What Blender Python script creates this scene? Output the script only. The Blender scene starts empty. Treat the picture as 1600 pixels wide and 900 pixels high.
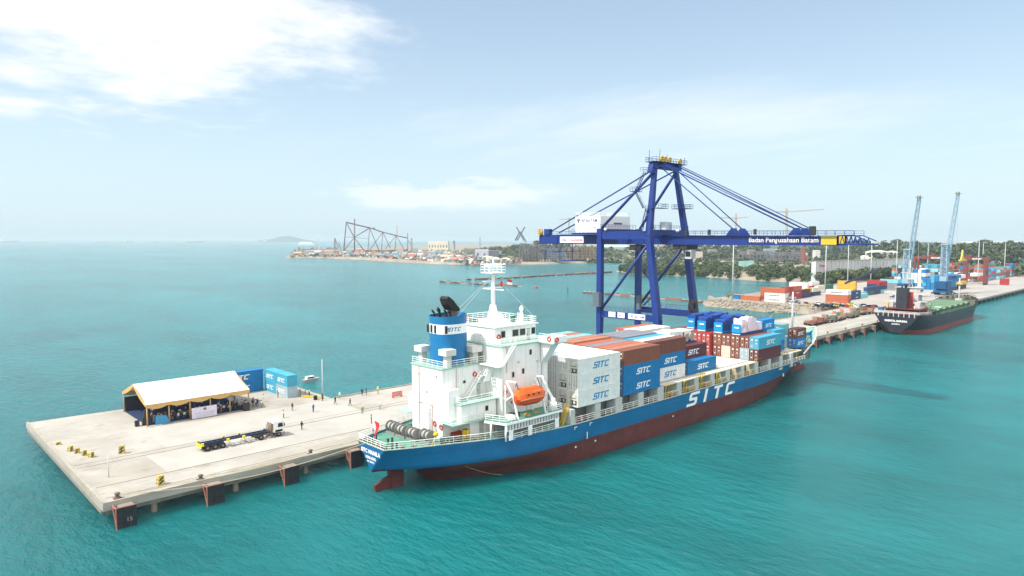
import bpy, bmesh, math, random
from mathutils import Vector, Matrix, noise
R = math.radians
rnd = random.Random(7)
HAZE = 0.000105
scene = bpy.context.scene
COL = scene.collection
# ---------------------------------------------------------------- camera, sky, sun, exposure
F_PX, PITCH, YAW, CAMH = 1072.0, math.atan(76/1072.0), R(46.3), 40.0
cd = bpy.data.cameras.new("camera"); cam = bpy.data.objects.new("camera", cd); COL.objects.link(cam)
cd.sensor_width = 36; cd.lens = 36*F_PX/1600; cd.clip_start = 1; cd.clip_end = 90000
cam.location = (0, 0, CAMH); cam.rotation_euler = (R(90)-PITCH, 0, YAW-R(90))
scene.camera = cam
SUN_EL, SUN_AZ = R(53), R(180-18)          # direction towards the sun, azimuth from +X
w = bpy.data.worlds.new("World"); scene.world = w; w.use_nodes = True
nt = w.node_tree; nt.nodes.clear()
def N(t, **k):
    n = nt.nodes.new(t)
    for a, b in k.items(): setattr(n, a, b)
    return n
def mathn(op, a, b=None, clamp=False):
    n = N('ShaderNodeMath', operation=op); n.use_clamp = clamp
    for i, v in enumerate((a, b)):
        if v is None: continue
        if isinstance(v, (int, float)): n.inputs[i].default_value = v
        else: nt.links.new(v, n.inputs[i])
    return n.outputs[0]
def maprange(v, a, b, c=0., d=1.):
    n = N('ShaderNodeMapRange', interpolation_type='SMOOTHSTEP')
    nt.links.new(v, n.inputs['Value'])
    n.inputs['From Min'].default_value = a; n.inputs['From Max'].default_value = b
    n.inputs['To Min'].default_value = c; n.inputs['To Max'].default_value = d
    return n.outputs['Result']
sky = N('ShaderNodeTexSky', sky_type='NISHITA')
sky.sun_disc = False; sky.sun_elevation = SUN_EL
sky.sun_rotation = R(90)-SUN_AZ
sky.air_density = 1.0; sky.dust_density = 1.6; sky.ozone_density = 1.2; sky.altitude = 0
bg = N('ShaderNodeBackground'); bg.inputs['Strength'].default_value = 0.13
out = N('ShaderNodeOutputWorld')
tc = N('ShaderNodeTexCoord')
sep = N('ShaderNodeSeparateXYZ'); nt.links.new(tc.outputs['Generated'], sep.inputs[0])
X, Y, Z = sep.outputs
zz = mathn('ADD', mathn('MAXIMUM', Z, 0.0), 0.10)
cmb = N('ShaderNodeCombineXYZ')
nt.links.new(mathn('DIVIDE', X, zz), cmb.inputs[0]); nt.links.new(mathn('DIVIDE', Y, zz), cmb.inputs[1])
def noise_n(vec, scale, detail, rough=.55, off=(0,0,0), sc=(1,1,1)):
    mp = N('ShaderNodeMapping'); mp.inputs['Location'].default_value = off; mp.inputs['Scale'].default_value = sc
    nt.links.new(vec, mp.inputs[0])
    n = N('ShaderNodeTexNoise'); n.inputs['Scale'].default_value = scale; n.inputs['Detail'].default_value = detail
    n.inputs['Roughness'].default_value = rough; nt.links.new(mp.outputs[0], n.inputs['Vector'])
    return n.outputs['Fac']
def dot(v):
    n = N('ShaderNodeVectorMath', operation='DOT_PRODUCT'); nt.links.new(tc.outputs['Generated'], n.inputs[0])
    n.inputs[1].default_value = v; return n.outputs['Value']
# the big bank of cloud to the north-west (a fixed place in the sky)
def bank(az, el, wa, wh):
    fa = R(az); fe = R(el)
    rt = (math.sin(fa), -math.cos(fa), 0); up = (-math.sin(fe)*math.cos(fa), -math.sin(fe)*math.sin(fa), math.cos(fe))
    a = mathn('DIVIDE', dot(rt), wa); b = mathn('DIVIDE', dot(up), wh)
    r2 = mathn('ADD', mathn('MULTIPLY', a, a), mathn('MULTIPLY', b, b))
    return mathn('SUBTRACT', 1.0, mathn('SQRT', r2))
n1 = noise_n(cmb.outputs[0], 0.9, 9, .6, (3.1, 1.2, 0))
n2 = noise_n(cmb.outputs[0], 2.4, 8, .6, (.4, 7.2, 0))
bk = bank(75.5, 16.5, .335, .135)
m1 = mathn('MULTIPLY', maprange(mathn('ADD', mathn('ADD', bk, mathn('MULTIPLY', mathn('SUBTRACT', n1, .5), 1.7)), mathn('MULTIPLY', mathn('SUBTRACT', n2, .5), 1.9)), -.05, .80), .96)
# thin streaks elsewhere
bk2 = bank(25, 9.3, .5, .06)
n3 = noise_n(cmb.outputs[0], 0.8, 9, .62, (9.3, 2.7, 0), (1.4, .5, 1))
m2 = mathn('MULTIPLY', maprange(mathn('ADD', mathn('MULTIPLY', n3, 1.5), mathn('MULTIPLY', bk2, .5)), .70, 1.35), .45)
# low cumulus band near the horizon
n4 = noise_n(tc.outputs['Generated'], 9, 8, .6, (2.2, .7, 0), (1, 1, 4))
m3 = mathn('MULTIPLY', maprange(mathn('ADD', n4, mathn('MULTIPLY', bank(50, 3.6, .23, .035), .3)), .53, .72), maprange(bank(53, 3.9, .24, .034), 0, .5))
# unseen broken bright cloud added behind and above the camera to lift ambient light
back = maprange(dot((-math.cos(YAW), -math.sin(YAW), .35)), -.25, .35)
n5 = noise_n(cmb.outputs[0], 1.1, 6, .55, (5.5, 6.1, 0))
fill_cloud = mathn('MULTIPLY', maprange(n5, .30, .52), back)
cloud = mathn('MAXIMUM', m1, mathn('MAXIMUM', m2, mathn('MULTIPLY', m3, .5)), True)
mix = N('ShaderNodeMixRGB'); mix.inputs['Color2'].default_value = (6.6, 6.7, 6.8, 1)
nt.links.new(cloud, mix.inputs['Fac'])
# humid air: the clear sky is milky towards the horizon
veil = N('ShaderNodeMixRGB'); veil.inputs['Color2'].default_value = (4.45, 5.65, 6.35, 1)
nt.links.new(mathn('ADD', mathn('MULTIPLY', maprange(Z, .0, .34, 1, 0), .44), .34), veil.inputs['Fac']); nt.links.new(sky.outputs[0], veil.inputs['Color1'])
nt.links.new(veil.outputs[0], mix.inputs['Color1'])
mix2 = N('ShaderNodeMixRGB'); mix2.inputs['Color2'].default_value = (11.2, 10.7, 10.4, 1); nt.links.new(fill_cloud, mix2.inputs['Fac']); nt.links.new(mix.outputs[0], mix2.inputs['Color1'])
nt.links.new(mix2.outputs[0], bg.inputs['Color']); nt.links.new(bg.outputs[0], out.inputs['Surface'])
sd = bpy.data.lights.new("sun", 'SUN'); sd.energy = 4.2; sd.angle = R(.53); sd.color = (1, .96, .90)
so = bpy.data.objects.new("sun", sd); COL.objects.link(so)
dv = Vector((math.cos(SUN_EL)*math.cos(SUN_AZ), math.cos(SUN_EL)*math.sin(SUN_AZ), math.sin(SUN_EL)))
so.rotation_euler = dv.to_track_quat('Z', 'Y').to_euler(); so.location = (0, 0, 120)
scene.view_settings.view_transform = 'Standard'; scene.view_settings.look = 'None'
scene.view_settings.exposure = 0.42; scene.view_settings.gamma = 1
scene.render.engine = 'CYCLES'
scene.cycles.max_bounces = 6; scene.cycles.diffuse_bounces = 3; scene.cycles.volume_bounces = 0
scene.cycles.glossy_bounces = 3; scene.cycles.transmission_bounces = 3; scene.cycles.caustics_reflective = False
scene.cycles.use_denoising = True
# ---------------------------------------------------------------- materials
MATS = {}
def M(name, col=None, rough=.6, metal=0., var=.12, scale=1.5, bump=0., bscale=8., streak=0., rust=0., spec=.3, scuff=None):
    """painted / concrete / fabric surface: colour with uneven wear, optional rain streaks, rust and bump"""
    if name in MATS: return MATS[name]
    m = bpy.data.materials.new(name); m.use_nodes = True; t = m.node_tree; b = t.nodes['Principled BSDF']
    L = t.links.new; nn = t.nodes.new
    b.inputs['Roughness'].default_value = rough; b.inputs['Metallic'].default_value = metal
    b.inputs['Specular IOR Level'].default_value = spec
    c = nn('ShaderNodeTexCoord')
    n = nn('ShaderNodeTexNoise'); n.inputs['Scale'].default_value = scale; n.inputs['Detail'].default_value = 6; n.inputs['Roughness'].default_value = .65
    L(c.outputs['Object'], n.inputs['Vector'])
    oi = nn('ShaderNodeObjectInfo')
    rp = nn('ShaderNodeMapRange'); L(n.outputs['Fac'], rp.inputs[0]); rp.inputs[1].default_value = .3; rp.inputs[2].default_value = .7
    rp.inputs[3].default_value = 1-var; rp.inputs[4].default_value = 1+var*.6
    mx = nn('ShaderNodeVectorMath'); mx.operation = 'SCALE'; mx.inputs[0].default_value = col[:3]
    L(rp.outputs[0], mx.inputs['Scale']); cur = mx.outputs[0]
    if scuff:
        for amt, cc, sv, lo, hi in scuff:
            mp = nn('ShaderNodeMapping'); mp.inputs['Scale'].default_value = sv; L(c.outputs['Object'], mp.inputs[0])
            s = nn('ShaderNodeTexNoise'); s.inputs['Scale'].default_value = 1; s.inputs['Detail'].default_value = 7; s.inputs['Roughness'].default_value = .68; L(mp.outputs[0], s.inputs['Vector'])
            r2 = nn('ShaderNodeMapRange'); L(s.outputs['Fac'], r2.inputs[0]); r2.inputs[1].default_value = lo; r2.inputs[2].default_value = hi; r2.inputs[4].default_value = amt
            q = nn('ShaderNodeMixRGB'); q.inputs['Color2'].default_value = (*cc, 1); L(r2.outputs[0], q.inputs['Fac']); L(cur, q.inputs['Color1']); cur = q.outputs[0]
    if streak:
        mp = nn('ShaderNodeMapping'); mp.inputs['Scale'].default_value = (2.2, 2.2, .12); L(c.outputs['Object'], mp.inputs[0])
        s = nn('ShaderNodeTexNoise'); s.inputs['Scale'].default_value = 1.6; s.inputs['Detail'].default_value = 5; L(mp.outputs[0], s.inputs['Vector'])
        r2 = nn('ShaderNodeMapRange'); L(s.outputs['Fac'], r2.inputs[0]); r2.inputs[1].default_value = .52; r2.inputs[2].default_value = .78; r2.inputs[4].default_value = streak
        q = nn('ShaderNodeMixRGB'); q.inputs['Color2'].default_value = (.13, .085, .055, 1); L(r2.outputs[0], q.inputs['Fac']); L(cur, q.inputs['Color1']); cur = q.outputs[0]
    if rust:
        s = nn('ShaderNodeTexNoise'); s.inputs['Scale'].default_value = scale*2.1; s.inputs['Detail'].default_value = 8; s.inputs['Roughness'].default_value = .75; L(c.outputs['Object'], s.inputs['Vector'])
        r2 = nn('ShaderNodeMapRange'); L(s.outputs['Fac'], r2.inputs[0]); r2.inputs[1].default_value = .56; r2.inputs[2].default_value = .66; r2.inputs[4].default_value = rust
        q = nn('ShaderNodeMixRGB'); q.inputs['Color2'].default_value = (.14, .055, .03, 1); L(r2.outputs[0], q.inputs['Fac']); L(cur, q.inputs['Color1']); cur = q.outputs[0]
    L(cur, b.inputs['Base Color'])
    if bump:
        bn = nn('ShaderNodeTexNoise'); bn.inputs['Scale'].default_value = bscale; bn.inputs['Detail'].default_value = 5; L(c.outputs['Object'], bn.inputs['Vector'])
        bu = nn('ShaderNodeBump'); bu.inputs['Strength'].default_value = bump; bu.inputs['Distance'].default_value = .1; L(bn.outputs['Fac'], bu.inputs['Height']); L(bu.outputs[0], b.inputs['Normal'])
    MATS[name] = m; return m
white = M('ship_white', (.82,.82,.80), .45, var=.06, scale=.5, streak=.30, bump=.15, bscale=.8, scuff=[(.10,(.55,.52,.46),(.7,.7,.10),.5,.7)])
white2 = M('clean_white', (.84,.84,.83), .5, var=.04)
rail_m = M('rail_white', (.78,.82,.78), .5, var=.05)
mint = M('deck_green', (.10,.27,.20), .7, var=.25, scale=.6, rust=.35)
mint2 = M('coaming_green', (.32,.50,.42), .6, var=.1, rust=.1)
hull_blue = M('hull_blue', (.001,.125,.29), .5, var=.16, scale=.22, streak=.2, scuff=[(.45,(.0,.055,.16),(.09,.09,.9),.52,.70),(.35,(.10,.26,.40),(.05,.05,2.2),.60,.72)], bump=.25, bscale=.5)
hull_red = M('antifouling_red', (.115,.030,.030), .7, var=.3, scale=.35, streak=.35, scuff=[(.5,(.05,.022,.028),(.06,.06,1.1),.48,.66),(.3,(.22,.10,.09),(.05,.05,3.0),.60,.72)])
transom_blue = hull_blue
funnel_blue = M('funnel_blue', (.012,.16,.37), .4, var=.08, streak=.06)
dark = M('dark_steel', (.035,.037,.042), .6, var=.25)
black = M('black_rubber', (.016,.016,.018), .8, var=.3)
soot = M('sooty_steel', (.02,.018,.018), .7, var=.4)
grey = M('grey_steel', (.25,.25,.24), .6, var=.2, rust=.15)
lgrey = M('light_grey_paint', (.48,.49,.47), .6, var=.12, streak=.25)
glass = M('window_glass', (.015,.02,.025), .12, var=.1)
red_p = M('red_paint', (.45,.03,.025), .5, var=.15)
yellow_p = M('yellow_paint', (.62,.42,.03), .5, var=.15, rust=.1)
orange_p = M('lifeboat_orange', (.75,.13,.02), .4, var=.1)
rope_m = M('mooring_rope', (.42,.38,.27), .9, var=.15)
crane_blue = M('crane_blue', (.011,.034,.185), .4, var=.12, scale=.3, streak=.05)
crane_text = M('cream_lettering', (.80,.72,.55), .5, var=.03)
brown_m = M('rusty_brown', (.16,.075,.05), .8, var=.4, rust=.5)
pale_steel = M('galvanised', (.50,.53,.54), .5, var=.08)
cargo_red = M('hatch_red', (.22,.05,.04), .7, var=.2, rust=.3)
hatch_white = M('hatch_cover_cream', (.62,.60,.52), .6, var=.12, scale=.5, rust=.25)
skin = M('skin', (.32,.17,.10), .6, var=.05)
hair = M('hair', (.012,.01,.009), .7, var=.1)
LET = {}
# ---------------------------------------------------------------- mesh builder
ORG = {}
def worg(o):
    v = Vector((0, 0, 0))
    while o is not None:
        v += o.location; o = o.parent
    return v
class MB:
    def __init__(s): s.v = []; s.f = []; s.m = []; s.sm = []; s.cuts = []
    def cut(s):
        """what follows is a separate piece: it becomes an object of its own"""
        if s.v and (not s.cuts or s.cuts[-1] != (len(s.v), len(s.f))): s.cuts.append((len(s.v), len(s.f)))
        return s
    def add(s, vs, fs, mi=0, smooth=False):
        b = len(s.v); s.v += [tuple(p) for p in vs]
        for f in fs: s.f.append([b+i for i in f]); s.m.append(mi); s.sm.append(smooth)
        return s
    def box(s, x0, x1, y0, y1, z0, z1, mi=0):
        if x0 > x1: x0, x1 = x1, x0
        if y0 > y1: y0, y1 = y1, y0
        if z0 > z1: z0, z1 = z1, z0
        v = [(x, y, z) for z in (z0, z1) for y in (y0, y1) for x in (x0, x1)]
        return s.add(v, [(0,2,3,1),(4,5,7,6),(0,1,5,4),(2,6,7,3),(0,4,6,2),(1,3,7,5)], mi)
    def beam(s, p, q, w, h=None, mi=0, up=(0,0,1), w2=None, h2=None):
        """box beam from p to q; w sideways, h along 'up'"""
        h = h or w; p = Vector(p); q = Vector(q); d = (q-p).normalized(); u = Vector(up)
        if abs(d.dot(u)) > .98: u = Vector((1, 0, 0))
        r = d.cross(u).normalized(); u = r.cross(d)
        w2 = w if w2 is None else w2; h2 = h if h2 is None else h2
        vs = [c + r*a*ww/2 + u*b*hh/2 for c, ww, hh in ((p, w, h), (q, w2, h2)) for b in (-1, 1) for a in (-1, 1)]
        return s.add(vs, [(0,1,3,2),(4,6,7,5),(0,4,5,1),(2,3,7,6),(0,2,6,4),(1,5,7,3)], mi)
    def tube(s, p, q, r, r2=None, n=8, mi=0, caps=True):
        p = Vector(p); q = Vector(q); d = (q-p).normalized(); r2 = r if r2 is None else r2
        u = Vector((0, 0, 1)) if abs(d.z) < .95 else Vector((1, 0, 0))
        a = d.cross(u).normalized(); b = a.cross(d)
        vs = []
        for c, rr in ((p, r), (q, r2)):
            for i in range(n):
                t = 2*math.pi*i/n; vs.append(c + a*math.cos(t)*rr + b*math.sin(t)*rr)
        fs = [(i, i+n, (i+1) % n + n, (i+1) % n) for i in range(n)]
        base = len(s.f); s.add(vs, fs, mi, n > 5)
        if caps: b0 = len(s.v)-2*n; s.f += [[b0+i for i in range(n)], [b0+n+i for i in reversed(range(n))]]; s.m += [mi, mi]; s.sm += [False, False]
        return s
    def path(s, pts, r, n=6, mi=0):
        for a, b in zip(pts, pts[1:]): s.tube(a, b, r, n=n, mi=mi)
        return s
    def lathe(s, c, prof, n=20, mi=0, ax=(1, 1), smooth=True):
        c = Vector(c); vs = []
        for r, z in prof:
            for i in range(n):
                t = 2*math.pi*i/n; vs.append(c + Vector((math.cos(t)*r*ax[0], math.sin(t)*r*ax[1], z)))
        fs = []
        for k in range(len(prof)-1):
            for i in range(n):
                j = (i+1) % n; fs.append((k*n+i, k*n+j, (k+1)*n+j, (k+1)*n+i))
        return s.add(vs, fs, mi, smooth)
    def poly(s, pts, mi=0): return s.add(pts, [tuple(range(len(pts)))], mi)
    def prism(s, pts, vec, mi=0):
        n = len(pts); vec = Vector(vec); a = [Vector(p) for p in pts]; b = [p+vec for p in a]
        return s.add(a+b, [tuple(range(n)), tuple(range(2*n-1, n-1, -1))] + [(i, i+n, (i+1) % n+n, (i+1) % n) for i in range(n)], mi)
    def rail(s, pts, h=1.1, rows=3, step=2., r=.045, mi=0, closed=False):
        pts = [Vector(p) for p in pts]
        if closed: pts = pts+[pts[0]]
        for k in range(1, rows+1):
            for a, b in zip(pts, pts[1:]):
                o = Vector((0, 0, h*k/rows)); s.tube(a+o, b+o, r if k == rows else r*.75, n=4, mi=mi, caps=False)
        for a, b in zip(pts, pts[1:]):
            n = max(1, round((b-a).length/step))
            for i in range(n+1):
                p = a.lerp(b, i/n); s.tube(p, p+Vector((0, 0, h)), r, n=4, mi=mi, caps=False)
        return s
    def stair(s, a, b, w=.8, n=12, mi=0, mi2=None, hand=True):
        a = Vector(a); b = Vector(b); d = b-a; h = Vector((d.x, d.y, 0)).normalized(); sd_ = Vector((-h.y, h.x, 0))*w/2
        for sg in (-1, 1):
            s.beam(a+sd_*sg, b+sd_*sg, .08, .22, mi)
            if hand:
                o = Vector((0, 0, .95)); s.tube(a+sd_*sg+o, b+sd_*sg+o, .035, n=4, mi=mi)
                for t in (0, .5, 1): p = a.lerp(b, t)+sd_*sg; s.tube(p, p+o, .03, n=4, mi=mi)
        for i in range(1, n):
            p = a.lerp(b, i/n); s.beam(p-sd_, p+sd_, .24, .05, mi if mi2 is None else mi2)
        return s
    def build(s, name, mats, parent=None, kind=None, merge=False):
        if not isinstance(mats, (list, tuple)): mats = [mats]
        if s.cuts:
            cs = [(0, 0)]+s.cuts+([(len(s.v), len(s.f))] if s.cuts[-1][0] < len(s.v) else []); o = None
            for (v0, f0), (v1, f1) in zip(cs, cs[1:]):
                q = MB(); q.v = s.v[v0:v1]; q.f = [[i-v0 for i in f] for f in s.f[f0:f1]]; q.m = s.m[f0:f1]; q.sm = s.sm[f0:f1]; o = q.build(name, mats, parent, kind, merge)
            return o
        o_ = worg(parent) if parent is not None else Vector((0, 0, 0))
        me = bpy.data.meshes.new(name)
        me.from_pydata([(p[0]-o_.x, p[1]-o_.y, p[2]-o_.z) for p in s.v], [], s.f)
        for m in mats: me.materials.append(m)
        me.polygons.foreach_set('material_index', s.m); me.polygons.foreach_set('use_smooth', s.sm)
        bm = bmesh.new(); bm.from_mesh(me)
        if merge: bmesh.ops.remove_doubles(bm, verts=bm.verts, dist=1e-4)
        bmesh.ops.recalc_face_normals(bm, faces=bm.faces); bm.to_mesh(me); bm.free()
        me.update()
        o = bpy.data.objects.new(name, me); COL.objects.link(o)
        if parent is not None: o.parent = parent
        if kind: o['kind'] = kind
        return o
def tag(o, label=None, cat=None, group=None, kind=None):
    if label: o['label'] = label
    if cat: o['category'] = cat
    if group: o['group'] = group
    if kind: o['kind'] = kind
    return o
def thing(name, label, cat, loc=(0,0,0), group=None, rz=0):
    o = bpy.data.objects.new(name, None); COL.objects.link(o); o.location = loc; o.rotation_euler = (0, 0, rz)
    o.empty_display_size = .5
    return tag(o, label, cat, group)
KIDS = {}
def kids(o): return [c for c in o.children]
def copy_tree(o, parent=None, swap=None):
    c = o.copy(); COL.objects.link(c); c.parent = parent
    if swap and c.type == 'MESH' and o.data.name in swap: c.data = swap[o.data.name]
    for ch in kids(o): copy_tree(ch, c, swap)
    return c
# ---------------------------------------------------------------- lettering
GL = {'S': [(-.12,0),(.66,0),(.8,.12),(.8,.5),(.68,.6),(.24,.6),(.24,.8),(.92,.8),(.92,1),(.14,1),(0,.88),(0,.5),(.12,.4),(.56,.4),(.56,.2),(-.12,.2)],
      'I': [(0,0),(0,1),(.25,1),(.25,0)],
      'T': [(0,.8),(0,1),(.86,1),(.86,.8),(.55,.8),(.55,0),(.3,0),(.3,.8)],
      'C': [(.12,0),(.8,0),(.8,.2),(.24,.2),(.24,.8),(.86,.8),(.86,1),(.14,1),(0,.88),(0,.12)]}
def logo(mb, o, right, up, h, gap=.3, mi=0, shear=.30, wide=1.0):
    """slanted block letters S I T C"""
    o = Vector(o); right = Vector(right).normalized(); up = Vector(up).normalized(); x = 0
    for ch, w_ in (('S', .8), ('I', .25), ('T', .86), ('C', .8)):
        mb.poly([o + right*h*((x+px)*wide+py*shear) + up*h*py for px, py in GL[ch]], mi); x += w_+gap
    return mb
def text_geo(txt, bold=0.0, spacing=1.0):
    c = bpy.data.curves.new('t', 'FONT'); c.body = txt; c.size = 1; c.offset = bold; c.resolution_u = 2; c.space_character = spacing
    o = bpy.data.objects.new('t', c); COL.objects.link(o)
    bpy.context.view_layer.update()
    me = bpy.data.meshes.new_from_object(o)
    vs = [v.co.copy() for v in me.vertices]; fs = [list(p.vertices) for p in me.polygons]
    bpy.data.objects.remove(o); bpy.data.curves.remove(c); bpy.data.meshes.remove(me)
    return vs, fs
def text(mb, txt, o, right, up, h, mi=0, bold=.03, spacing=1.05, width=None, shear=0., centre=False):
    vs, fs = text_geo(txt, bold, spacing); o = Vector(o); right = Vector(right).normalized(); up = Vector(up).normalized()
    x0 = min(v.x for v in vs); x1 = max(v.x for v in vs); s = h/.7; sx = s if width is None else width/(x1-x0)
    off = -(x1+x0)/2 if centre else -x0
    mb.add([o + right*((v.x+off)*sx+v.y*shear*s) + up*v.y*s for v in vs], fs, mi); return mb
ORD = ['first','second','third','fourth','fifth','sixth','seventh','eighth','ninth','tenth','eleventh','twelfth','thirteenth','fourteenth','fifteenth','sixteenth','seventeenth','eighteenth','nineteenth','twentieth']
def ordn(i):
    if i < 20: return ORD[i]
    t = {2:'twenty',3:'thirty',4:'forty',5:'fifty',6:'sixty',7:'seventy',8:'eighty',9:'ninety'}[(i+1)//10] if i+1 < 100 else 'hundred'
    u = (i+1) % 10
    return t+'-'+ORD[u-1] if u else {'twenty':'twentieth','thirty':'thirtieth','forty':'fortieth','fifty':'fiftieth','sixty':'sixtieth','seventy':'seventieth','eighty':'eightieth','ninety':'ninetieth'}[t]
# ================================================================ SETTING: water, land, wharf
wm = bpy.data.materials.new('sea_water'); wm.use_nodes = True
t = wm.node_tree; b = t.nodes['Principled BSDF']; L = t.links.new; nn = t.nodes.new
b.inputs['Roughness'].default_value = .16; b.inputs['IOR'].default_value = 1.33; b.inputs['Specular IOR Level'].default_value = .52
gc = nn('ShaderNodeNewGeometry')
def wnoise(scale, detail, sc=(1,1,1), rot=0.):
    mp = nn('ShaderNodeMapping'); mp.inputs['Scale'].default_value = sc; mp.inputs['Rotation'].default_value = (0, 0, rot); L(gc.outputs['Position'], mp.inputs[0])
    n = nn('ShaderNodeTexNoise'); n.inputs['Scale'].default_value = scale; n.inputs['Detail'].default_value = detail; n.inputs['Roughness'].default_value = .6
    L(mp.outputs[0], n.inputs['Vector']); return n.outputs['Fac']
big = wnoise(.006, 5, (1, .5, 1), .6); med = wnoise(.04, 4, (1, .6, 1), .3)
cr = nn('ShaderNodeMixRGB'); cr.inputs['Color1'].default_value = (.001, .104, .110, 1); cr.inputs['Color2'].default_value = (.003, .190, .204, 1)
ad = nn('ShaderNodeMath'); ad.operation = 'MULTIPLY_ADD'; L(med, ad.inputs[0]); ad.inputs[1].default_value = .5; L(big, ad.inputs[2])
mr = nn('ShaderNodeMapRange'); L(ad.outputs[0], mr.inputs[0]); mr.inputs[1].default_value = .60; mr.inputs[2].default_value = .90
L(mr.outputs[0], cr.inputs['Fac'])
L(cr.outputs[0], b.inputs['Base Color'])
b.subsurface_method = 'BURLEY'; b.inputs['Subsurface Weight'].default_value = 1; b.inputs['Subsurface Radius'].default_value = (3, 8, 8); b.inputs['Subsurface Scale'].default_value = 1
def bumpn(f, dist, strength, prev=None):
    bu = nn('ShaderNodeBump'); bu.inputs['Strength'].default_value = strength; bu.inputs['Distance'].default_value = dist
    L(f, bu.inputs['Height'])
    if prev: L(prev, bu.inputs['Normal'])
    return bu.outputs[0]
n_a = bumpn(wnoise(.12, 3, (1, .45, 1), -.5), 1.8, .45)
n_b = bumpn(wnoise(.62, 7, (1, .45, 1), -.4), 1.2, 1.0, n_a)
L(n_b, b.inputs['Normal'])
MATS['sea'] = wm
S = 26000
sea = MB().add([(-S,-S,0),(S,-S,0),(S,S,0),(-S,S,0)], [(0,1,2,3)]).build('water', wm, kind='structure')

sand = M('sandy_ground', (.28,.235,.18), .9, var=.35, scale=.03, bump=.3)
conc = M('wharf_concrete', (.375,.358,.318), .85, var=.22, scale=.09, bump=.15, bscale=1.2, scuff=[(.6,(.25,.225,.18),(.045,.075,.1),.47,.66),(.6,(.18,.15,.115),(.25,.5,.5),.56,.72),(.35,(.16,.14,.12),(.06,1.4,1),.64,.76)])
conc2 = M('wharf_beam_concrete', (.27,.24,.20), .85, var=.3, scale=.5, streak=.5)
yardm = M('yard_paving', (.36,.33,.30), .9, var=.22, scale=.04)
slab2 = M('paler_concrete_patch', (.392,.378,.340), .85, var=.14, scale=.12, scuff=[(.4,(.30,.27,.23),(.08,.12,.1),.54,.7),(.35,(.2,.18,.15),(.07,1.6,1),.64,.76)])
# land sheet: one slab with the coastline, and rising ground behind
coast = [(23,165),(78,163),(78,142)]
land_pts = [(396,106),(396,150),(372,158),(366,178),(370,196),(372,214),(383,222),(476,228),(560,226),(610,240),(634,275),(634,318),(660,388),(652,414),(645,460),(690,527),(760,560),(900,600),(1010,650),(1105,728),(1010,760),(872,757),(752,789),(690,812),(688,975),(725,1200),(716,1340),(664,1392),(690,1440),(845,1700),(1120,2200),(2600,3600),(9000,5200),(16000,7000),(16000,106)]
def land_mesh():
    mb = MB(); n = len(land_pts)
    # shore skirt
    cx = []
    for i, p in enumerate(land_pts):
        a = Vector(land_pts[i-1]); c = Vector(land_pts[(i+1) % n]); d = (c-a).normalized(); nrm = Vector((-d.y, d.x))
        cx.append(nrm)
    top = [(p[0], p[1], 3.29) for p in land_pts]
    area = sum(land_pts[i][0]*land_pts[(i+1) % n][1]-land_pts[(i+1) % n][0]*land_pts[i][1] for i in range(n))
    sg = -1 if area > 0 else 1
    outer = [(p[0]+cx[i].x*sg*7, p[1]+cx[i].y*sg*7, -1.0) for i, p in enumerate(land_pts)]
    for i in range(n-1):
        j = i+1
        mb.add([outer[i], outer[j], top[j], top[i]], [(0,1,2,3)])
    mb.poly(top)
    return mb
land = land_mesh().build('ground', sand, kind='structure')
yard = MB().add([(402,107.5,3.296),(1500,107.5,3.296),(1500,215,3.296),(560,215,3.296),(480,218,3.296),(400,190,3.296)], [(0,1,2,3,4,5)]).build('yard_paving', yardm, kind='structure')
# low hills on the horizon
def ridge(name, x0, y0, x1, y1, h, mat, seed, depth=900, n=60):
    mb = MB(); a = Vector((x0, y0)); bq = Vector((x1, y1)); d = (bq-a).normalized(); nr = Vector((-d.y, d.x))
    rows = []
    for k, f in enumerate((0, .3, .6, 1)):
        row = []
        for i in range(n+1):
            p = a.lerp(bq, i/n) + nr*depth*f
            e = math.sin(math.pi*i/n)**.6
            z = -2 if f in (0, 1) else h*e*(.35+.75*abs(noise.noise(Vector((i*.11, seed, f)))+.35))*(1 if f == .6 else .6)
            row.append((p.x, p.y, z))
        rows.append(row)
    vs = sum(rows, []); m = n+1
    mb.add(vs, [(k*m+i, k*m+i+1, (k+1)*m+i+1, (k+1)*m+i) for k in range(3) for i in range(n)], 0, True)
    return mb.build(name, mat, kind='structure')
hillm = M('far_hill_scrub', (.06,.09,.06), .95, var=.3, scale=.002)
ridge('hills', 4700, 10950, 5600, 10550, 120, hillm, 4.1, 500, 24)
ridge('hills', 1800, 320, 2600, 2000, 20, hillm, 6.2, 500)
ridge('hills', 2600, 100, 3000, 1400, 34, hillm, 8.2, 700)

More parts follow.
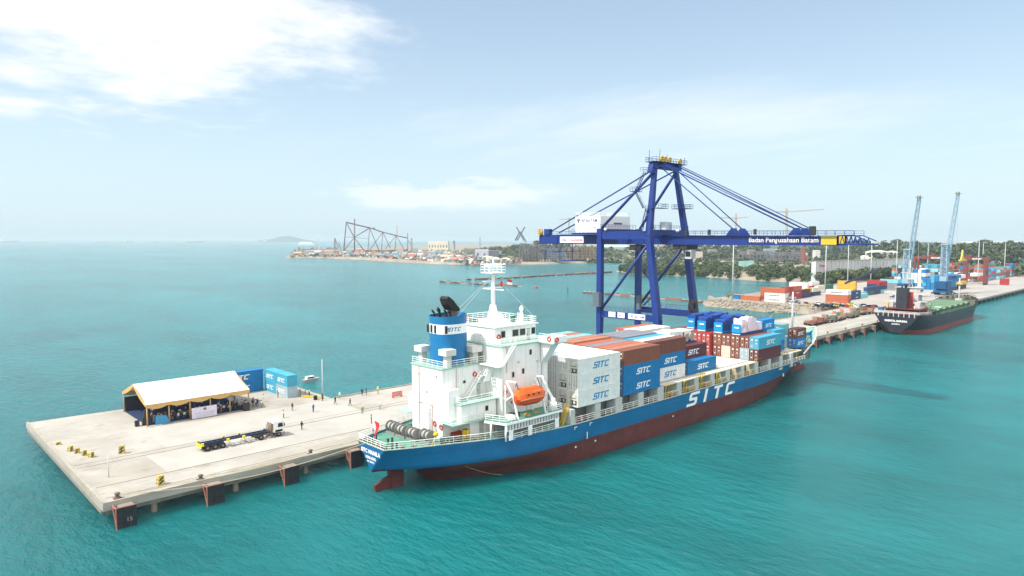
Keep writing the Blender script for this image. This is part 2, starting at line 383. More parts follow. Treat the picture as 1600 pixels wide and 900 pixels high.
# ---------------------------------------------------------------- wharf deck
WZ = 3.3
def wharf():
    t = thing('wharf', 'long pale concrete wharf on piles that the ships lie against', 'wharf', (23, 106, 0))
    deck = MB()
    P = [(23,106),(396.5,106),(396.5,142),(78,142),(78,162.5),(23,165)]
    deck.prism([(x, y, 2.35) for x, y in P], (0, 0, WZ-2.35))
    deck.build('deck', conc, t)
    q = MB()      # second length of the wharf, along the yard
    q.box(396.6, 1000, 106, 128, 2.35, WZ+.004); q.build('deck', M('weathered_deck', (.34,.32,.30), .9, var=.2, scale=.08), t)
    e = MB(); e.box(23.6, 999, 107.0, 107.9, 1.5, 2.34); e.box(23.02, 23.9, 107.2, 164, 1.7, 2.34)
    for x in range(30, 396, 12): e.box(x-.6, x+.6, 107.2, 141.5, 1.35, 2.3)
    for x in range(408, 990, 12): e.box(x-.6, x+.6, 107.2, 127, 1.35, 2.3)
    for y in (150, 158): e.box(24, 77, y-.5, y+.5, 1.45, 2.3)
    e.build('edge_beam', conc2, t)
    c = MB()      # kerb on the deck edges
    c.box(23.05, 395, 106.05, 106.4, WZ+.004, WZ+.24); c.box(23.05, 23.4, 106.5, 164.8, WZ+.004, WZ+.24)
    c.box(78.4, 396, 141.6, 141.95, WZ+.004, WZ+.24); c.build('kerb', M('kerb_concrete', (.36,.33,.27), .8, var=.2, scale=.6), t)
    pl = []
    for x in range(30, 396, 12):
        for y in (107.8, 116, 124, 132, 140): pl.append((x, y))
    for x in (26, 38, 50, 62, 74):
        for y in (148, 156, 162): pl.append((x, y))
    for x in range(408, 900, 12): pl.append((x, 108))
    m0 = None
    for k, (x, y) in enumerate(pl[:100]):
        if m0 is None:
            m0 = MB().tube((x, y, -4), (x, y, 1.6), .45, n=8).build('pile', conc2, t)
            x0, y0 = x, y
        else:
            c_ = m0.copy(); COL.objects.link(c_); c_.location = (x-x0, y-y0, 0)
    rest = MB()
    for x, y in pl[100:]: rest.tube((x, y, -4), (x, y, 1.6), .45, n=6)
    tag(rest.build('pile_rows', conc2, t), kind='stuff')
    sl = MB()
    for y in (126.0, 114.2): sl.box(24, 395, y-.09, y+.09, WZ+.003, WZ+.012)
    for x in (66,): pass
    sl.build('joint_strip', M('joint_tar', (.12,.10,.08), .9, var=.3), t)
    pt = MB(); pt.poly([(34,114.4,WZ+.006),(200,114.4,WZ+.006),(200,125.8,WZ+.006),(34,125.8,WZ+.006)])
    pt.poly([(38,128,WZ+.006),(77,126.3,WZ+.006),(77,141,WZ+.006),(38,143,WZ+.006)]); pt.build('concrete_patch', slab2, t)
    ed = MB()
    for x in (108.6, 128): ed.box(24, 395, x-.04, x+.04, WZ+.004, WZ+.03)
    ed.build('crane_rail', M('rail_steel', (.16,.12,.09), .6, var=.3), t)
    return t
wharf()
# fender panels on the wharf face
def fender():
    t = thing('fender', 'x', 'fender', (0, 0, 0))
    MB().box(0, 2.5, -2.0, -1.55, .1, 3.0).build('panel', M('fender_black', (.024,.027,.034), .7, var=.5, rust=.08), t)
    f = MB(); f.box(-.14, -.02, -2.05, -1.9, -.4, 3.05); f.box(-.14, -.02, -1.9, -.1, 2.93, 3.05); f.beam((-.08,-1.95,.3),(-.08,-.2,2.9),.1,.1); f.box(-.02, 2.5, -2.06, -1.96, 3.02, 3.12); f.build('frame', M('fender_frame', (.42,.16,.12), .7, var=.3, rust=.4), t)
    b_ = MB(); b_.box(.5, 2.4, -1.5, .9, 1.0, 2.9); b_.build('support_block', conc2, t)
    return t
fp = fender(); k = 0
for i in range(31):
    x = 24.2+12.15*i
    if x > 392: break
    f = fp if k == 0 else copy_tree(fp)
    f.location = (x, 106, 0); f['group'] = 'fenders along the wharf face'
    f['label'] = ('black fender panel with a white stencilled mark at the wharf corner' if i == 0 else
        f'{ordn(i)} black fender panel with rusty frame, counted from the near wharf corner')
    k += 1
mk = MB(); text(mk, '15', (25.5, 103.93, .95), (1,0,0), (0,0,1), .55, bold=.01)
f0 = mk.build('painted_mark', M('white_mark', (.32,.32,.32), .7), fp)
def rock_mat(): return M('grey_rock', (.27,.24,.20), .9, var=.4, scale=.8, bump=.5, bscale=2)
# rock revetment (one mass of stones)
def stones():
    mb = MB(); rg = random.Random(3)
    edge = [(396,150),(376,156),(370,164),(366,178),(369,196),(372,214),(384,224)]
    bm = bmesh.new(); bmesh.ops.create_icosphere(bm, subdivisions=1, radius=1); iv = [v.co.copy() for v in bm.verts]; jf = [[v.index for v in f.verts] for f in bm.faces]; bm.free()
    for a, b_ in zip(edge, edge[1:]):
        a = Vector(a); b_ = Vector(b_); n = int((b_-a).length*9)
        for i in range(n):
            p = a.lerp(b_, rg.random()); out_ = Vector((-1, -.4)).normalized(); dd = rg.uniform(-7, 5)
            p = p + out_*dd
            z = 3.7-max(0, dd+1)*.62+rg.uniform(-.2,.3)
            s_ = rg.uniform(.5, 1.25); ax = Vector((rg.uniform(.7,1.3), rg.uniform(.7,1.3), rg.uniform(.5,1)))
            mb.add([(p.x+v.x*s_*ax.x*(1+rg.uniform(-.15,.15)), p.y+v.y*s_*ax.y, z+v.z*s_*ax.z) for v in iv], jf)
    return tag(mb.build('rock_revetment', rock_mat()), 'bank of loose grey boulders at the water edge beside the wharf', 'rocks', kind='stuff')
stones()
# ================================================================ CONTAINER SHIP
YC = 91.8
def interp(tab, x):
    if x <= tab[0][0]: return tab[0][1]
    for (a, va), (b_, vb) in zip(tab, tab[1:]):
        if x <= b_: t_ = (x-a)/(b_-a); return va+(vb-va)*t_
    return tab[-1][1]
HT = [(57,3.9),(61,5.6),(66,7.3),(71.3,9.2),(75.8,10.6),(81.6,11.9),(88,12.6),(96,12.8),(170,12.8),(182,12.6),(189,12.0),(196,10.7),(203,8.6),(210,5.9),(216,3.3),(220,1.6),(223.5,.05)]
H4 = [(57,.3),(59,2.6),(62,5.0),(66,7.0),(73,10.0),(80,11.9),(90,12.7),(96,12.8),(160,12.7),(172,11.7),(182,9.9),(192,7.2),(200,4.6),(208,1.8),(212,.05),(224,.05)]
H0 = [(66,.3),(68.3,2.0),(76.2,6.4),(84.2,9.9),(91.8,12.1),(100,12.8),(150,12.8),(160,12.2),(168,11.2),(178,8.6),(188,5.4),(198,2.4),(205,1.0),(209,.05),(224,.05)]
ZK = [(57,3.35),(64,3.2),(66,2.6),(67.2,.6),(68.6,-2),(206,-2),(209,.2),(212,3.9),(216,6.6),(220,9.2),(223.5,11.4)]
ZT = [(57,7.8),(66,7.6),(80,7.35),(92,7.2),(176,7.2),(183,7.35),(187,8.7),(192,9.8),(200,10.6),(209,11.2),(223.5,11.8)]
ZR = [(57,3.95),(224,3.95)]
def hbz(x, z):
    zk = interp(ZK, x); zt = interp(ZT, x); h4 = interp(H4, x); h0 = interp(H0, x); ht = interp(HT, x); zr = 3.95
    if z <= zk+1e-6: return 0.03
    if zk >= zr: return ht*((z-zk)/(zt-zk))**1.15
    if z >= zr: return h4+(ht-h4)*((z-zr)/(zt-zr))
    if zk > -.5: return max(.03, h4*((z-zk)/(zr-zk))**.55)
    if z >= 0: return h0+(h4-h0)*(z/zr)
    return max(.03, h0*.985)
def make_ship():
    t = thing('container_ship', 'blue and maroon container ship with white accommodation block, moored along the wharf', 'ship', (57, YC, 0))
    xs = [57,58,59,60.5,62,64,65,66,66.8,67.5,68.6,71,74,77,80,84,88,92,96]+list(range(102, 170, 8))+[170,174,178,182,184.5,187,190,193,196,199,202,205,208,210,212,214,216,218,220,222,223.5]
    mb = MB(); NL = 10
    grid = []
    for x in xs:
        zk = interp(ZK, x); zt = interp(ZT, x); zr = 3.95
        if zk < zr-.05: lv = [zk, zk+(zr-zk)*.12, zk+(zr-zk)*.35, zk+(zr-zk)*.65, zr, zr+(zt-zr)*.2, zr+(zt-zr)*.4, zr+(zt-zr)*.6, zr+(zt-zr)*.8, zt]
        else: lv = [zk+(zt-zk)*i/9 for i in range(10)]
        grid.append([(x, hbz(x, z), z) for z in lv])
    for sg in (1, -1):
        vs = [(x, YC+sg*h, z) for r_ in grid for x, h, z in r_]
        fs = []; ms = []
        for i in range(len(xs)-1):
            for j in range(NL-1):
                fs.append((i*NL+j, (i+1)*NL+j, (i+1)*NL+j+1, i*NL+j+1))
                ms.append(1 if j < 4 and xs[i] < 212 else 0)
        b0 = len(mb.v); mb.v += vs
        for f, m_ in zip(fs, ms): mb.f.append([b0+q for q in f]); mb.m.append(m_); mb.sm.append(True)
    # transom
    tr = [(57, YC-h, z) for x, h, z in grid[0]] + [(57, YC+h, z) for x, h, z in reversed(grid[0])]
    mb.poly(tr, 0)
    hull = mb.build('hull', [hull_blue, hull_red], t, merge=True)
    for p in hull.data.polygons:
        if abs(p.normal.x) > .97: p.use_smooth = False
    # rubbing strake and bulwark lip
    sk = MB()
    for s_ in (1, -1):
        pts = [(x, YC+s_*(interp(HT, x)+.03), interp(ZT, x)) for x in xs if x < 183]
        for a, c in zip(pts, pts[1:]): sk.beam(a, c, .16, .14)
    sk.beam((57, YC-3.9, 7.8), (57, YC+3.9, 7.8), .16, .14); sk.build('gunwale', M('gunwale_cream', (.55,.55,.48), .6, var=.3, rust=.5), t)
    # bulbous bow
    bb = MB(); prof = []
    n = 14; vs = []; st = [(200,1.2,-.7,.8),(204,2.0,-.4,1.5),(208,2.25,-.2,1.75),(211,2.1,-.1,1.75),(213.2,1.6,0,1.4),(214.6,.9,.1,.85),(215.2,.1,.1,.1)]
    for x, ry, zc, rz in st:
        for i in range(n):
            a = 2*math.pi*i/n; vs.append((x, YC+ry*math.cos(a), zc+rz*math.sin(a)))
    bb.add(vs, [(k*n+i, k*n+(i+1) % n, (k+1)*n+(i+1) % n, (k+1)*n+i) for k in range(len(st)-1) for i in range(n)], 0, True)
    bb.build('bulbous_bow', hull_red, t)
    # rudder, rudder horn, propeller boss
    r_ = MB(); r_.prism([(58.0,YC-.25,-2.6),(60.9,YC-.3,-2.6),(60.9,YC-.3,2.2),(59.6,YC-.25,1.9),(57.6,YC-.2,1.1)], (0,.5,0)); r_.build('rudder', hull_red, t)
    r_ = MB(); r_.prism([(60.95,YC-.5,-2.5),(62.6,YC-.5,-2.5),(62.9,YC-.6,3.3),(60.2,YC-.5,3.3)], (0,1,0)); r_.build('rudder_horn', hull_red, t)
    r_ = MB(); r_.tube((63.6,YC,-1.9),(68,YC,-1.9),.5,.7); r_.build('propeller_shaft', hull_red, t)
    # decks
    def deckpoly(xa, xb, z, inset=.12, inner=None):
        pts = [x for x in xs if xa <= x <= xb]; pts = sorted(set([xa]+pts+[xb]))
        return [(x, YC-max(.02, hbz(x, z)-inset), z) for x in pts]+[(x, YC+max(.02, hbz(x, z)-inset), z) for x in reversed(pts)]
    d = MB(); d.poly(deckpoly(57.1, 90, 7.33, .03)); d.build('poop_deck', mint, t)
    d = MB(); d.poly(deckpoly(90.01, 195, 6.15, .03)); d.box(90, 90.1, YC-12.6, YC+12.6, 6.15, 7.33); d.build('main_deck', mint, t)
    d = MB(); d.poly(deckpoly(195, 220, 9.3, .15)); d.prism([(195, YC-10.3, 6.2),(195, YC+10.3, 6.2),(195, YC+10.7, 9.3),(195, YC-10.7, 9.3)], (.1, 0, 0)); d.build('forecastle_deck', mint, t)
    # white bow bulwark: inner face and cap
    bw = MB(); px = [x for x in xs if x >= 187]
    for s_ in (1, -1):
        for a, c in zip(px, px[1:]):
            za, zc = interp(ZT, a), interp(ZT, c); la, lc = max(za-1.4, interp(ZK, a)+.3), max(zc-1.4, interp(ZK, c)+.3)
            ya, yc = hbz(a, za), hbz(c, zc); ya2, yc2 = max(.02, hbz(a, la)), max(.02, hbz(c, lc))
            bw.add([(a,YC+s_*(ya-.09),za),(c,YC+s_*max(.0,yc-.09),zc),(c,YC+s_*max(.0,yc2-.09),lc),(a,YC+s_*(ya2-.09),la)], [(0,1,2,3)], 1)
            bw.tube((a,YC+s_*(ya-.0),za+.06),(c,YC+s_*(yc-.0),zc+.06), .20, n=6)
    bw.build('bow_bulwark', [white2, mint2], t)
    fr = MB()
    for x in range(190, 222, 2):
        for s_ in (1, -1):
            zt = interp(ZT, x); y1 = hbz(x, zt)-.15
            if y1 > 1: fr.beam((x, YC+s_*y1, zt-.1), (x, YC+s_*(y1-1.0), 9.3), .16, .12)
    fr.build('bulwark_stays', mint2, t)
    # lettering on the hull side
    lt = MB(); Y0 = YC-12.86
    for ch, xa in (('S', 127.6), ('I', 133.9), ('T', 137.7), ('C', 143.2)):
        up = Vector((0,0,1)); h = 2.85; wd = 1.5
        lt.cut(); lt.poly([(xa+h*(px_*wd+py*.38), Y0, 4.05+h*py) for px_, py in GL[ch]])
    lt.build('hull_lettering', white2, t)
    ml = MB()
    for x in (94.2,): ml.cut(); ml.box(x, x+.18, YC-12.88, YC-12.83, 3.9, 5.2)
    for x in (90.8, 95.0, 180, 183.5): ml.cut(); ml.box(x, x+.7, YC-12.88, YC-12.83, 6.6, 6.72); ml.box(x, x+.12, YC-12.88, YC-12.83, 6.2, 6.6)
    for x in (91, 96.5, 122): ml.cut(); ml.box(x, x+.35, YC-12.86, YC-12.81, 2.9, 3.2)
    ml.cut(); ml.box(174, 174.2, YC-12.6, YC-12.3, 4.2, 5.0)
    ml.build('hull_mark', white2, t)
    nm = MB(); back = (0, -1, 0); 
    text(nm, 'SITC MANILA', (56.96, YC+2.75, 6.35), back, (0,0,1), .62, width=5.5, bold=.05)
    text(nm, 'HONG KONG', (56.96, YC+1.45, 5.5), back, (0,0,1), .42, width=2.9, bold=.05)
    text(nm, 'IMO 9867073', (56.96, YC+1.0, 4.95), back, (0,0,1), .26, width=2.0, bold=.05)
    nm.build('stern_lettering', white2, t)
    # stern rails, fairleads, flag, life ring
    rl = MB()
    st_ = [(x, YC-interp(HT, x)+.15, interp(ZT, x)) for x in (57.2,60,63,66,69,71.3,74,76)]
    pt_ = [(x, YC+interp(HT, x)-.15, interp(ZT, x)) for x in (57.2,60,63,66,69,71.3,75.8,80,84,88)]
    rl.rail(st_, 1.05, 3, 1.6, .05); rl.rail(pt_, 1.05, 3, 1.6, .05); rl.rail([st_[0], pt_[0]], 1.05, 3, 1.3, .05); rl.build('stern_railing', rail_m, t)
    fl = MB()
    for y in (YC-3, YC-1.8, YC-.6, YC+.8, YC+2, YC+3.1): fl.cut(); fl.box(57.3, 57.9, y-.35, y+.35, 7.6, 8.1)
    for x in (60, 61.6, 71, 72): fl.cut(); fl.box(x-.35, x+.35, YC-hbz(x, 7.3)+.3, YC-hbz(x, 7.3)+.8, 7.4, 8.0)
    fl.build('fairlead', M('fairlead', (.20,.16,.10), .7, var=.4, rust=.6), t)
    fg = MB(); fg.tube((57.9, YC-.1, 7.6), (57.5, YC-.1, 12.2), .06, n=6); fgo = fg.build('flagstaff', white2, t)
    fg = MB(); vs = [(57.6+.25*math.sin(i*1.1)*(.3+i*.12), YC-.15-.22*math.sin(i*.9)-.13*i*.7, 11.6-.55*i+.0*j) if j == 0 else (57.75+.3*math.sin(i*1.1+1), YC-.75-.3*math.sin(i*.9+.6), 11.3-.6*i) for i in range(7) for j in (0, 1)]
    fg.add(vs, [(2*i, 2*i+1, 2*i+3, 2*i+2) for i in range(6)]); fg.build('ensign', M('flag_red', (.62,.03,.03), .8, var=.1), fgo)
    def winch(x, y):
        b_ = MB()
        b_.tube((x, y-.9, 8.5), (x, y+.9, 8.5), .62, n=14)
        b_.build('winch_drum', M('rope_grey', (.42,.41,.38), .8, var=.35, scale=6), t)
        c = MB()
        for yy in (-1.0, -.1, .95): c.tube((x, y+yy, 8.5), (x, y+yy+.1, 8.5), .95, n=16)
        c.box(x-.7, x+.7, y-1.3, y+1.3, 7.34, 7.62); c.box(x-.2, x+.2, y+1.1, y+1.7, 7.62, 8.7); c.build('winch_frame', grey, t)
    for x, y in ((64.2,96.2),(64.2,93.4),(64.4,90.6),(65.2,88.0)): winch(x, y)
    bo = MB()
    for x, y in ((59.5,88.9),(59.5,94.8),(62,98.2),(67.2,85.8),(60.5,91.6)):
        bo.cut()
        for dx in (-.4, .4): bo.tube((x+dx, y, 7.3), (x+dx, y, 8.1), .18, n=8); bo.tube((x+dx, y, 8.1), (x+dx, y, 8.2), .24, n=8)
    bo.build('mooring_bitts', dark, t)
    yb = MB(); yb.tube((64.5,85.9,7.4),(65.3,86.0,8.7),.1,n=6); yb.lathe((65.4,86.0,9.0), [(.05,-.4),(.4,-.15),(.45,.1),(.2,.4),(.02,.45)], 10); yb.build('yellow_ventilator', yellow_p, t)
    # ------- accommodation
    Ya, Yb = 87.6, 2*YC-87.6
    a = MB(); a.box(68, 77.5, Ya, Yb, 7.3, 18.8); a.box(67.92, 69.4, Ya-.05, Ya+3.2, 10.2, 10.35); a.build('engine_casing', white, t)
    a = MB(); a.box(68.0, 70.2, 86.0, 87.55, 10.4, 15.6); a.build('vent_trunk', white2, t)
    a = MB(); a.box(69.4, 77.0, 84.5, 2*YC-84.5, 10.35, 13.2); a.box(71.6, 76.9, 84.9, 2*YC-84.9, 7.33, 10.2); a.build('lower_deckhouse', white, t)
    a = MB(); a.box(67.4, 77, 84.0, 87.5, 10.2, 10.34); a.cut(); a.box(67.0, 70.5, 96.2, 99.6, 10.2, 10.34); a.cut(); a.box(69.2, 77.3, 84.2, 87.5, 13.2, 13.34); a.cut(); a.box(67.8, 77.4, Ya-.15, Yb+.15, 18.8, 18.95); a.build('side_deck', mint2, t)
    HYa, HYb = 83.4, 2*YC-83.4
    a = MB(); a.box(77.4, 88.5, HYa, HYb, 7.33, 21.95); a.build('accommodation_block', white, t)
    a = MB(); a.box(77.2, 88.9, HYa-.2, HYb+.2, 21.95, 22.12); a.box(85.9, 89.3, 79.6, HYa-.2, 21.95, 22.12); a.box(85.9, 89.3, HYb+.2, 104, 21.95, 22.12); a.build('bridge_deck', mint2, t)
    a = MB(); a.box(78.1, 88.1, 86, 2*YC-86, 22.12, 24.85); a.box(77.9, 88.6, 85.7, 2*YC-85.7, 24.85, 25.05); a.build('wheelhouse', white, t)
    wg = MB()
    for s_, ye in ((-1, 79.5), (1, 2*YC-79.5)):
        yi = YC+s_*8.6; wg.cut()
        wg.box(85.9, 85.98, ye, yi, 22.12, 23.25); wg.box(89.22, 89.3, ye, yi, 22.12, 23.25); wg.box(85.98, 89.22, ye, ye-s_*.1, 22.12, 23.25)
        wg.prism([(86.6, yi, 21.94), (86.6, ye-s_*1.0, 21.94), (86.6, yi, 18.3)], (.5, 0, 0)); wg.prism([(88.2, yi, 21.94), (88.2, ye-s_*1.0, 21.94), (88.2, yi, 18.3)], (.3, 0, 0))
        wg.add([(86.6,ye-s_*1,21.93),(88.5,ye-s_*1,21.93),(88.5,yi,18.3),(86.6,yi,18.3)], [(0,1,2,3)])
    wg.build('bridge_wing', white2, t)
    # windows: every pane a part
    def window(x0, x1, y, z0, z1):
        w_ = MB(); w_.box(x0, x1, y-.03, y+.01, z0, z1); o = w_.build('window', glass, t)
        f = MB(); g = .09
        f.box(x0-g, x1+g, y-.045, y-.002, z1, z1+g); f.box(x0-g, x1+g, y-.045, y-.002, z0-g, z0); f.box(x0-g, x0, y-.045, y-.002, z0, z1); f.box(x1, x1+g, y-.045, y-.002, z0, z1); f.build('frame', lgrey, o)
    for x, z in ((79.7,16.6),(82.1,16.9),(83.9,20.0),(79.2,11.6),(81.2,11.6),(79.2,8.6)): window(x, x+.5, HYa, z, z+.85)
    window(74.6, 75.2, 84.5, 11.5, 12.3); window(72.4, 72.9, 87.6, 16.0, 16.4)
    for x0, x1 in ((79.6,80.5),(82.3,83.7),(84.1,85.4),(87.0,87.9)): window(x0, x1, 86, 23.1, 24.2)
    for i in range(9):
        y = 86.5+i*1.25; w_ = MB(); w_.box(88.09, 88.13, y, y+1.0, 23.1, 24.2); w_.build('window', glass, t)
    def doorp(x0, x1, y, z0, z1, ax='y'):
        w_ = MB()
        if ax == 'y':
            w_.box(x0, x1, y-.05, y, z0, z1); o = w_.build('door', lgrey, t); h = MB(); h.box(x0+.08, x0+.16, y-.1, y-.05, z0+.8, z0+1.1)
            h.box(x0-.08, x1+.08, y-.03, y-.001, z0-.08, z0-.0); h.box(x0-.08, x1+.08, y-.03, y-.001, z1, z1+.08); h.build('door_trim', brown_m, o)
        else:
            w_.box(y-.05, y, x0, x1, z0, z1); o = w_.build('door', lgrey, t); h = MB(); h.box(y-.1, y-.05, x0+.08, x0+.16, z0+.8, z0+1.1); h.build('door_trim', brown_m, o)
    doorp(73.6, 74.5, 84.9, 7.5, 9.6); doorp(86.3, 87.1, 69.4, 10.5, 12.5, 'x'); doorp(89.0, 89.9, 68, 7.5, 9.6, 'x'); doorp(85.8, 86.6, 86, 22.2, 24.1); doorp(75.4,76.2,87.6,13.4,15.4); doorp(88.2, 89.1, 77.4, 19.1, 21.0, 'x')
    # recess under the casing with stores
    rc = MB(); rc.box(69.6, 71.5, 85.2, 87.5, 7.34, 8.2); rc.box(71.0, 71.55, 85.0, 86.0, 8.2, 8.8); rc.build('stores_locker', M('locker_red', (.35,.05,.03), .7, var=.3), t)
    rc = MB(); rc.box(70.2, 70.8, 84.9, 85.3, 7.5, 8.9); rc.cut(); rc.tube((71, 84.8, 7.5), (71, 84.8, 8.9), .3); rc.build('yellow_drum', yellow_p, t)
    rc = MB()
    for x, y in ((66.8,86.1),(68.2,85.3),(69.2,84.7)): rc.cut(); rc.tube((x, y, 7.34), (x, y, 8.2), .45, n=10)
    rc.build('dark_drum', dark, t)
    wp = MB()
    for x, y, z0, z1 in ((70.9,87.5,13.4,18.6),(83.2,83.3,10.4,13.6),(86.9,83.3,12,21.9),(78.4,83.3,17.5,21.9)): wp.cut(); wp.tube((x,y,z0),(x,y,z1),.06,n=5)
    for y, z0, z1 in ((90.2,7.4,12.6),(93.9,8,18.6)): wp.cut(); wp.tube((67.9,y,z0),(67.9,y,z1),.07,n=5)
    wp.cut(); wp.tube((67.9,90.2,12.6),(67.9,94.6,12.6),.06,n=5); wp.build('wall_pipe', M('pipe_pinkish', (.55,.42,.38), .6), t)
    wp = MB()
    for x, z in ((81.0,18.9),(85.6,18.5),(80.4,15.0),(86.4,15.6),(82.9,11.9)): wp.cut(); wp.box(x,x+.35,83.2,83.4,z,z+.3)
    for y, z in ((89.0,17.4),(93.8,17.2),(91.6,14.5)): wp.cut(); wp.box(67.8,68,y,y+.4,z,z+.35)
    wp.build('wall_lamp', lgrey, t)
    # railings on the house
    rl = MB()
    rl.rail([(68.1, Yb, 18.95), (68.1, Ya, 18.95), (77.2, Ya, 18.95)], 1.1, 3, 1.5, .05)
    rl.rail([(70.3, 84.3, 13.34), (77, 84.3, 13.34)], 1.1, 3, 1.5, .05); rl.rail([(69.3, 84.3, 13.34), (69.3, 87.4, 13.34)], 1.1, 3, 1.5, .05); rl.rail([(69.3, 84.3, 13.34), (70.3, 84.3, 13.34)], 1.1, 3, 1, .05)
    rl.rail([(67.5, 87.4, 10.34), (67.5, 84.1, 10.34), (76, 84.1, 10.34)], 1.1, 3, 1.4, .05)
    rl.rail([(77.3, HYb, 22.12), (77.3, HYa, 22.12), (85.8, HYa, 22.12)], 1.1, 3, 1.3, .05)
    rl.rail([(78, 2*YC-86, 25.05), (78, 86, 25.05), (88.2, 86, 25.05), (88.2, 2*YC-86, 25.05)], 1.1, 3, 1.2, .055, closed=True)
    rl.rail([(85.9, 79.6, 23.25), (85.9, 83, 23.25)], .35, 1, 1, .04)
    rl.build('house_railings', rail_m, t)
    # outside stairs
    s_ = MB(); s_.stair((72.2, 86.9, 13.4), (75.4, 86.9, 16.9), .8, 12); s_.box(75.4, 77.4, 86.3, 87.5, 16.85, 16.95); s_.cut(); s_.stair((75.6, 85.8, 16.95), (78.8, 85.8, 22.0), .8, 16)
    s_.cut(); s_.stair((76.9, 83.0, 18.9), (79.8, 83.0, 22.1), .9, 12); s_.box(75.8,77.3,82.6,87.5,18.8,18.94)
    s_.cut(); s_.stair((65.9, 91.2, 7.4), (67.8, 91.2, 12.4), .8, 16); s_.cut(); s_.stair((77.6, 82.8, 13.4), (80.4, 82.8, 10.4), .7, 10)
    s_.build('stair', white2, t)
    pn = MB()   # the screen plates beside the stairs
    pn.prism([(76.4,82.7,18.9),(77.4,82.7,18.9),(79.9,82.7,22.1),(78.9,82.7,22.1)], (0,.05,0)); pn.cut(); pn.prism([(74.9,85.3,16.2),(76.2,85.3,16.2),(77.4,85.3,18.8),(76.6,85.3,18.8)], (0,.05,0)); pn.build('stair_screen', white2, t)
    # life rings
    lr = MB()
    for (x, y, z, ax) in ((74.9,87.5,17.2,'y'),(78.1,83.3,14.2,'y'),(79.0,85.9,23.3,'y'),(67.9,89.6,9.6,'x'),(67.9,87.9,9.3,'x'),(85.85,80.6,22.8,'x'),(86.6,79.4,22.7,'y')):
        pts = []
        for i in range(11):
            a_ = 2*math.pi*i/10
            pts.append((x+.36*math.cos(a_), y, z+.36*math.sin(a_)) if ax == 'y' else (x, y+.36*math.cos(a_), z+.36*math.sin(a_)))
        lr.cut(); lr.path(pts, .12, 6)
    lr.build('lifebuoy', M('lifebuoy_red', (.62,.06,.03), .5, var=.05), t)
    # funnel
    fn = MB(); n = 28
    def frow(z, sc=1.):
        r_ = []
        for i in range(n):
            a_ = 2*math.pi*i/n; cx, cy = math.cos(a_), math.sin(a_)
            ex = abs(cx)**.75*(1 if cx > 0 else -1); ey = abs(cy)**.75*(1 if cy > 0 else -1)
            r_.append((72.3+3.05*ex*sc, YC-.4+2.7*ey*sc, z+(0 if z < 27 else .15*cx)))
        return r_
    zs = [18.95, 24.25, 25.85, 27.3]
    rows = [frow(z) for z in zs]; vs = sum(rows, [])
    for k_, mi in ((0, 0), (1, 1), (2, 0)):
        b0 = len(fn.v); fn.v += rows[k_]+rows[k_+1]
        for i in range(n): fn.f.append([b0+i, b0+(i+1) % n, b0+n+(i+1) % n, b0+n+i]); fn.m.append(mi); fn.sm.append(True)
    fn.poly(frow(26.9, .97), 2)
    fo = fn.build('funnel', [funnel_blue, white2, soot], t)
    lg = MB(); logo(lg, (70.15, YC-.4-2.86, 24.7), (1,0,0), (0,0,1), .66, .36, shear=.35)
    def fy_(x): c_ = max(-.999, min(.999, (x-72.3)/3.05)); c_ = math.copysign(abs(c_)**(1/.75), c_); return YC-.4-2.7*math.sqrt(1-c_*c_)**.75-.03
    lg.v = [(x, fy_(x), z) for x, y, z in lg.v]; lg.build('funnel_lettering', M('lettering_blue', (.02,.17,.38), .5), fo)
    lv = MB()
    for y in (-1.2, -.2, .8): lv.cut(); lv.box(69.12, 69.3, YC-.4+y+.6, YC-.4+y+.95, 24.4, 25.7)
    lv.cut(); lv.box(69.75, 70.1, YC-3.02, YC-2.75, 24.4, 25.7); lv.build('louvre', soot, fo)
    ex = MB(); ex.tube((73.6, YC-.3, 26.9), (73.3, YC-.3, 28.1), .7, .8, n=14, caps=False); ex.build('exhaust_base', M('exhaust_brown', (.20,.16,.13), .6, var=.3), fo)
    ex = MB()
    ex.prism([(74.1,YC-.3+0,27.7),(72.4,YC-.3,28.0),(71.7,YC-.3,29.0),(71.35,YC-.3,30.0),(71.8,YC-.3,30.4),(72.7,YC-.3,29.8),(73.6,YC-.3,28.8),(74.2,YC-.3,28.2)], (0,1.0,0))
    ex.prism([(74.1,YC-1.3+0,27.7),(72.4,YC-1.3,28.0),(71.7,YC-1.3,29.0),(71.35,YC-1.3,30.0),(71.8,YC-1.3,30.4),(72.7,YC-1.3,29.8),(73.6,YC-1.3,28.8),(74.2,YC-1.3,28.2)], (0,1.0,0))
    for x, y, h in ((71.2,-1.5,27.9),(70.4,-.6,28.0),(70.1,.4,27.8),(71.6,.8,28.1),(72.2,-1.3,27.7)):
        ex.cut(); ex.tube((x, YC+y, 26.9), (x-.2, YC+y, h), .16, n=8); ex.tube((x-.2, YC+y, h-.1), (x-.6, YC+y, h+.35), .17, n=8)
    ex.build('exhaust_pipe', soot, fo)
    # mushroom vents on the casing top
    for x, y in ((69.5,94.9),(69.8,88.5),(75.6,88.6),(76.2,91.0),(75.8,95)):
        v_ = MB(); v_.box(x-.5, x+.5, y-.5, y+.5, 18.95, 20.9); v_.box(x-1.05, x+1.05, y-1.05, y+1.05, 20.9, 21.9); v_.build('vent_head', M('vent_cream', (.60,.59,.55), .6, var=.1), t)
    # mast on the wheelhouse
    ms = MB(); mx_, my = 83, YC
    ms.tube((mx_, my, 25.05), (mx_, my, 28.2), 1.25, .55, n=10); ms.tube((mx_, my, 28.2), (mx_, my, 34), .42, .3, n=10)
    ms.beam((mx_-2.2, my, 31.3), (mx_+2.2, my, 31.3), .18); ms.beam((mx_, my-2.8, 31.0), (mx_, my+2.8, 31.0), .14)
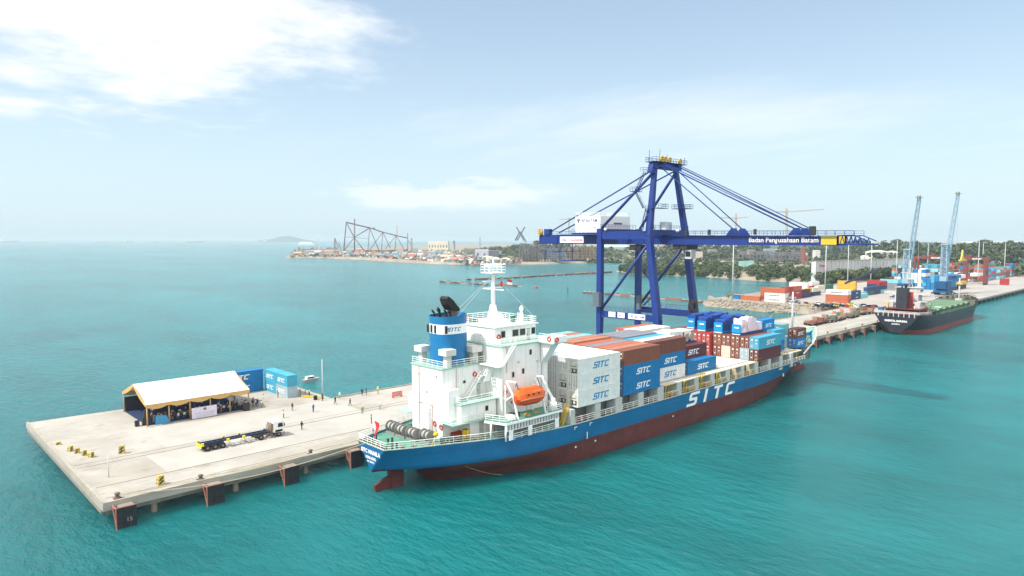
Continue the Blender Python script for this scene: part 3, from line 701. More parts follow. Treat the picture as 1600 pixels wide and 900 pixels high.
    for z in (27.6,28.6,29.5,30.2): ms.beam((mx_-.9, my-.9, z), (mx_+1.1, my+1.1, z), .12)
    ms.box(mx_-1.6, mx_+1.6, my-1.6, my+1.6, 33.95, 34.1); mo = ms.build('radar_mast', white2, t)
    ms = MB(); ms.rail([(mx_-1.6,my-1.6,34.1),(mx_+1.6,my-1.6,34.1),(mx_+1.6,my+1.6,34.1),(mx_-1.6,my+1.6,34.1)], 1.4, 3, 1.1, .06, closed=True); ms.tube((mx_,my,34.1),(mx_,my,36.3),.1,n=6); ms.build('mast_platform_rail', white2, mo)
    ms = MB(); ms.box(mx_-1.9, mx_+1.9, my-.12, my+.12, 35.2, 35.45); ms.box(mx_-1.3,mx_+1.3,my+1.2,my+1.4,32.3,32.5); ms.build('radar_scanner', white2, mo)
    fl = MB(); fl.add([(mx_+1.6,my-2.0,32.9),(mx_+2.5,my-2.4,32.6),(mx_+2.5,my-2.4,32.2),(mx_+1.6,my-2.0,32.4)], [(0,1,2,3)]); fl.add([(mx_+.6,my-1.4,32.7),(mx_+.9,my-1.6,32.3),(mx_+.8,my-1.6,31.4),(mx_+.5,my-1.4,31.6)], [(0,1,2,3)]); fl.build('signal_flags', M('flag_red', None), mo)
    fl = MB(); fl.add([(mx_+1.6,my-2.0,32.4),(mx_+2.5,my-2.4,32.2),(mx_+2.5,my-2.4,31.8),(mx_+1.6,my-2.0,31.9)], [(0,1,2,3)]); fl.build('signal_flags', white2, mo)
    an = MB()
    for x, y, h in ((80,88,2.2),(81.5,87.5,1.6),(79,94,1.2),(85,87.4,2),(86.6,88.2,1.5),(84.5,93,2.6)): an.cut(); an.tube((x, y, 25.05), (x, y, 25.05+h), .08, n=5)
    an.cut(); an.lathe((86.9,88.5,25.05), [(.4,0),(.4,1.3),(.25,1.9),(.42,2.3),(.42,2.6),(.1,3.0),(.01,3.05)], 10); an.cut(); an.lathe((82.0,88.8,25.05), [(.12,0),(.12,1.0),(.5,1.05),(.55,1.5),(.3,1.8),(.01,1.85)], 10); an.build('aerial', white2, t)
    an = MB(); an.box(79.2,80.4,93,94.2,25.06,25.9); an.cut(); an.box(85.0,85.7,88.8,89.4,25.06,26.2); an.build('deck_box', M('box_dark_green', (.02,.12,.08), .6), t)
    an = MB(); an.box(79.4,80.6,95.4,96.4,25.06,26.1); an.cut(); an.box(79.6,80.2,97.2,97.8,25.06,26.3); an.build('red_locker', M('lifebuoy_red', None), t)
    wr = MB()
    for q in ((72,88.5,27.2),(77,98,25.2),(88,86.2,26),(88,97,26)): wr.cut(); wr.tube((mx_, my, 33.6), q, .03, n=4)
    wr.build('stay_wire', lgrey, t)
    # boat deck, frames below it, and davits
    a = MB(); a.prism([(73.2,83.2,9.95),(74.6,79.3,9.95),(88.0,79.3,9.95),(88.0,83.35,9.95)], (0,0,.35)); a.build('boat_deck', [white2], t)
    a = MB(); a.poly([(73.4,83.2,10.305),(74.7,79.45,10.305),(87.8,79.45,10.305),(87.8,83.35,10.305)]); a.build('boat_deck_surface', mint, t)
    a = MB()
    for i in range(19): x = 75+i*.68; a.box(x-.06, x+.06, 79.5, 79.9, 8.9, 9.94)
    a.box(74.9, 87.5, 79.55, 79.7, 8.85, 8.95)
    a.tube((74.7,79.6,7.3),(74.7,79.6,9.95),.16); a.tube((73.5,81.9,7.3),(73.5,81.9,9.95),.14)
    for x in (75.4, 79.8, 86.4): a.box(x, x+.9, 79.5, 79.62, 7.3, 8.85)
    a.rail([(76.5,79.4,7.3),(86.3,79.4,7.3)], 1.0, 3, 1.6, .05); a.build('boat_deck_frames', white2, t)
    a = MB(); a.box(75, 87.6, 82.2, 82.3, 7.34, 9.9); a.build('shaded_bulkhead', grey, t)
    rl = MB(); rl.rail([(73.3,83.0,10.31),(74.7,79.4,10.31),(76.8,79.4,10.31)], 1.1, 3, 1.2, .05); rl.cut(); rl.rail([(84.3,79.4,10.31),(87.9,79.4,10.31),(87.9,83.2,10.31)], 1.1, 3, 1.2, .05); rl.build('boat_deck_railing', rail_m, t)
    for x in (77.6, 84.2):
        dv_ = MB(); dv_.beam((x, 79.7, 10.3), (x-.05, 80.9, 14.2), .22, .25); dv_.beam((x-.05, 80.9, 14.2), (x, 82.6, 16.3), .2, .22); dv_.beam((x, 82.8, 10.3), (x, 82.8, 15.6), .18, .18); dv_.beam((x, 80.9, 14.2), (x, 82.8, 13), .2, .2); dv_.beam((x,82.6,16.4),(x,80.2,16.5),.22,.22); dv_.build('davit', white2, t)
    cr_ = MB(); cr_.tube((86.6,80.3,10.3),(86.6,80.3,11.8),.7,n=12); cr_.tube((86.6,80.3,11.8),(86.6,80.3,12.4),.45,n=10); cr_.beam((86.6,80.3,12.2),(85.0,81.6,16.4),.42,.5,w2=.25,h2=.3); cr_.build('provision_crane', white2, t)
    a = MB(); a.tube((76.0,80.5,10.75),(77.0,79.9,10.75),.48,n=12); a.cut(); a.tube((76.4,81.4,10.75),(77.4,80.8,10.75),.42,n=12); a.build('liferaft_canister', white2, t)
    a = MB(); a.box(77.0,77.8,80.9,81.5,10.31,11.3); a.cut(); a.box(78.9,79.4,81.2,81.6,10.31,11.1); a.build('deck_winch', dark, t)
    a = MB(); a.box(80.2,80.9,80.2,81.0,10.31,10.7); a.cut(); a.box(82.4,83.4,80.6,81.0,10.31,10.6); a.build('gear_box', M('ochre_paint', (.45,.30,.08), .7), t)
    a = MB(); a.stair((88.4,80.0,7.3),(90.1,80.0,10.4), .7, 9); a.build('yellow_ladder', yellow_p, t)
    # hatch coamings and covers
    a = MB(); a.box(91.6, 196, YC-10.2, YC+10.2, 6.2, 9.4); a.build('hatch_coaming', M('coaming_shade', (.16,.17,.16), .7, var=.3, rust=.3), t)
    for x0, x1 in ((91.8,104.6),(105,117.8),(118.4,131.2),(131.6,144.4),(145.2,158.6),(159.4,172),(172.6,185),(185.4,195.8)):
        a = MB(); yy = 10.0 if x1 < 186 else 8.2; a.box(x0, x1, YC-10.1 if x1 < 186 else YC-8, YC+10.1 if x1 < 186 else YC+8, 9.42, 9.85)
        for k_ in range(1, 5): y = YC-10+4*k_; a.box(x0+.2, x1-.2, y-.04, y+.04, 9.85, 9.92)
        a.build('hatch_cover', hatch_white, t)
    # side pillars carrying the outboard containers
    for s_ in (-1, 1):
        for i in range(14):
            x0, x1 = [(90.0,91.2),(96.8,98.4),(102.8,104.9),(110.1,111.9),(116.7,118.9),(123.8,125.6),(130.6,132.4),(137.2,139.0),(144.0,146.0),(151.2,152.8),(157.8,159.8),(165.2,166.6),(171.4,173.2),(178.0,179.4)][i]
            a = MB(); y = YC+s_*12.62; a.box(x0, x1, y, y-s_*2.2, 6.2, 9.82); a.build('pillar', lgrey, t)
        a = MB(); y = YC+s_*12.62; a.box(118.9, 158.5, y, y-s_*1.6, 9.82, 9.98) if s_ < 0 else a.box(118.9,158.5,y,y-s_*.3,9.82,9.98)
        a.cut(); a.box(174, 186, y-s_*.6, y-s_*2.4, 9.6, 9.8)
        a.build('side_gangway', hatch_white, t)
        a = MB(); a.rail([(91.5, y-s_*.1, 7.2), (187, y-s_*.1, 7.2)], 1.1, 3, 1.7, .055); a.build('side_railing', rail_m, t)
    a = MB(); y = YC-12.75
    for x in (119.4,126.2,133,139.6,146.6,153.4):
        a.cut(); a.path([(x,y,7.2),(x,y,9.5),(x+.5,y,9.9),(x+3.2,y,9.9)], .10, 5); a.path([(x+.8,y,7.3),(x+.8,y,9.4)], .07, 5); a.rail([(x+.9,y,7.2),(x+4.6,y,7.2)], 1.0, 2, 1.2, .06)
    for x in (131.5, 158.2, 172.8): a.cut(); a.rail([(x,y+.3,9.85),(x+3.5,y+.3,9.85)], .7, 1, 1, .08)
    a.cut(); a.path([(182,y+1.5,7.2),(182,y+1.5,10),(184.5,y+1.5,10),(184.5,y+1.5,7.2)], .13, 5); a.build('yellow_pipe_frame', yellow_p, t)
    a = MB()
    for x in (92.5,93.7,122,128.6,136,149,156): a.cut(); a.box(x, x+.6, YC-11.9, YC-11.3, 6.2, 7.9)
    a.build('valve_post', M('valve_red', (.30,.04,.04), .6, var=.3), t)
    # forecastle gear and foremast
    a = MB(); a.tube((203, YC-2.6, 10.2), (203, YC+2.6, 10.2), .8, n=14); a.box(202, 204.2, YC-3.2, YC-2.6, 9.3, 11); a.box(202, 204.2, YC+2.6, YC+3.2, 9.3, 11); a.box(202,204.2,-.3+YC,YC+.3,9.3,10.9); a.build('windlass', M('gear_green', (.08,.30,.20), .6, var=.2, rust=.3), t)
    a = MB()
    for x, y in ((198,85),(199.5,98),(208,88.6),(208,95),(213,90.4),(213,93.2),(196.5,88)): a.cut(); a.tube((x,y,9.3),(x,y,10.3),.35,n=8)
    a.cut(); a.box(198,200,82.7,83.5,9.3,10.2); a.cut(); a.tube((199,84.4,9.3),(200.2,84.0,11.5),.15,n=6); a.build('forecastle_bollard', brown_m, t)
    a = MB(); a.tube((206.5,YC,9.3),(206.5,YC,24.0),.42,.22,n=10); a.box(205.9,207.1,YC-.9,YC+.9,21.2,21.35); a.rail([(205.9,YC-.9,21.35),(207.1,YC-.9,21.35),(207.1,YC+.9,21.35),(205.9,YC+.9,21.35)],1,2,1,.05,closed=True)
    a.tube((206.5,YC,23.2),(197,YC+9,10),.04,n=4); a.tube((206.5,YC,23.2),(196,YC-7,10),.04,n=4); a.tube((206.5,YC,22),(214,YC+2.5,11),.04,n=4); a.build('foremast', pale_steel, t)
    return t
ship = make_ship()
# lifeboat hangs in its davits: a thing of its own
def lifeboat():
    t = thing('lifeboat', 'bright orange enclosed lifeboat hanging in white davits on the ship side', 'lifeboat', (80.9, 80.4, 12.4))
    def loft(secs, mi=0):
        mb = MB(); n = len(secs[0]); vs = sum(secs, [])
        mb.add(vs, [(k*n+i, k*n+(i+1) % n, (k+1)*n+(i+1) % n, (k+1)*n+i) for k in range(len(secs)-1) for i in range(n)], mi, False)
        mb.poly(secs[0], mi); mb.poly(secs[-1], mi); return mb
    cx, cy = 80.9, 80.35
    def sec(x, w_, zb, zt): return [(x, cy-w_*.35, zb), (x, cy-w_*.85, zb+.5), (x, cy-w_, zb+1.15), (x, cy+w_, zb+1.15), (x, cy+w_*.85, zb+.5), (x, cy+w_*.35, zb)]
    loft([sec(77.4,.35,13.0,0),sec(78.0,.9,12.6,0),sec(79.3,1.2,12.35,0),sec(82.4,1.22,12.3,0),sec(83.6,.95,12.6,0),sec(84.2,.5,13.0,0)]).build('hull', M('orange_hull', (.68,.08,.02), .45, var=.25, scale=2), t)
    def sec2(x, w_, h_): return [(x, cy-w_, 13.6), (x, cy-w_*.85, 13.6+h_*.5), (x, cy-w_*.45, 13.6+h_), (x, cy+w_*.45, 13.6+h_), (x, cy+w_*.85, 13.6+h_*.5), (x, cy+w_, 13.6)]
    loft([sec2(77.5,.55,.7),sec2(77.9,.9,1.35),sec2(79.0,1.15,1.75),sec2(82.6,1.15,1.7),sec2(83.7,.85,1.2),sec2(84.1,.5,.6)]).build('canopy', orange_p, t)
    w_ = MB()
    for x in (79.4,80.6,81.8): w_.cut(); w_.box(x, x+.35, cy-1.16, cy-1.1, 14.1, 14.35)
    w_.build('window', glass, t)
    w_ = MB(); w_.path([(80.9,cy-1.2,13.75),(80.9,cy-.98,14.7),(83.0,cy-.98,14.65),(83.1,cy-1.15,13.75)], .04, 4); w_.box(77.6,84.0,cy-1.27,cy-1.2,13.5,13.62); w_.build('grab_line', M('pale_orange', (.75,.35,.2), .6), t)
    w_ = MB()
    for x in (78.3, 83.4): w_.cut(); w_.beam((x, cy, 15.0), (x, cy+.6, 16.4), .1, .1)
    w_.build('lifting_fall', dark, t)
lifeboat()
# ================================================================ CONTAINERS
CC = {  # colour name -> (side colour, lettering colour)
 'blue': ((.006,.165,.40), 'w'), 'light blue': ((.06,.34,.50), 'w'), 'bright blue': ((.003,.20,.52), 'w'),
 'white': ((.72,.73,.71), 'b'), 'brown': ((.17,.055,.040), 'w'), 'rust brown': ((.22,.075,.045), 'w'), 'maroon': ((.11,.028,.033), 'w'),
 'red': ((.36,.035,.035), 'w'), 'orange-red': ((.42,.12,.06), 'w'), 'grey': ((.21,.22,.25), 'w'), 'dark blue': ((.02,.05,.14), 'w'),
 'cyan': ((.20,.50,.55), 'w'), 'green': ((.03,.16,.12), 'w'), 'yellow': ((.55,.36,.05), 'b'), 'cream': ((.62,.58,.47), 'b'), 'weathered pale blue': ((.33,.45,.50), 'w'), 'salmon': ((.40,.17,.11), 'w')}
lw = M('lettering_white', (.80,.80,.78), .5, var=.04); lb = M('lettering_sitc_blue', (.008,.22,.46), .5, var=.04)
def cmat(c): return M('container_'+c.replace(' ', '_').replace('-', '_'), CC[c][0], .5, var=.14, scale=.9, streak=.16, rust=.10)
rod_m = M('door_rod', (.42,.34,.30), .5, metal=.2); lab_m = M('door_label', (.75,.74,.70), .6, var=.1)
PROTO = {}
def container_proto(L_, H, col, mark='', detail=2, reefer=False):
    """container with its door end at x=0, long side at y=0; mark = lettering on both sides"""
    key = (L_, H, col, mark, detail, reefer)
    if key in PROTO: return PROTO[key]
    t = thing('shipping_container', '', 'container', (0,0,0)); W = 2.44; m = cmat(col)
    b = MB()
    if detail >= 1:
        fr = .13
        for x in (0, L_-fr):
            for y in (0, W-fr): b.box(x, x+fr, y, y+fr, fr, H-fr)
        for z in (0, H-fr):
            for y in (0, W-fr): b.box(0, L_, y, y+fr, z, z+fr)
            for x in (0, L_-fr): b.box(x, x+fr, fr, W-fr, z, z+fr)
        b.box(fr, L_-fr, fr, W-fr, H-.06, H-.03); b.box(fr, L_-fr, fr, W-fr, .05, .1)
        n = int((L_-2*fr)/.56) if not reefer else 1; p = (L_-2*fr)/n
        for y0, dd in ((.03, .05), (W-.03, -.05)):
            for i in range(n):
                x = fr+i*p
                if reefer: b.add([(x,y0,fr),(x+p,y0,fr),(x+p,y0,H-fr),(x,y0,H-fr)], [(0,1,2,3)])
                else:
                    xs_ = [x, x+p*.3, x+p*.45, x+p*.85, x+p]; ys_ = [y0, y0, y0+dd, y0+dd, y0]
                    vs = [(a, q, z) for z in (fr, H-fr) for a, q in zip(xs_, ys_)]
                    b.add(vs, [(k, k+1, k+6, k+5) for k in range(4)])
        if detail < 2: b.add([(.05,fr,fr),(.05,W-fr,fr),(.05,W-fr,H-fr),(.05,fr,H-fr)], [(0,1,2,3)])
        b.add([(L_-.05,fr,fr),(L_-.05,W-fr,fr),(L_-.05,W-fr,H-fr),(L_-.05,fr,H-fr)], [(0,1,2,3)])
    else: b.box(0, L_, 0, W, 0, H)
    b.build('body', m, t)
    if detail >= 1:
        if reefer:
            d = MB(); d.box(.03, .1, .13, W-.13, .13, H-.13); do = d.build('refrigeration_unit', M('unit_cream', (.62,.60,.52), .6, var=.3, rust=.3), t)
            d = MB(); d.box(-.02, .028, .35, W-.75, .35, 1.15); d.box(.0,.028,.5,W-.6,1.5,1.6); d.build('unit_grille', M('unit_dark', (.05,.055,.06), .5, var=.6, scale=6), do)
            d = MB(); d.tube((.02,W*.35,.8),(-.05,W*.35,.8),.28,n=10); d.cut(); d.box(-.04,-.021,W*.6,W*.85,.5,1.0); d.cut(); d.box(.0,.028,.3,.7,1.8,2.2); d.build('unit_fan', lgrey, do)
        elif detail >= 2:
            d = MB(); d.box(.02, .06, .13, W/2-.02, .13, H-.13); d.box(.02, .06, W/2+.02, W-.13, .13, H-.13); do = d.build('door', m, t)
            d = MB()
            for y in (.38, .88, 1.56, 2.06): d.box(-.03, .01, y-.035, y+.035, .1, H-.08); d.box(-.04,.0,y-.12,y+.12,1.0,1.1)
            d.build('locking_bars', rod_m, do)
            d = MB(); d.box(.005,.018,.45,.85,H-.75,H-.5); d.box(.005,.018,1.62,2.0,H-.8,H-.45); d.box(.005,.018,.5,.8,1.3,1.5); d.box(.005,.018,1.65,1.95,.6,.85); d.build('door_labels', lab_m, do)
    lm = lb if CC[col][1] == 'b' else lw
    if mark == 'SITC':
        b = MB(); h = 1.18 if L_ > 8 else .95; wd = 4.0*h*1.05; x0 = L_*.55-wd/2 if L_ > 8 else L_*.5-wd/2-.1
        logo(b, (x0, .012, H*.46-h/2), (1,0,0), (0,0,1), h, .14, wide=1.15)
        b.cut(); logo(b, (L_-x0, W-.012, H*.46-h/2), (-1,0,0), (0,0,1), h, .14, wide=1.15)
        if L_ > 8:
            pass
        b.build('lettering', lm, t)
    elif mark == 'END':
        b = MB(); text(b, 'SITC', (.0-.045, W*.72, H*.55), (0,-1,0), (0,0,1), .42, shear=.3); b.build('lettering', lm, t)
    elif mark:
        b = MB(); h = .8
        if mark == 'MAERSK':
            b.box(.9, 2.1, .0, .014, H*.46-.6, H*.46+.6, 0)
            b.build('emblem', M('emblem_blue', (.18,.45,.62), .5), t)
            b = MB(); pts = []
            for i in range(14):
                a = math.pi*i/7; r_ = .5 if i % 2 == 0 else .24; pts.append((1.5+r_*math.sin(a), -.004, H*.46+r_*math.cos(a)))
            b.poly(pts); b.build('emblem', lw, t)
            b = MB(); text(b, mark, (3.0, .008, H*.46-h/2), (1,0,0), (0,0,1), h, bold=.03, width=6.5); b.build('lettering', M('lettering_dark', (.08,.10,.14), .5), t)
        else:
            text(b, mark, (L_*.5, .008, H*.46-h/2), (1,0,0), (0,0,1), h, bold=.03, centre=True); b.build('lettering', M('lettering_dark', (.08,.10,.14), .5) if CC[col][1] == 'b' else lw, t)
    PROTO[key] = t; t['_used'] = 0
    return t
def put(loc, rz, label, group, *spec, **kw):
    p = container_proto(*spec, **kw)
    if not p['_used']: o = p; p['_used'] = 1
    else: o = copy_tree(p); 
    o.location = loc; o.rotation_euler = (0, 0, rz); o['label'] = label; o['group'] = group
    return o
RY = lambda i: 79.22+2.53*i
TIER = ['bottom', 'middle', 'top']
G1 = 'containers stacked on the container ship'
def stack(x, row, zb, cols, bay, L_=12.19, marks=None, H=2.9, reefer=False, rowname=None, det=2):
    for k, c in enumerate(cols):
        if c is None: continue
        mk_ = (marks[k] if marks else '')
        rn = 'row nearest the camera' if row == 0 else f'{ordn(row)} row behind it'
        kind = 'refrigerated container' if reefer else 'container'
        tn = TIER[k] if len(cols) > 1 else 'only'
        rn = 'camera-side row' if row == 0 else f'{ordn(row)} row'
        lab = f'{c} {kind}' + (' with lettering' if mk_ else '') + f', {tn} tier, {rn} from the camera side, {bay}'
        if row == 0: lab = f'{c} {kind}' + (' with lettering' if mk_ else '') + f', {tn} tier, outermost row facing the camera, {bay}'
        put((x, RY(row), zb+k*H), 0, lab, G1, L_, H, c, mk_, det, reefer)
S3 = ['SITC']*3
def bay(x, zb, rows, name, **kw):
    for r_, cols in rows.items():
        mk_ = [('SITC' if q.endswith('*') else '') if q else '' for q in cols]; cc = [q.rstrip('*') if q else None for q in cols]
        stack(x, r_, zb, cc, name, marks=mk_, **kw)
A_ = 'stack behind bridge'
for r_ in range(6):
    for k_ in range(3): stack(92.0, r_, 9.95, [None]*k_+['white']+[None]*(2-k_), 'block behind the bridge', marks=S3 if r_ == 0 else ['']*3, reefer=(k_, r_) in ((0,0),(0,1),(2,0),(1,1),(0,3),(2,4)))
bay(105.3, 9.95, {0: ['blue*','blue*','rust brown'], 1: [None,'blue','salmon'], 2: [None,None,'orange-red'], 3: [None,None,'grey'], 4: [None,None,'orange-red']}, 'second block')
bay(105.3, 10.25, {5: [None,None,'salmon'], 6: [None,None,'salmon'], 7: [None,None,'cyan'], 8: [None,None,'orange-red'], 9: [None,None,'cyan']}, 'second block')
bay(118.7, 9.95, {1: ['white*','blue*','brown'], 2: [None,None,'white'], 3: [None,None,'light blue']}, 'third block')
bay(118.7, 10.2, {4: [None,None,'grey'], 5: [None,None,'grey'], 6: [None,None,'grey']}, 'third block')
bay(131.9, 9.95, {1: ['blue*'], }, 'midships', )
bay(131.9, 9.95, {2: ['brown','maroon*'], 3: ['brown','red'], 4: ['brown','red'], 5: [None,'brown'], 6: [None,None,'white'], 7: [None,None,'white'], 8: [None,None,'orange-red']}, 'midships block')
bay(159.8, 9.95, {0: ['maroon','light blue*'], 1: ['weathered pale blue','brown'], 2: ['brown','brown'], 3: ['cream','brown'], 4: ['brown','rust brown'], 8: ['brown','red'], 9: ['brown','red']}, 'forward block')
bay(158.6, 9.95, {5: ['red','red'], 6: ['red','red'], 7: ['red','red']}, 'forward block')
F = 'bow group'
for x, r_, z, c, mk_, lab in (
  (186.9,1,9.95,'bright blue','SITC','bright blue short container under the brown one, nearest the bow'),
  (186.9,1,12.6,'brown','SITC','brown short container on top of the bright blue one nearest the bow'),
  (185.2,2,10.0,'weathered pale blue','','pale blue short container inboard of the bright blue one at the bow'),
  (187.2,3,10.0,'blue','','blue short container in the middle of the bow group, lower tier'),
  (187.2,3,12.9,'cyan','','cyan topped short container behind the brown one at the bow'),
  (187.2,4,12.9,'cyan','','cyan topped short container near the middle of the bow group'),
  (187.2,4,10.0,'blue','','blue short container under the cyan one farther inboard at the bow'),
  (173.6,1,13.2,'light blue','','small pale blue box end standing just behind the forward block'),
  (173.6,1,10.3,'blue','','blue short container low down behind the forward block'),
  (172.6,2,15.8,'bright blue','SITC','blue short container on top of the far end of the forward block, beside pink cargo'),
  (172.6,2,12.9,'blue','','blue short container carrying the topmost one behind the forward block'),
  (172.6,2,10.0,'blue','','blue short container at the foot of the pile behind the forward block')):
    put((x, RY(r_) if r_ != 1 or x < 180 else 81.7, z), 0, lab, G1, 6.06, 2.65 if x > 186 and r_ == 1 else 2.9, c, mk_, 2, False)
# flat racks with sheeted cargo on top of the forward block
tarp_b = M('blue_tarpaulin', (.014,.062,.30), .55, var=.3, scale=.6, bump=.8, bscale=.8)
tarp_w = M('pink_white_wrapping', (.78,.62,.68), .5, var=.25, scale=.8, bump=.6, bscale=1.0)
wrapw = M('clear_white_wrapping', (.74,.72,.69), .5, var=.15, scale=.7, bump=.4)
rack_b = M('rack_blue', (.005,.24,.50), .5, var=.1)
def lump(mb, x0, x1, y0, y1, z0, z1, seed=0, nx=10, ny=4, mi=0, wob=.18):
    """sheeted cargo: a box with sagging, creased faces"""
    def P(u, v, w_):
        x = x0+(x1-x0)*u; y = y0+(y1-y0)*v; z = z0+(z1-z0)*w_
        q = Vector((x*.7+seed, y*.9, z*.8)); s_ = noise.noise(q)*wob*2
        if w_ > .9: z += s_ + noise.noise(Vector((x*.25, seed, 0)))*wob*2.5
        if v in (0, 1): y += s_*.6
        if u in (0, 1): x += s_*.4
        return (x, y, z)
    def grid(fn, a, b_):
        vs = [fn(i/a, j/b_) for j in range(b_+1) for i in range(a+1)]
        mb.add(vs, [(j*(a+1)+i, j*(a+1)+i+1, (j+1)*(a+1)+i+1, (j+1)*(a+1)+i) for j in range(b_) for i in range(a)], mi, False)
    grid(lambda u, v: P(u, v, 1), nx, ny)
    for v in (0, 1): grid(lambda u, w_: P(u, v, w_), nx, 3)
    for u in (0, 1): grid(lambda v, w_: P(u, v, w_), ny, 3)
def rack(x, row, z, label, kind):
    t = thing('flat_rack', label, 'flat rack', (x, RY(row), z), 'flat racks on top of the forward containers'); y = RY(row)
    a = MB(); a.box(x, x+12.19, y, y+2.44, z, z+.6); a.build('platform', rack_b if kind != 'open' else M('rack_dark', (.02,.06,.18), .5), t)
    for xx in (x, x+12.0):
        a = MB(); a.box(xx, xx+.19, y, y+2.44, z+.6, z+2.75); e = a.build('end_wall', rack_b, t)
        a = MB(); a.box(xx-.03, xx-.005, y+.5, y+1.8, z+1.75, z+2.05); a.box(xx-.02, xx-.003, y+.15, y+2.3, z+.1, z+.3); a.build('lettering', lw, e)
    a = MB()
    if kind == 'tarp': lump(a, x+.5, x+11.5, y+.05, y+2.4, z+.6, z+3.7, row); c = a.build('sheeted_cargo', tarp_b, t)
    elif kind == 'half': lump(a, x+.4, x+3.2, y+.05, y+2.4, z+.6, z+3.4, row, 4); lump(a, x+3.3, x+11.8, y, y+2.44, z+.6, z+4.1, row+3); c = a.build('sheeted_cargo', tarp_b, t)
    else:
        lump(a, x+.6, x+3.6, y+.1, y+2.3, z+.6, z+3.6, row, 4, wob=.3); lump(a, x+3.9, x+8.4, y+.1, y+2.3, z+.6, z+3.9, row+5, 5, wob=.3); lump(a, x+8.6, x+11.6, y+.1, y+2.3, z+.6, z+2.6, row+8, 4, wob=.2); c = a.build('wrapped_cargo', tarp_w, t)
    return t
rack(160.2, 2, 15.8, 'blue flat rack loaded with pinkish-white wrapped cargo on the forward containers', 'open')
rack(160.2, 4, 15.8, 'blue flat rack with blue tarpaulin load right beside the pink wrapped one', 'half')
rack(160.6, 6, 15.8, 'blue flat rack under a long blue tarpaulin, between two other blue sheeted racks', 'half')
rack(163.5, 8, 15.8, 'blue flat rack with blue tarpaulin, the one closest to the big gantry crane', 'tarp')
# wrapped machinery midships
t = thing('wrapped_machine', 'white wrapped machinery with round wheels standing on the midships containers', 'machinery', (133, RY(3), 15.75), 'machines carried on deck')
a = MB(); a.box(132.5, 143.6, RY(3), RY(4)+2.4, 15.76, 16.1); a.build('platform', M('rack_dark', None), t)
a = MB(); lump(a, 132.6, 138.0, RY(3)+.2, RY(4)+2.2, 17.2, 18.9, 4, 6); a.box(138.1,143.4,RY(3)+.6,RY(4)+1.8,16.8,18.6); a.build('machine_body', wrapw, t)
a = MB()
for x in (134.5, 136.7, 139.6, 141.8): a.tube((x, RY(3)+.05, 17.1), (x, RY(3)+.6, 17.1), .95, n=16)
a.build('wheel', M('wrapped_wheel', (.36,.31,.28), .7, var=.4, scale=3), t)
a = MB()
for x in (142.2,142.9): 
    for z in (16.6,17.3,18.0): a.box(x, x+.45, RY(3)+.5, RY(3)+.59, z, z+.4)
a.box(138.3,139.2,RY(3)+.5,RY(3)+.59,17.4,18.3); a.build('machine_vents', M('vent_red_brown', (.25,.10,.08), .6), t)
t = thing('boat_on_deck', 'small white motor boat shape under wrapping behind the cyan box near the bow', 'boat', (180, 88, 10), None)
a = MB(); a.prism([(177.5,85.0,11.2),(184.8,85.0,11.2),(186.3,85.0,13.4),(177.2,85.0,13.4)], (0,3.0,0)); a.build('hull', M('dark_wrap', (.06,.07,.09), .6), t)
a = MB(); lump(a, 178, 185.5, 85.2, 87.8, 13.4, 14.6, 2, 6); lump(a, 179.5, 183, 85.5, 87.5, 14.6, 15.6, 3, 4); a.build('wrapped_cabin', wrapw, t)
# containers on the quay
WZc = WZ+.02; G2 = 'stacked containers on the wharf head'
for (y, z, c, lab) in ((149.0,0,'weathered pale blue','weathered pale blue container at the bottom of the quay stack, end nearest the people'),
                       (149.0,2.6,'light blue','light blue container on top of the weathered one in the quay stack'),
                       (155.15,0,'light blue','lower light blue container in the corner of the quay stack'),
                       (155.15,2.6,'light blue','upper light blue container in the corner of the quay stack')):
    o = put((70.6, y+6.06, WZc+z), R(-90), lab, G2, 6.06, 2.6, c, 'SITC', 2, False)
for z, lab in ((0,'long blue container behind the marquee, lower of the two'), (2.6,'long blue container behind the marquee, upper of the two')):
    put((58.1, 161.3, WZc+z), 0, lab, G2, 12.19, 2.6, 'blue', 'SITC', 2, False)
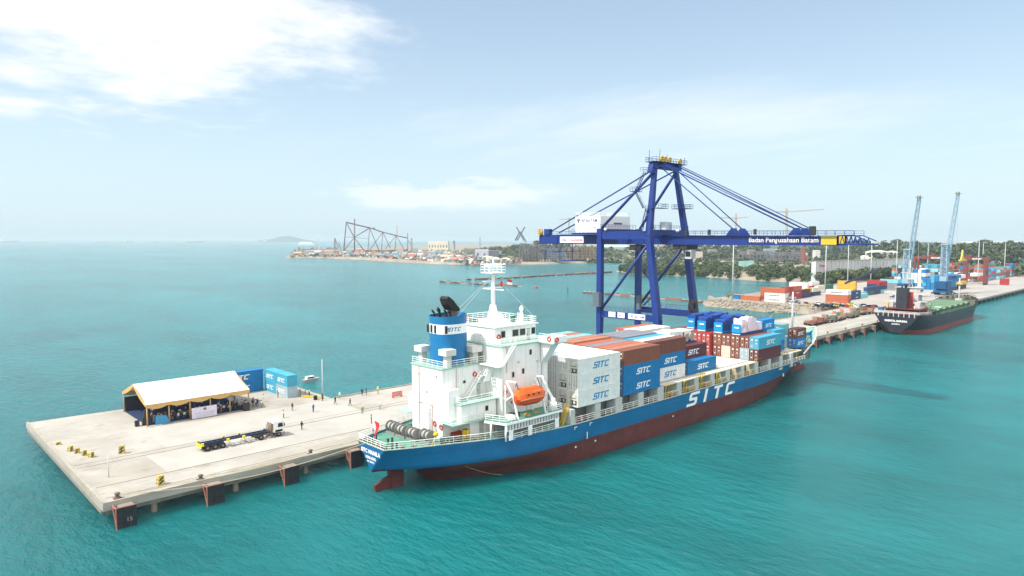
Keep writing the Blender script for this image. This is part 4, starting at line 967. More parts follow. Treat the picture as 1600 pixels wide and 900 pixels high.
# ================================================================ GANTRY CRANE
def gantry():
    t = thing('gantry_crane', 'tall dark blue ship-to-shore gantry crane standing over the container ship', 'crane', (169, 118, WZ))
    cb = crane_blue
    legs = {'C': [(159.5,108.6,4.8),(159.5,108.6,17.8),(159.7,112,41),(163.9,113.3,60.2)], 'D': [(178.6,108.6,4.8),(178.6,108.6,17.8),(178.3,112,41),(174.4,113.3,60.2)]}
    for k in 'CD':
        a = MB(); p = legs[k]
        a.beam(p[0], p[1], 1.3, 1.4, up=(1,0,0), w2=1.9, h2=1.9); a.beam(p[1], p[2], 1.8, 1.9, up=(1,0,0), w2=1.6, h2=1.6); a.beam(p[2], p[3], 1.6, 1.6, up=(1,0,0), w2=1.15, h2=1.15)
        a.build('leg', cb, t)
    for x in (159.5, 178.5):
        a = MB(); a.beam((x,129,4.8),(x,129,16), 1.15, 1.2, up=(1,0,0), w2=1.6, h2=1.6); a.beam((x,129,16),(x,129,43.2), 1.6, 1.55, up=(1,0,0)); a.build('leg', cb, t)
        a = MB(); a.beam((x,129,18.0),(x,108.6,18.0), 1.0, 1.9); a.build('portal_beam', cb, t)
        a = MB(); a.rail([(x-.7,127.5,19.2),(x-.7,110,19.2)], 1.1, 2, 1.6, .05); a.build('portal_railing', cb, t)
        a = MB(); a.beam((x,129,41.2),(x,112.2,41.2), 1.0, 2.3); a.build('upper_side_beam', cb, t)
        a = MB(); a.tube((x,128.3,19.4),(x,111.4,39.5), .40, n=12); a.build('diagonal_brace', cb, t)
        xt = 163.9 if x < 170 else 174.4
        a = MB(); a.tube((xt,113.6,59),(x,128.6,43.3), .42, n=12); a.build('rear_brace', cb, t)
    for y in (108.6, 129):
        a = MB(); a.beam((157,y,5.6),(181,y,5.6), 1.4, 1.7); a.build('sill_beam', cb, t)
        for x in (158.5, 179.5):
            a = MB(); a.box(x-2.6, x+2.6, y-.45, y+.45, WZ+.9, WZ+1.5)
            a.build('bogie', cb, t)
            a = MB()
            for dx in (-2.1,-.8,.8,2.1): a.cut(); a.tube((x+dx,y-.2,WZ+.45),(x+dx,y+.2,WZ+.45), .42, n=12)
            a.build('crane_wheel', dark, t)
    a = MB(); a.beam((159.5,129,41.8),(178.5,129,41.8), 1.2, 2.4); a.build('cross_beam', cb, t)
    a = MB(); a.beam((159.7,112,41.6),(178.3,112,41.6), 1.4, 2.2); a.build('cross_beam', cb, t)
    a = MB(); a.beam((162.6,113.3,60.8),(176.0,113.3,60.8), 2.0, 1.7); a.build('apex_beam', cb, t)
    a = MB(); a.box(161.8,177.4,111.4,115.0,61.65,61.8); a.rail([(161.8,111.4,61.8),(177.4,111.4,61.8),(177.4,115,61.8),(161.8,115,61.8)], 1.1, 2, 1.4, .05, closed=True); a.rail([(161.2,113,58.9),(159.9,115.4,58.9)],1.1,2,1,.05)
    for x,y,h in ((162.2,114,3.2),(165.8,113,3.6),(171,114,2.6),(176.9,112,2.0)): a.tube((x,y,61.8),(x,y,61.8+h), .07, n=5)
    a.prism([(161.4,112.6,58.6),(163.0,112.6,58.6),(163.0,112.6,61.4),(162.2,112.6,61.2)], (0,1.6,0)); a.build('apex_platform', cb, t)
    a = MB()
    for x in (166.4, 168.0, 170.2, 175.6): a.cut(); a.tube((x,112.4,62.7),(x,112.9,62.7), .85, n=14)
    a.cut(); a.box(166,171,112.9,113.6,61.85,62.3); a.build('sheave', yellow_p, t)
    # main girder and boom: twin boxes
    for x in (166.6, 171.4):
        a = MB(); ys = [160.5, 150, 129, 108, 85, 63.8]; zt = [41.3, 41.6, 41.4, 41.2, 40.9, 40.75]
        for i in range(5):
            if ys[i+1] > 63.9 or True:
                y0, y1, a0, a1 = ys[i], ys[i+1], zt[i], zt[i+1]
                a.add([(x-.65,y0,38.65),(x+.65,y0,38.65),(x+.65,y0,a0),(x-.65,y0,a0),(x-.65,y1,38.65),(x+.65,y1,38.65),(x+.65,y1,a1),(x-.65,y1,a1)], [(0,1,5,4),(1,2,6,5),(2,3,7,6),(3,0,4,7)]+([(0,3,2,1)] if i == 0 else [])+([(4,5,6,7)] if i == 4 else []))
        for y in range(70, 160, 8): a.box(x-.7, x-.655, y-.12, y+.12, 38.6, 41.0)
        a.beam((x,160,38.6),(x,64,38.6), 1.55, .16); a.build('boom_girder' , cb, t)
        a = MB(); a.box(x-.67, x+.67, 63.8, 67.4, 38.75, 40.78); a.build('yellow_band', yellow_p, t)
    a = MB()
    for y in list(range(66, 160, 7)): a.beam((166.6,y,40.4),(171.4,y,40.4), .3, .5)
    a.build('boom_ties', cb, t)
    a = MB()   # lattice nose
    for x in (166.4, 171.6):
        a.tube((x,63.8,40.8),(x,60,40.9),.13,n=6); a.tube((x,60,40.9),(x,57.0,39.6),.13,n=6); a.tube((x,63.8,38.8),(x,56.6,38.9),.16,n=6)
        for y in (63.2,62.2,61.2,60.2,59.2): a.tube((x,y,38.9),(x,y-.5,40.8 if y > 60.5 else 40.3),.10,n=5); a.tube((x,y-.5,40.7 if y > 60.5 else 40.2),(x,y-1,38.9),.10,n=5)
    for y in (63.6,61.8,60,58.4,57): a.tube((166.4,y,38.9),(171.6,y,38.9),.12,n=5)
    a.box(166,172,57,63,38.7,38.8); a.build('boom_nose', cb, t)
    a = MB(); a.rail([(165.9,112,41.25),(165.9,60,40.9)], 1.1, 2, 2.2, .05); a.rail([(172.2,112,41.25),(172.2,60,40.9)], 1.1, 2, 2.2, .05); a.rail([(165.9,129,41.5),(165.9,160,41.4)], 1.1, 2, 2, .05)
    a.box(165.3,165.9,60,112,40.95,41.05); a.build('boom_walkway', cb, t)
    for y, h in ((90.3,2.0),(73.6,1.9)):
        for x in (166.6, 171.4): a = MB(); a.prism([(x-.25,y+2.2,40.9),(x-.25,y-2.2,40.9),(x-.25,y-.6,40.9+h),(x-.25,y+.6,40.9+h)], (.5,0,0)); a.build('stay_bracket', cb, t)
    a = MB()
    for y, n in ((104,1),(97,1),(84,1),(69,1)): a.cut(); a.box(165.6,166.2,y-.3,y+.3,41.2,42.6)
    a.cut(); a.box(168.0,170.2,70.4,71.2,41.0,43.2)
    a.build('boom_floodlight', dark, t)
    # stays
    for x, xt in ((166.6,165.2),(171.4,172.8)):
        a = MB(); a.tube((xt,112.6,60.6),(x,90.3,42.6), .15, n=8); a.tube((xt,112.4,61.4),(x,73.6,42.4), .18, n=8); a.tube((xt,112.4,61.9),(x,72.0,42.5), .12, n=6); a.build('forestay', cb, t)
        a = MB(); a.tube((xt-(1.2 if x<169 else -1.2),114.0,59.6),(x,156.5,42.2), .22, n=8); a.build('backstay', cb, t)
    # machinery house
    a = MB(); a.box(161.5,176.2,130.8,140.6,42.1,47.0); a.build('machinery_house', white2, t)
    mh = t.children[-1]
    a = MB(); a.rail([(161.5,130.8,47),(161.5,140.6,47),(176.2,140.6,47),(176.2,130.8,47)], 1.1, 2, 1.6, .05, closed=True); a.build('roof_railing', rail_m, mh)
    a = MB(); text(a, 'BP BATAM', (161.47,138.1,45.2), (0,-1,0), (0,0,1), 1.0, width=6.2, bold=.02); a.build('lettering', M('lettering_navy', (.05,.07,.30), .5), mh)
    a = MB(); a.tube((161.49,139.3,45.3),(161.42,139.3,45.3),.3,n=8); a.box(161.43,161.47,138.6,139.9,45.6,46.2); a.box(161.4,161.48,132.6,133.0,43.4,43.8); a.box(168,172,130.7,130.79,44.6,45.1); a.build('house_marks', M('mark_grey', (.12,.14,.14), .6), mh)
    a = MB(); a.box(160.6,177,129.9,141.4,41.55,42.05); a.rail([(160.7,141.3,42.05),(160.7,130,42.05),(176.9,130,42.05)],1.1,2,1.7,.05); a.build('house_floor', cb, t)
    a = MB(); a.box(165.88,165.95,141.0,151.0,38.9,40.9); bn = a.build('banner', white2, t)
    a = MB(); text(a, 'ASL', (165.86,150.2,39.5), (0,-1,0), (0,0,1), .85, bold=.03, shear=.25); a.build('banner_lettering', M('lettering_navy', None), bn)
    a = MB(); text(a, 'Gondola', (165.86,146.3,39.45), (0,-1,0), (0,0,1), .85, width=4.9, bold=.03); a.build('banner_lettering', M('lettering_red', (.50,.05,.06), .5), bn)
    a = MB()   # festoon cage and trolley stored under the rear girder
    a.box(165.7,172.2,152,159.8,38.7,41.5); a.build('rear_winch_box', cb, t)
    a = MB()
    for x in (165.8,172.2):
        for y in (158.5,155.5,152.5): a.tube((x,y,38.6),(x,y-1.5,35.8),.08,n=4); a.tube((x,y-3,38.6),(x,y-1.5,35.8),.08,n=4)
        a.tube((x,160,35.9),(x,150,35.9),.09,n=4); a.tube((x,151,38.6),(x,151,33.2),.09,n=4); a.tube((x,145.6,38.6),(x,145.6,33.2),.09,n=4)
    a.box(165.7,172.3,145.4,151.2,33.0,33.3); a.tube((165.8,161.5,38.6),(165.8,150,38.6),.08,n=4); a.build('maintenance_cage', cb, t)
    a = MB(); a.tube((165.5,158.9,41.5),(165.5,158.9,43.2),.45,n=8); a.box(164.9,166.1,159.2,160.2,41.5,43.4); a.build('rear_sheave', M('ochre_paint', None), t)
    a = MB(); a.box(165.3,166.9,155.4,157.6,41.5,43.4); a.build('rear_bracket', cb, t)
    # cab, trolley, cable reel, stairs, text, signs
    a = MB(); a.box(166.2,171.8,104,108.5,37.2,38.5); a.cut(); a.box(166.2,171.8,119.5,123.5,36.8,38.4); a.build('trolley', dark, t)
    a = MB(); a.box(166.9,169.2,103,105,34.6,37.1); a.build('operator_cab', lgrey, t)
    a = MB(); a.box(166.85,166.88,103.2,104.8,35.2,36.6); a.build('window', glass, t.children[-1])
    a = MB()
    for i in range(5):
        y0 = 124-i*3.6; pts = [(166,y0-3.6*j/6,38.4-2.2*math.sin(math.pi*j/6)) for j in range(7)]; a.path(pts, .09, 4)
    a.build('festoon_cables', black, t)
    a = MB(); n = 18; a.lathe((0,0,0), [(.9,-.3),(2.1,-.35),(2.1,.35),(.9,.3)], n)
    rv = [Vector((175.2+v[0], 107.2+v[2], 20.6+v[1])) for v in a.v]; a.v = [tuple(v) for v in rv]; a.build('cable_reel', M('reel_dark', (.06,.05,.05), .7, var=.3), t)
    a = MB(); a.box(163.8,165.2,109.3,111.3,42.7,44.9); a.cut(); a.box(171,173.4,113.6,115.6,42.7,45.0); a.build('equipment_cabinet', M('cabinet_grey', (.45,.50,.55), .5), t)
    a = MB(); a.box(157.2,158.4,127.6,129.8,20.2,24.4); a.cut(); a.box(176,177.2,126.6,127.9,18,22.4); a.build('electric_cabinet', M('cabinet_slate', (.10,.13,.16), .6), t)
    a = MB(); a.stair((158.1,113.3,42.6),(160.4,113.3,48.6),.7,14); a.cut(); a.box(160,165.8,109.9,112.0,48.6,48.75); a.rail([(161,109.9,48.75),(165.8,109.9,48.75),(165.8,112,48.75)],1.1,2,1.3,.05)
    a.cut(); a.stair((160.4,114.4,48.7),(157.9,115.4,53.2),.7,10); a.cut(); a.box(156.6,159.8,114.6,116.4,53.2,53.35); a.rail([(156.6,116.4,53.35),(156.6,114.6,53.35),(159.8,114.6,53.35)],1.1,2,1,.05); a.cut(); a.stair((158,115.4,53.35),(161.4,114.9,58.8),.7,12)
    a.cut(); a.box(174.6,178.8,110,114.6,48.9,49.05); a.rail([(174.6,110,49.05),(178.8,110,49.05),(178.8,114.6,49.05),(174.6,114.6,49.05)],1.1,2,1.2,.05,closed=True)
    a.cut(); a.stair((163.4,113,42.6),(159.8,113,48.6),.7,12); a.cut(); a.stair((178.0,126.5,19.3),(178,121,24.5),.7,10); a.cut(); a.stair((177.6,121,24.5),(177.6,126.5,30),.7,10); a.cut(); a.stair((178,126.5,30),(178,121,35.5),.7,10)
    a.build('stair_landing', cb, t)
    a = MB(); a.rail([(160,129.9,43.3),(178,129.9,43.3)],1.1,2,1.5,.05); a.rail([(160,111,42.8),(178,111,42.8)],1.1,2,1.5,.05); a.build('beam_railing', cb, t)
    a = MB(); text(a, 'Badan Pengusahaan Batam', (165.93,85.6,39.3), (0,-1,0), (0,0,1), 1.15, width=17.6, bold=.012, spacing=1.0); a.build('lettering', crane_text, t)
    a = MB()
    for y0, w_ in ((125.2,2.5),(121.9,2.5)): a.cut(); a.box(158.8,158.84,y0-w_,y0,17.4,18.9)
    a.cut(); a.box(158.8,158.84,112.3,118.1,17.4,18.9); sg = a.build('sign_board', white2, t)
    a = MB(); text(a, 'BP BATAM', (158.79,117.2,17.8), (0,-1,0), (0,0,1), .75, width=4.6, bold=.03)
    a.build('sign_lettering', M('lettering_navy', None), sg)
    a = MB(); text(a, 'STS 01', (158.79,125.0,17.8), (0,-1,0), (0,0,1), .6, width=2.1, bold=.03); text(a, '40 T', (158.79,121.6,17.8), (0,-1,0), (0,0,1), .6, width=1.9, bold=.03); a.build('sign_lettering', M('lettering_red', None), sg)
    a = MB(); a.lathe((167.5,107.9,42.4), [(.01,-.5),(.5,-.2),(.5,.2),(.01,.5)], 10); a.cut(); a.lathe((158.6,126.5,42.9), [(.01,-.4),(.4,-.2),(.4,.2),(.01,.4)], 10); a.build('floodlight', white2, t)
gantry()

# ================================================================ MARQUEE AND ITS FITTINGS
tent_w = M('marquee_white', (.86,.86,.85), .6, var=.03, scale=.3); swag_m = M('golden_drape', (.52,.34,.13), .8, var=.15)
pole_m = M('marquee_pole', (.45,.28,.12), .6)
def marquee():
    x0, x1, y0, y1, ze, zr = 39.6, 60.2, 145.2, 161.6, 7.6, 10.5; ym = (y0+y1)/2
    t = thing('marquee', 'long white ridge marquee with golden drapes along its eaves on the wharf', 'marquee', ((x0+x1)/2, ym, WZ))
    a = MB(); nx, ny = 24, 10
    for s_ in (0, 1):
        def P(u, v):
            x = x0+(x1-x0)*u; y = (y0 if s_ == 0 else y1)*(1-v)+ym*v; z = ze+(zr-ze)*v-.28*math.sin(math.pi*v)-.03*math.sin(u*math.pi*5)**2*(1-v)
            return (x, y, z)
        vs = [P(i/nx, j/ny) for j in range(ny+1) for i in range(nx+1)]
        a.add(vs, [(j*(nx+1)+i, j*(nx+1)+i+1, (j+1)*(nx+1)+i+1, (j+1)*(nx+1)+i) for j in range(ny) for i in range(nx)], 0, True)
    a.build('roof', tent_w, t)
    a = MB()
    for i in range(6):
        x = x0+.2+(x1-x0-.4)*i/5
        for y in (y0+.15, y1-.15): a.cut(); a.tube((x,y,WZ),(x,y,ze), .14, n=6)
        a.cut(); a.tube((x,y0+.15,ze-.05),(x,ym,zr-.15), .06, n=4); a.tube((x,y1-.15,ze-.05),(x,ym,zr-.15), .06, n=4)
    a.build('pole', pole_m, t)
    a = MB()
    def swag(p, q, drop, n=8):
        p = Vector(p); q = Vector(q); vs = []
        for i in range(n+1):
            c = p.lerp(q, i/n); s_ = math.sin(math.pi*i/n)
            vs += [c, c+Vector((0,0,-.35-drop*s_*.6)), c+Vector((0,-.12,-.55-drop*s_))]
        a.add(vs, [(3*i+k, 3*i+3+k, 3*i+4+k, 3*i+1+k) for i in range(n) for k in (0, 1)], 0, True)
    for i in range(5):
        xa = x0+(x1-x0)*i/5; xb = x0+(x1-x0)*(i+1)/5; swag((xa,y0-.03,ze+.05),(xb,y0-.03,ze+.05), .5); swag((xa,y1+.03,ze+.05),(xb,y1+.03,ze+.05), .5)
    for x in (x0-.03, x1+.03): swag((x,y0,ze+.05),(x,ym,zr+.05), .35); swag((x,y1,ze+.05),(x,ym,zr+.05), .35)
    a.build('drapes', swag_m, t)
    a = MB(); a.box(x0+.3, x1-.3, y0+.6, y1-.4, WZ+.012, WZ+.10); a.build('carpet', M('dark_blue_carpet', (.015,.035,.09), .9, var=.2), t)
    a = MB()
    for xa, xb in ((x0+8.6, x0+12.4), (x0+16.4, x1-.5)): a.cut(); a.box(xa, xb, y1-.5, y1-.42, WZ+.1, ze-.3)
    a.cut(); a.box(x0+.3, x0+8, y1-.5, y1-.42, WZ+.1, WZ+3.2); a.build('back_drape', M('dark_drape', (.03,.03,.045), .9), t)
marquee()
def banner():
    t = thing('event_banner', 'pale lilac event banner board standing on the marquee edge', 'banner', (50.4, 144.6, WZ))
    a = MB(); a.box(47.9,52.9,144.50,144.56,WZ+.12,WZ+2.35); bo = a.build('board', M('banner_lilac', (.60,.58,.68), .6, var=.08), t)
    a = MB(); text(a, 'PELABUHAN BATU AMPAR', (50.6,144.49,WZ+1.05), (1,0,0), (0,0,1), .22, width=4.0, centre=True, bold=.01)
    for z in (.45,.75): a.box(48.6, 52.2, 144.49, 144.497, WZ+z, WZ+z+.06)
    a.build('lettering', M('lettering_greyblue', (.30,.33,.45), .6), bo)
    a = MB(); a.box(50.2,50.8,144.485,144.495,WZ+1.65,WZ+2.15); a.build('emblem', M('mark_grey', None), bo)
    a = MB()
    for x in (47.95, 52.85): a.tube((x,144.6,WZ),(x,144.6,WZ+2.4),.06,n=5); a.tube((x,144.6,WZ+1.6),(x,145.2,WZ+.02),.05,n=5)
    a.build('stand', dark, t)
banner()
def speaker(x, y, w_, h, label):
    t = thing('loudspeaker', label, 'loudspeaker', (x, y, WZ), 'loudspeakers and drums around the marquee'); a = MB(); a.box(x-w_/2, x+w_/2, y-.4, y+.4, WZ+.005, WZ+h); a.build('cabinet', M('speaker_black', (.025,.022,.02), .7, var=.2), t)
    a = MB(); a.tube((x-w_/2-.012,y,WZ+h*.45),(x-w_/2-.0,y,WZ+h*.45), .3*min(w_,1.), n=12); a.box(x-w_*.4,x+w_*.4,y-.43,y-.41,WZ+h*.1,WZ+h*.9); a.build('grille', dark, t)
speaker(38.4,147.0,.7,1.1,'short dark loudspeaker standing apart at the open end of the marquee')
speaker(40.2,146.9,1.7,1.5,'wide black loudspeaker cabinet at the front left marquee pole')
t = thing('loudspeaker', 'black loudspeaker stacked on the wide cabinet by the left marquee pole', 'loudspeaker', (40.2,147.3,WZ+1.51), 'loudspeakers and drums around the marquee'); a = MB(); a.box(39.8,40.8,147.0,147.7,WZ+1.51,WZ+2.9); a.build('cabinet', M('speaker_black', None), t); a = MB(); a.box(39.9,40.7,146.97,146.99,WZ+1.6,WZ+2.8); a.build('grille', dark, t)
speaker(59.0,144.4,1.2,1.7,'black loudspeaker at the right-hand front end of the marquee')
t = thing('tarpaulin_sheet', 'bright blue tarpaulin skirt hung at the left end of the marquee front', 'sheet', (42,145.2,WZ)); a = MB(); a.prism([(41.2,145.05,WZ+.1),(44.0,145.05,WZ+.1),(43.2,145.05,WZ+1.7),(41.3,145.05,WZ+2.0)], (0,.05,0)); a.build('sheet', M('sheet_blue', (.05,.25,.45), .6), t)
# ---------------------------------------------------------------- people
def person_mesh(name, pose, shirt, trousers, hat=None, vest=None):
    """one continuous skinned body, clothes as material zones, hair/helmet as a child"""
    P = {'pelvis':(0,0,.95),'chest':(0,0,1.30),'neck':(0,0,1.47),'head':(0,.02,1.60),'top':(0,.02,1.70)}
    armL = [(-.20,0,1.40),(-.25,.0,1.13),(-.24,.09,.88),(-.23,.12,.79)]; armR = [(.20,0,1.40),(.25,0,1.13),(.24,.09,.88),(.23,.12,.79)]
    legL = [(-.10,0,.90),(-.11,.02,.49),(-.12,-.02,.09),(-.12,.14,.035)]; legR = [(.10,0,.90),(.11,.02,.49),(.12,-.02,.09),(.12,.14,.035)]
    if pose == 'walk': legL = [(-.10,0,.90),(-.10,.18,.50),(-.10,.26,.09),(-.10,.41,.035)]; legR = [(.10,0,.90),(.10,-.04,.50),(.10,-.30,.14),(.10,-.19,.035)]; armL = [(-.20,0,1.40),(-.25,-.12,1.15),(-.24,-.12,.92),(-.24,-.11,.83)]; armR = [(.20,0,1.40),(.25,.12,1.15),(.24,.28,.98),(.24,.33,.92)]
    if pose == 'camera': armL = [(-.20,0,1.40),(-.30,.16,1.22),(-.10,.34,1.50),(-.05,.38,1.56)]; armR = [(.20,0,1.40),(.30,.16,1.22),(.10,.34,1.50),(.05,.38,1.56)]
    if pose == 'hips': armL = [(-.20,0,1.40),(-.42,-.04,1.20),(-.22,.08,1.02),(-.17,.10,.98)]; armR = [(.20,0,1.40),(.42,-.04,1.20),(.22,.08,1.02),(.17,.10,.98)]
    if pose == 'sit':
        dz = -.42; P = {k: (v[0], v[1], v[2]+dz) for k, v in P.items()}; armL = [(-.20,0,.98),(-.25,.05,.74),(-.18,.28,.62),(-.16,.36,.62)]; armR = [(.20,0,.98),(.25,.05,.74),(.18,.28,.62),(.16,.36,.62)]
        legL = [(-.10,.02,.50),(-.13,.42,.50),(-.13,.42,.09),(-.13,.56,.035)]; legR = [(.10,.02,.50),(.13,.42,.50),(.13,.42,.09),(.13,.56,.035)]
    vs = [P['pelvis'],P['chest'],P['neck'],P['head'],P['top']]; rad = [.155,.17,.065,.095,.085]; ed = [(0,1),(1,2),(2,3),(3,4)]
    for ch, root, rr in ((armL,1,(.075,.055,.042,.045)),(armR,1,(.075,.055,.042,.045)),(legL,0,(.10,.07,.05,.05)),(legR,0,(.10,.07,.05,.05))):
        prev = root
        for p, r_ in zip(ch, rr): vs.append(p); rad.append(r_); ed.append((prev, len(vs)-1)); prev = len(vs)-1
    me = bpy.data.meshes.new(name); me.from_pydata(vs, ed, []); o = bpy.data.objects.new(name, me); COL.objects.link(o)
    md = o.modifiers.new('s', 'SKIN'); sk = me.skin_vertices[0].data
    for i, r_ in enumerate(rad): sk[i].radius = (r_*(1.15 if i < 2 else 1), r_*(.72 if i < 2 else 1)); 
    sk[0].use_root = True
    o.modifiers.new('u', 'SUBSURF').levels = 1
    dg = bpy.context.evaluated_depsgraph_get(); m2 = bpy.data.meshes.new_from_object(o.evaluated_get(dg)); bpy.data.objects.remove(o)
    for m_ in (skin, shirt, trousers, black): m2.materials.append(m_)
    wz = .93 if pose != 'sit' else .56; hd = 1.49 if pose != 'sit' else 1.07
    for p in m2.polygons:
        c = p.center; p.use_smooth = True
        if c.z > hd and abs(c.x) < .16 and c.y < .22: p.material_index = 0
        elif c.z < .075: p.material_index = 3
        elif pose == 'sit': p.material_index = 1 if (c.z > wz and c.y < .2) or abs(c.x) > .2 and c.y < .22 else (0 if c.z > .57 and c.y > .22 else 2)
        elif c.z > wz and abs(c.x) < .19: p.material_index = 1
        elif abs(c.x) >= .17 and c.z > .70: p.material_index = 1 if c.z > 1.12 else 0
        else: p.material_index = 2
    return m2
PM = {}
def mcol(n, c): return M('cloth_'+n, c, .85, var=.12, scale=6)
CL = {'white': (.75,.75,.73), 'black': (.02,.02,.024), 'navy': (.02,.035,.11), 'blue': (.03,.12,.38), 'grey': (.22,.22,.22), 'khaki': (.35,.28,.17), 'red': (.45,.04,.04), 'yellow': (.62,.60,.08), 'brown': (.16,.08,.05), 'pale blue': (.35,.48,.60), 'green': (.06,.20,.10), 'batik': (.22,.13,.08), 'orange': (.6,.2,.04), 'pink': (.6,.35,.38)}
def person(x, y, z, rz, pose, shirt, trousers, hat, label, group):
    key = (pose, shirt, trousers)
    if key not in PM: PM[key] = person_mesh('person', pose, mcol(shirt.replace(' ', '_'), CL[shirt]), mcol(trousers.replace(' ', '_'), CL[trousers]))
    o = bpy.data.objects.new('person', PM[key]); COL.objects.link(o); o.location = (x, y, z); o.rotation_euler = (0, 0, rz); o.scale = (1, 1, rnd.uniform(.94, 1.04))
    tag(o, label, 'person', group)
    hk = ('h', hat, pose == 'sit')
    if hk not in PM:
        hz = -.42 if pose == 'sit' else 0; a = MB()
        if hat == 'hair': a.lathe((0,-.01,1.60+hz), [(.10,-.05),(.118,.03),(.105,.10),(.06,.15),(.005,.165)], 10); n_, m_ = 'hair', hair
        elif hat == 'hijab': a.lathe((0,-.01,1.60+hz), [(.17,-.24),(.12,-.10),(.125,.04),(.105,.11),(.06,.16),(.005,.17)], 10); n_, m_ = 'headscarf', mcol('scarf', (.4,.35,.42))
        else: a.lathe((0,0,1.64+hz), [(.17,-.01),(.135,.0),(.13,.06),(.09,.12),(.005,.14)], 10); n_, m_ = 'helmet', M('helmet_'+hat, {'white': (.8,.8,.78), 'yellow': (.75,.6,.05)}[hat], .4)
        b_ = a.build(n_, m_); PM[hk] = (b_.data, n_); bpy.data.objects.remove(b_)
    h = bpy.data.objects.new(PM[hk][1], PM[hk][0]); COL.objects.link(h); h.parent = o
    return o
G3 = 'people walking about on the wharf'
PP = [(60.7,122.3,'walk','black','black','hair','in black walking between the truck cab and the ship'),
 (62.1,133.1,'stand','white','black','hair','in a white top and dark trousers just behind the truck cab'),
 (66.2,137.6,'stand','brown','khaki','hair','in brown standing alone in front of the container stack'),
 (68.8,133.2,'hips','blue','navy','hair','in a blue shirt with both elbows out, hands on hips'),
 (75.6,136.1,'walk','black','navy','hair','in dark clothes walking below the lamp pole, right of it'),
 (77.4,132.8,'walk','black','black','hair','in black walking alone midway between the deck joint and the far edge'),
 (75.5,124.6,'stand','khaki','green','yellow','in a khaki top and yellow helmet near the deck joint'),
 (80.3,125.3,'stand','white','grey','white','in a white top and helmet near the red barrier'),
 (72.9,117.0,'stand','khaki','black','hair','standing beyond the ship flagstaff at the stern'),
 (75.2,141.2,'stand','navy','navy','hair','in navy at the quay edge beside the lamp pole'),
 (78.9,139.9,'walk','white','khaki','white','in a white shirt near the far quay edge, right of the lamp pole'),
 (84.6,139.6,'stand','navy','navy','hair','in navy, left one of a pair at the far quay edge'),
 (85.6,139.4,'stand','navy','black','hair','in navy, right one of a pair at the far quay edge'),
 (88.3,138.6,'camera','yellow','khaki','white','in a yellow vest and white helmet at the far quay edge'),
 (65.1,149.5,'stand','white','white','hair','in white standing between the marquee and the quay containers'),
 (69.3,151.2,'stand','brown','brown','hair','in brown leaning close to the quay container wall'),
 (62.6,144.9,'stand','white','khaki','hair','in white just outside the right end of the marquee'),
 (75.6,148.2,'stand','white','black','hair','in a white shirt at the quay corner past the containers'),
 (73.9,149.4,'stand','black','navy','hair','in dark clothes right beside the end of the quay containers'),
 (74.8,148.6,'sit','khaki','khaki','hair','crouched low between two people at the container end')]
for i, (x, y, p, s_, t_, h_, l_) in enumerate(PP):
    person(x, y, WZ+.005 if p != 'sit' else WZ+.005, rnd.uniform(0, 6.28), p, s_, t_, h_, 'person '+l_, G3)
G4 = 'crowd at the marquee'; G5 = 'chairs under the marquee'
chair = thing('chair', '', 'chair'); a = MB(); a.box(-.23,.23,-.22,.22,.42,.47); a.build('seat', M('chair_cover', (.30,.25,.28), .8), chair); a = MB(); a.box(-.23,.23,-.26,-.21,.47,.95); a.build('backrest', M('chair_cover', None), chair); a = MB()
for sx in (-.2,.2):
    for sy in (-.2,.2): a.tube((sx,sy,0),(sx,sy,.42),.02,n=4)
a.build('legs', lgrey, chair)
used = False; SH = ['black','navy','white','batik','grey','pale blue','brown','black','white','pink','navy','khaki']; rows_ = ['front','second','third']
for r_ in range(3):
    for i in range(13):
        x = 42.2+i*1.33+rnd.uniform(-.12,.12); y = 147.4+r_*1.7
        if 46.6 < x < 49.4 and r_ == 0 and False: continue
        c = chair if not used else copy_tree(chair); used = True; c.location = (x, y, WZ+.101); c.rotation_euler = (0,0,R(180)+rnd.uniform(-.1,.1)) ; c['group'] = G5; c['label'] = f'{ordn(i)} chair from the left in the {rows_[r_]} row under the marquee'
        s_ = SH[(i*5+r_*3) % 12]
        person(x, y, WZ+.101, R(180)+rnd.uniform(-.2,.2), 'sit', s_, ('black','navy','khaki')[i % 3], 'hijab' if (i+r_) % 5 == 2 else 'hair', f'seated person in {s_}, {ordn(i)} from the left in the {rows_[r_]} row under the marquee', G4)
k = 0
for i in range(22):
    x = 42.3+i*.86+rnd.uniform(-.2,.2); y = 145.6+(i % 4)*.25+(8.2 if i % 2 else 0)
    if 47 < x < 53.5 and i % 2 == 0: continue
    s_ = SH[(i*7+1) % 12]; k += 1
    person(x, y, WZ+.101, rnd.uniform(2.4,3.9), ('stand','hips','camera','walk')[i % 4], s_, ('black','navy','grey')[i % 3], ('hair','hair','hijab')[i % 3], f'standing person in {s_}, {ordn(i//2)} from the left along the {"back" if i % 2 else "front"} edge of the marquee', G4)
for i in range(14):
    x = 58.6+(i % 7)*.62+rnd.uniform(-.2,.2); y = 146.2+(i//7)*1.5+rnd.uniform(-.5,.5); s_ = SH[(i*5+4) % 12]
    person(x, y, WZ+.11 if x < 59.9 else WZ+.005, rnd.uniform(0,6), ('stand','walk')[i % 2], s_, ('black','khaki','navy')[i % 3], 'hair', f'person in {s_}, {ordn(i % 7)} from left, {"nearer" if i < 7 else "farther"} line outside the marquee right end', G4)
